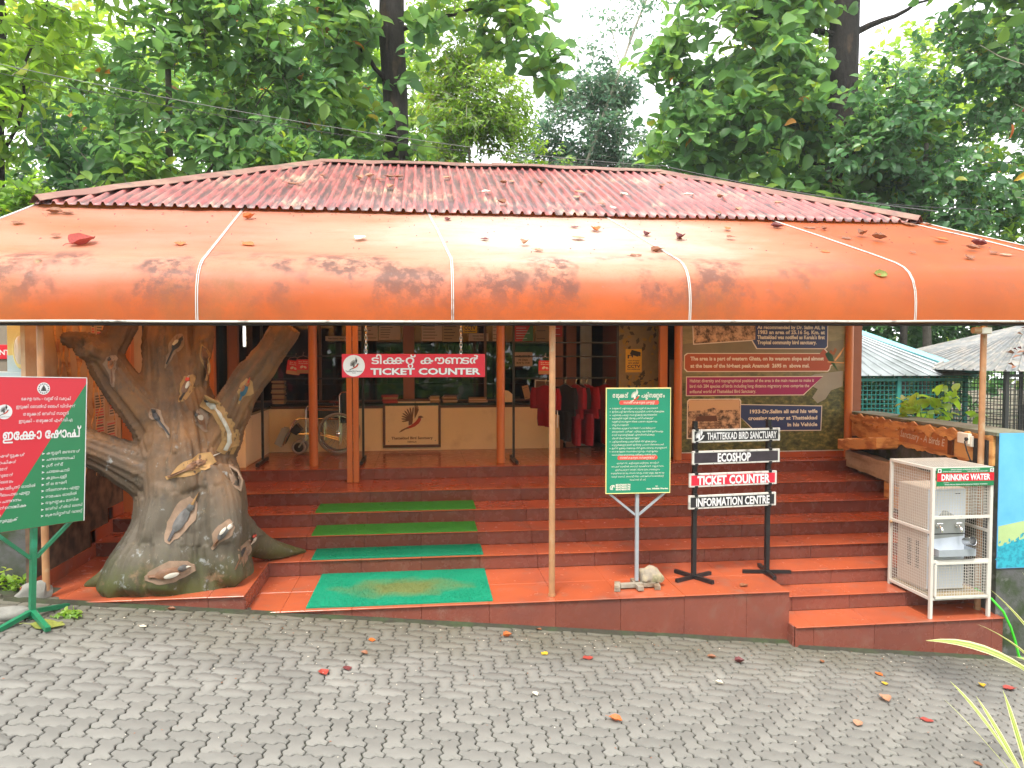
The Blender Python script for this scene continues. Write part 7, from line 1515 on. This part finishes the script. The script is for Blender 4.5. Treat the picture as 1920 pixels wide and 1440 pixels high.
for i, (lb, x, y, bl, mt_, s_) in enumerate([
    ('broad hazy tree far behind the left trees', -8, 26, [((-8, 25, 8), (4, 2, 4), 420), ((-4, 25, 9), (3, 2, 3.5), 330)], 'leaf_teak', .30),
    ('fine-leaved tree filling the gap behind the left teak trunk', -2.2, 22, [((-2.4, 21.5, 8), (1.6, 1, 3), 300), ((-.4, 21.5, 6.5), (1.4, 1, 1.4), 170)], 'leaf_dark', .19),
    ('tall far tree behind the right teak trunk', 11, 26, [((10.5, 25, 8.5), (3, 2, 4), 420), ((15, 25, 8), (3.4, 2, 4), 380)], 'leaf_teak', .30),
    ('light far tree between the two right trunks', 10.8, 21, [((10.8, 20.5, 9.5), (1.8, 1.2, 1.8), 220), ((12.2, 20.5, 6.5), (1.8, 1.2, 1.6), 170)], 'leaf_light', .24),
    ('shaded tree behind the aviary roofs', 12, 21, [((9.6, 20, 3.0), (2.6, 1, 1.8), 300), ((14, 20, 3.2), (2.8, 1, 2.0), 320), ((18, 19, 4.0), (2.4, 1, 2.6), 260)], 'leaf_dark', .24),
    ('shaded low bush under the left trees', -6, 18, [((-6.6, 17.5, 3.6), (2.4, 1, 1.8), 240), ((-2.8, 17.5, 4.2), (2.2, 1, 1.4), 200)], 'leaf_dark', .24),
    ('low far scrub behind the middle of the ridge', 2, 26, [((1.5, 25.5, 5.5), (2.5, 1, 1.6), 220), ((6.5, 25.5, 5.2), (2.8, 1, 1.6), 240)], 'leaf_light', .22),
    ('tall pale-leaved far tree at the extreme left of the skyline', -13, 29, [((-12.5, 28, 6), (3.4, 2, 3.4), 420), ((-12, 28, 11.5), (4, 2, 3.2), 620)], 'leaf_light', .33),
    ('tall far tree behind the yellow-green tree at upper left', -7, 30, [((-6.5, 29, 6), (3.6, 2, 3.4), 330), ((-6, 29, 12), (3.8, 2, 3.2), 620)], 'leaf_teak', .33),
    ('far light green tree left of the teak trunk', -1, 30, [((-1.5, 29, 6), (3, 2, 3.2), 300), ((-1.6, 29, 11.5), (2.8, 2, 3), 460)], 'leaf_light', .31),
    ('far tree behind the light fine-leaved tree in the middle', 3, 31, [((3.0, 30, 6.0), (3.0, 2, 3.0), 420)], 'leaf_light', .30),
    ('far dark tree standing right of the white sky gap', 13, 30, [((13.5, 29, 6), (3.2, 2, 3.4), 330), ((14.5, 29, 11.8), (3.6, 2, 3.2), 360)], 'leaf_teak', .33),
    ('far pale tree behind the upper right corner', 20, 29, [((19.5, 28, 7), (3.6, 2, 3.6), 330), ((20, 28, 12), (3.8, 2, 3.2), 340)], 'leaf_light', .33),
    ('far dark tree at the extreme right of the skyline', 25, 28, [((24.5, 27, 6), (3.6, 2, 4), 330), ((25, 27, 12), (3.6, 2, 3.2), 300)], 'leaf_teak', .33),
    ('far bush closing the view between the aviaries', 15, 23, [((9, 23, 1.5), (3, 1, 1.8), 200), ((15, 23, 1.5), (4, 1, 2), 260)], 'leaf_dark', .26)]):
    tree('far_tree', lb, (x, y, -1), (x + .3, y, 8 if bl[0][0][2] > 5 else 3), .14, .05, 'bark_grey', bl, 7, s_, mt_, wide=.55, detail=False, spread=.34, seed=40 + i, group=G, twig=False)
# a distant wood closes the view low down
P = []; 
n = 5200
xs = rng.uniform(-45, 60, n); ys = rng.uniform(32, 46, n); zs = rng.uniform(-1, 1, n) ; hs = np.array([3.2 + 2.2 * noise.noise(Vector((x * .12, 0, 3))) for x in xs]); zs = rng.random(n) ** .8 * np.maximum(1.5, hs) * 1.5
leaves_mesh('distant_wood', np.stack([xs, ys, zs], 1), rng.normal(size=(n, 3)), rng.normal(size=(n, 3)) + [0, -.5, .6], rng.uniform(.5, 1.1, n), rng.random(n), 'leaf_dark', kind='stuff', detail=False)
# wood behind the photographer, seen only in the glossy tiles and the window glass
n = 9000; xs = rng.uniform(-28, 28, n); ys = rng.uniform(-21, -13, n); zs = rng.random(n) * 9 - .3
leaves_mesh('opposite_wood', np.stack([xs, ys, zs], 1), rng.normal(size=(n, 3)), rng.normal(size=(n, 3)) + [0, .5, .6], rng.uniform(.5, 1.0, n), rng.random(n), 'leaf_teak', kind='stuff', detail=False)
n = 9000; xs = rng.uniform(-14, 14, n); ys = rng.uniform(-7, -2.2, n)
leaves_mesh('verge_grass', np.stack([xs, ys, np.array([gz(x) for x in xs]) - .05], 1), rng.normal(size=(n, 3)) * [.5, .5, .2] + [0, 0, 1], rng.normal(size=(n, 3)), rng.uniform(.15, .35, n), rng.random(n), 'leaf_light', kind='stuff', detail=False, wide=.14)

# ---- bare twigs with a few red leaves at the right
t = thing('bare_branch', 'thin bare twigs with a few orange leaves hanging in at the right edge', 'branch', (12.0, 11.5, 5.6))
m = MB(); W = []
for k in range(13):
    a = Vector((12.4, 11.5, 5.2 + .22 * k + random.uniform(-.1, .1))); e = Vector((8.9 + random.uniform(0, 1.8), 11.2 + random.uniform(-.5, .5), a.z - random.uniform(-.2, 1.2))); p = wobbly(a, e, 8, .18, k * 2.3)
    p = [q + Vector((0, 0, -.45 * sin(pi * i / 8))) for i, q in enumerate(p)]; m.tube(p, [.014 * (1 - .7 * i / 8) for i in range(9)], 5); W.append(p)
m.build('twigs', 'bark_pale', t, smooth=True, world=True, kind='stuff')
for k, (x, z, c) in enumerate(((10.0, 6.35, 'r'), (9.55, 5.95, 'o'), (10.55, 6.95, 'r'), (9.45, 4.0, 'o'), (9.9, 5.2, 'y'), (10.9, 6.2, 'r'))):
    P = np.array([[x, 11.2, z]]) - np.array(t.location); leaves_mesh('leaf', P, np.array([[random.uniform(-1, 1), .2, -.5]]), np.array([[.3, -1, .4]]), np.array([.24]), np.array([.5]), 'dry_leaf_' + c, parent=t, wide=.45)
# creeper on the parapet
t = thing('creeper', 'green leafy shoots growing behind the parapet in front of the aviary', 'plant', (6.5, 8.7, 1.0))
P, D, N, S, T, W = sprays([((6.25, 8.8, 1.52), (.28, .2, .16), 10), ((6.45, 8.5, 1.60), (.16, .14, .22), 9), ((6.75, 8.3, 1.44), (.20, .16, .14), 7)], 4, .15, spread=.09); o = np.array(t.location)
leaves_mesh('leaves', P - o, D, N, S, T, 'leaf_light', parent=t, kind='stuff')
m = MB()
for x, y, z in ((6.2, 8.8, 1.8), (6.5, 8.5, 1.9), (6.75, 8.3, 1.65), (6.3, 8.7, 1.7)): m.tube(wobbly((6.45, 8.75, 1.0), (x, y, z), 5, .06, x), .006, 5)
m.build('stems', 'leaf_dark', t, world=True, kind='stuff', smooth=True)

# ---- variegated plant in the right foreground
def blade(parent, base, tip, w_, arch, twist=0, seed=0):
    b = Vector(base); e = Vector(tip); n = 12; d = (e - b); vs = []; tone = []; side0 = d.cross(Vector((0, 0, 1))).normalized()
    for i in range(n + 1):
        t_ = i / n; c = b.lerp(e, t_) + Vector((0, 0, arch * 4 * t_ * (1 - t_) * .5)); ww = w_ * (.45 + 1.1 * t_) * (1 if t_ < .45 else max(.02, 1 - ((t_ - .45) / .55) ** 1.7)); s_ = side0 * cos(twist + t_ * .5) + Vector((0, 0, 1)) * sin(twist + t_ * .5)
        for k, (u, tn) in enumerate(((-1, .95), (-.72, .9), (-.6, .2), (-.1, .15), (.1, .5), (.6, .15), (.75, .85), (1, .95))): vs.append(c + s_ * ww * u + Vector((0, 0, abs(u) * ww * .35))); tone.append(tn)
    fs = [(8 * i + k, 8 * i + 8 + k, 8 * i + 9 + k, 8 * i + 1 + k) for i in range(n) for k in range(7)]
    o = wloc(parent); V = np.array([tuple(v - o) for v in vs]); np_mesh('leaf', V, np.array(fs).ravel(), np.full(len(fs), 4), 'leaf_stripe', tone=np.array(tone), parent=parent, smooth=True)
def bush(label, base, tips):
    t = thing('striped_plant', label, 'plant', base, group='striped foliage plants in the right foreground')
    for k, (tp, w_, ar) in enumerate(tips): blade(t, (base[0] + random.uniform(-.02, .02), base[1] + random.uniform(-.02, .02), base[2] + random.uniform(.0, .06)), tp, w_, ar, random.uniform(-.6, .6), k)
bush('striped spiky plant whose yellow leaves rise from the bottom right corner', (3.66, 3.95, -.54), [((3.22, 4.15, .20), .022, .10), ((3.14, 4.1, .12), .015, .05), ((3.50, 3.9, -.15), .022, .03), ((3.36, 3.85, -.20), .015, .05), ((3.62, 4.2, .10), .02, .05), ((3.85, 4.15, .15), .02, .05), ((3.52, 4.3, .02), .018, .04), ((3.40, 3.6, -.33), .02, .06), ((3.9, 3.8, .1), .02, .05), ((3.72, 3.75, -.05), .022, .05), ((3.3, 3.75, -.42), .018, .05)])
bush('striped spiky plant with long cream leaves reaching in from the right edge', (4.35, 4.25, -.30), [((3.09, 4.2, .44), .030, .32), ((3.43, 4.2, .53), .020, .22), ((3.54, 4.25, .74), .018, .2), ((3.66, 4.15, .33), .016, .2), ((4.2, 4.1, .7), .02, .1), ((4.6, 4.3, .75), .02, .1), ((4.0, 4.5, .75), .02, .1), ((4.7, 4.0, .5), .02, .1)])
# small weeds
t = thing('weed', 'tiny green weed sprouting beside the foot of the shop sign', 'plant', (-2.80, 6.22, .13))
P, D, N, S, T, W = sprays([((0, 0, .02), (.12, .08, .03), 26)], 4, .045, spread=.02); leaves_mesh('leaves', P, D, N, S, T, 'leaf_light', parent=t, kind='stuff')
t = thing('weed', 'weeds and moss growing at the foot of the mossy left wall', 'plant', (-3.75, 6.85, .2))
P, D, N, S, T, W = sprays([((0, 0, .06), (.35, .12, .12), 60)], 4, .06, spread=.03); leaves_mesh('leaves', P, D, N, S, T, 'leaf_light', parent=t, kind='stuff')
t = thing('weed', 'low weeds at the foot of the mossy right wall', 'plant', (6.2, 6.35, -.72))
P, D, N, S, T, W = sprays([((0, 0, .05), (.5, .1, .1), 60)], 4, .06, spread=.03); leaves_mesh('leaves', P, D, N, S, T, 'leaf_light', parent=t, kind='stuff')

# ================================================================== FALLEN LEAVES
def dry_leaf_mesh(seed, curl):
    r_ = random.Random(seed); mb = MB(); n = 7; rows = []
    for i in range(n + 1):
        t_ = i / n; w_ = .36 * sin(pi * min(1, t_ * .96 + .03)) ** .8 * r_.uniform(.85, 1.15); a = curl * (t_ - .5) * 1.6; z = .16 * curl * (2 * t_ - 1) ** 2
        for u in (-1, -.5, 0, .5, 1): mb.v.append(((t_ - .5), u * w_, z + abs(u) ** 1.5 * w_ * curl * .9 + .03 * r_.uniform(-1, 1)))
    for i in range(n):
        for k in range(4): mb.f.append((5 * i + k, 5 * i + 5 + k, 5 * i + 6 + k, 5 * i + 1 + k)); mb.mi.append(0)
    mb.tube([(-.5, 0, .16 * curl), (-.68, .03, .16 * curl + .02), (-.8, .02, .16 * curl)], .012, 4); return mb
DL = {}
def fallen(x, y, z, c, size, label, group, nrm=(0, 0, 1)):
    v = random.randrange(5); k = (c, v)
    if k not in DL: DL[k] = dry_leaf_mesh(v * 7 + 1, (.15, .5, .9, .35, 1.2)[v]).build('fallen_leaf', 'dry_leaf_' + c, smooth=True); o = DL[k]
    else: o = DL[k].copy(); COL.objects.link(o)
    q = Vector(nrm).to_track_quat('Z', 'Y') @ Matrix.Rotation(random.random() * 6.28, 3, 'Z').to_quaternion(); o.rotation_mode = 'QUATERNION'; o.rotation_quaternion = q
    o.location = Vector((x, y, z)) + Vector(nrm) * size * .02; o.scale = (size, size, size); o['label'] = label; o['category'] = 'leaf'; o['group'] = group; return o
PAVE_LEAVES= [(-0.4, 6.05, 'o'), (-0.54, 5.47, 'd'), (-0.7, 5.39, 'r'), (-0.44, 5.76, 'b'), (-2.08, 6.48, 'b'), (-2.17, 6.09, 'w'), (0.73, 6.28, 'o'), (1.04, 6.5, 'b'), (1.0, 5.95, 'y'), (1.35, 5.9, 'r'), (2.46, 6.04, 'b'), (2.68, 5.97, 'd'), (3.49, 6.08, 'b'), (3.88, 5.86, 'o'), (3.81, 5.67, 'y'), (3.6, 5.35, 't'), (4.73, 5.72, 'y'), (4.95, 5.68, 'r'), (1.3, 4.84, 'o'), (3.11, 4.93, 't'), (3.73, 5.04, 'r'), (0.8, 5.18, 'w'), (2.31, 5.51, 'w'), (3.66, 4.44, 'b'), (-2.83, 6.0, 'g')]
CANOPY_LEAVES= [(4.79, 8.68), (3.48, 8.21), (4.14, 8.34), (4.55, 8.35), (4.7, 8.29), (2.74, 7.7), (3.34, 7.79), (4.11, 7.22), (5.0, 8.02), (5.08, 7.82), (4.71, 7.84), (5.08, 7.24), (5.98, 8.6), (6.27, 8.65), (5.84, 7.83), (5.9, 7.42), (6.03, 7.27), (6.1, 7.19), (6.42, 7.8), (6.48, 7.56), (6.3, 8.16), (6.11, 7.6), (5.56, 7.03), (1.9, 8.02), (1.03, 7.38), (1.13, 7.12), (0.65, 7.54), (2.05, 6.98), (2.41, 7.81), (2.73, 7.68), (2.3, 7.14), (1.63, 7.67), (1.7, 8.19), (-0.58, 7.51), (0.31, 8.41), (-3.02, 7.23), (-3.79, 8.41), (-3.66, 8.4), (-3.91, 7.91), (-3.36, 7.46), (-2.17, 7.19), (-1.58, 7.23), (-1.81, 8.31)]
ROOF_LEAVES= [(-0.79, 10.2), (-0.67, 10.37), (-0.4, 10.41), (-0.28, 10.42), (-0.53, 10.24), (-0.37, 9.72), (0.38, 10.45), (0.85, 9.62), (0.98, 9.01), (1.27, 10.35), (1.13, 10.19), (1.65, 10.26), (2.09, 9.74), (1.99, 9.47), (2.22, 9.11), (2.33, 8.93), (2.43, 10.98), (2.67, 9.68), (3.4, 10.35), (3.58, 10.52), (3.98, 9.64), (3.93, 8.95), (3.6, 8.78), (4.69, 9.41), (3.59, 9.76), (-1.52, 9.83), (-1.59, 9.75), (-1.29, 10.38)]

CN = dict(o='orange', r='red', d='dark maroon', b='brown', y='yellow', w='pale straw', t='tan', g='mottled green-brown')
PLAB = ['orange leaf on the paving below the green door mat', 'curled dark maroon leaf standing up right of a flat red one', 'flat bright red leaf left of the curled maroon leaf', 'small brown leaf just below the orange one near the mat', 'brown leaf lying by the edge of the tree plinth', 'pale curled scrap on the paving below the stump', 'small orange leaf on the paving below the thin pole', 'brown leaf leaning near the red riser below the thin pole', 'thin yellow crescent leaf on the paving left of the large red leaf', 'large red-orange curled leaf below the notice board', 'brown folded leaf below the direction sign', 'dark curled leaf right of the brown folded leaf', 'tiny brown leaf near the riser below the lower landing', 'crumpled orange leaf left of the wet patch', 'tiny yellow leaf just below the crumpled orange leaf', 'tan curled leaf below the tiny yellow one', 'yellow-brown crumpled leaf in the wet patch', 'small red leaf at the right beyond the wet patch', 'small orange leaf alone in the middle of the lower paving', 'wide tan dry leaf on the lower right paving', 'long red-orange leaf left of the striped plant', 'thin straw-coloured sliver on the middle paving', 'small white scrap on the paving below the direction sign', 'brown leaf beside the base of the striped plant', 'long mottled leaf under the foot of the shop sign']
for (x, y, c), lb in zip(PAVE_LEAVES, PLAB):
    fallen(x, y, gz(x) + .004, c, {'r': .13, 'o': .10, 'b': .085, 'd': .12, 'y': .09, 'w': .07, 't': .14, 'g': .26}[c] * random.uniform(.68, .95), lb, 'fallen leaves on the paving', (.1, 0, 1))
fallen(3.05, 6.72, .004, 'b', .10, 'brown leaf on the landing in front of the direction sign', 'fallen leaves on the paving')
sl = Vector((0, -.41, 1)).normalized()
ORD = 'first second third fourth fifth sixth seventh eighth ninth tenth eleventh twelfth thirteenth fourteenth fifteenth sixteenth'.split()
def ordered(items):
    """items: (x, y, colour, size, place); yields each with a label that counts it from the left among its look-alikes"""
    by = {}
    for it in sorted(items): by.setdefault((it[2], it[4]), []).append(it)
    for (c, pl), L_ in by.items():
        for k, it in enumerate(L_):
            yield it, (f'the only {CN[c]} dry leaf on {pl}' if len(L_) == 1 else f'{CN[c]} dry leaf, {ORD[k]} from left of its colour, on {pl}')
its = []
for x, y in CANOPY_LEAVES:
    pan = 1 + sum(1 for a, b in zip(SB[1:-1], ST[1:-1]) if x > a + (b - a) * max(0, min(1, (y - 6.8) / 1.96)))
    c = random.choice('bbdtbo'); sz = random.uniform(.08, .16)
    if (x, y) == (-3.02, 7.23): c, sz = 'r', .28
    if (x, y) == (-.58, 7.51): c, sz = 'w', .15
    its.append((x, y, c, sz, ['first', 'second', 'third', 'fourth', 'fifth', 'last'][pan - 1] + ' canopy panel'))
for (x, y, c, sz, pl), lb in ordered(its):
    s = max(0, (y - 6.8) / 1.96); z = np.interp(y, [p[0] for p in CP[5:]], [p[1] for p in CP[5:]]) + .0052 * (x + 3.4) * (1 - .4 * s)
    fallen(x, y, z - (.03 if c == 'r' else .004), c, sz, 'large red-brown leaf alone on the left canopy panel' if c == 'r' else 'white curled leaf on the second canopy panel' if c == 'w' else lb, 'dry leaves on the canopy', sl)
o = fallen(4.31, 6.60, 2.96, 'g', .13, 'single green leaf stuck on the rounded edge of the canopy', 'dry leaves on the canopy bend', Vector((0, -1, .7)).normalized())
sl2 = Vector((0, -.43, 1)).normalized()
its = [(x, y, random.choice('btbw'), random.uniform(.09, .15), ('left' if x < .2 else 'middle' if x < 2.6 else 'right') + ' third of red roof') for x, y in ROOF_LEAVES]
for (x, y, c, sz, pl), lb in ordered(its):
    fallen(x, y, RZ0 + (GZ - RZ0) * (y - RY0) / (GY - RY0) + .036, c, sz, lb, 'dry leaves on the corrugated roof', sl2)
# fine litter nobody could count
m = MB()
for k in range(260):
    x = random.uniform(-4, 6.3); y = random.choice((random.uniform(7, 8.7), random.uniform(8.3, 8.75))); s = max(0, (y - 6.8) / 1.96); z = np.interp(y, [p[0] for p in CP[5:]], [p[1] for p in CP[5:]]) + .0052 * (x + 3.4) * (1 - .4 * s) + .003
    l = random.uniform(.008, .035); a = random.random() * 6.3; m.add([(x, y, z), (x + l * cos(a), y + l * sin(a), z + l * sin(a) * .41 + .004), (x + l * .5 * cos(a + .6), y + l * .5 * sin(a + .6), z + l * .5 * sin(a + .6) * .41 + .01)], [(0, 1, 2)])
m.build('canopy_litter', 'dry_leaf_d', kind='stuff')
m = MB()
for k in range(500):
    x = random.uniform(-3, 5.4); y = random.choice((random.uniform(4, 6.4), random.uniform(6.1, 6.45))); z = gz(x) + .003; l = random.uniform(.006, .022); a = random.random() * 6.3
    m.add([(x, y, z), (x + l * cos(a), y + l * sin(a), z + .003 - .1 * l * cos(a)), (x + l * .5 * cos(a + .7), y + l * .5 * sin(a + .7), z + .004)], [(0, 1, 2)], random.randrange(2))
m.build('pavement_litter', ['dry_leaf_b', 'dry_leaf_w'], kind='stuff')

# ================================================================== HUMID AIR
hz = MB().box((-70, -55, -9), (80, 100, 24)).build('haze', 'window_glass', kind='stuff')
hm = bpy.data.materials.new('haze_air'); hm.use_nodes = True; hn = hm.node_tree.nodes; hn.remove(hn['Principled BSDF']); pv_ = hn.new('ShaderNodeVolumePrincipled')
pv_.inputs['Density'].default_value = .0008; pv_.inputs['Color'].default_value = (.92, .96, .97, 1); hm.node_tree.links.new(pv_.outputs[0], hn['Material Output'].inputs['Volume']); hz.data.materials[0] = hm
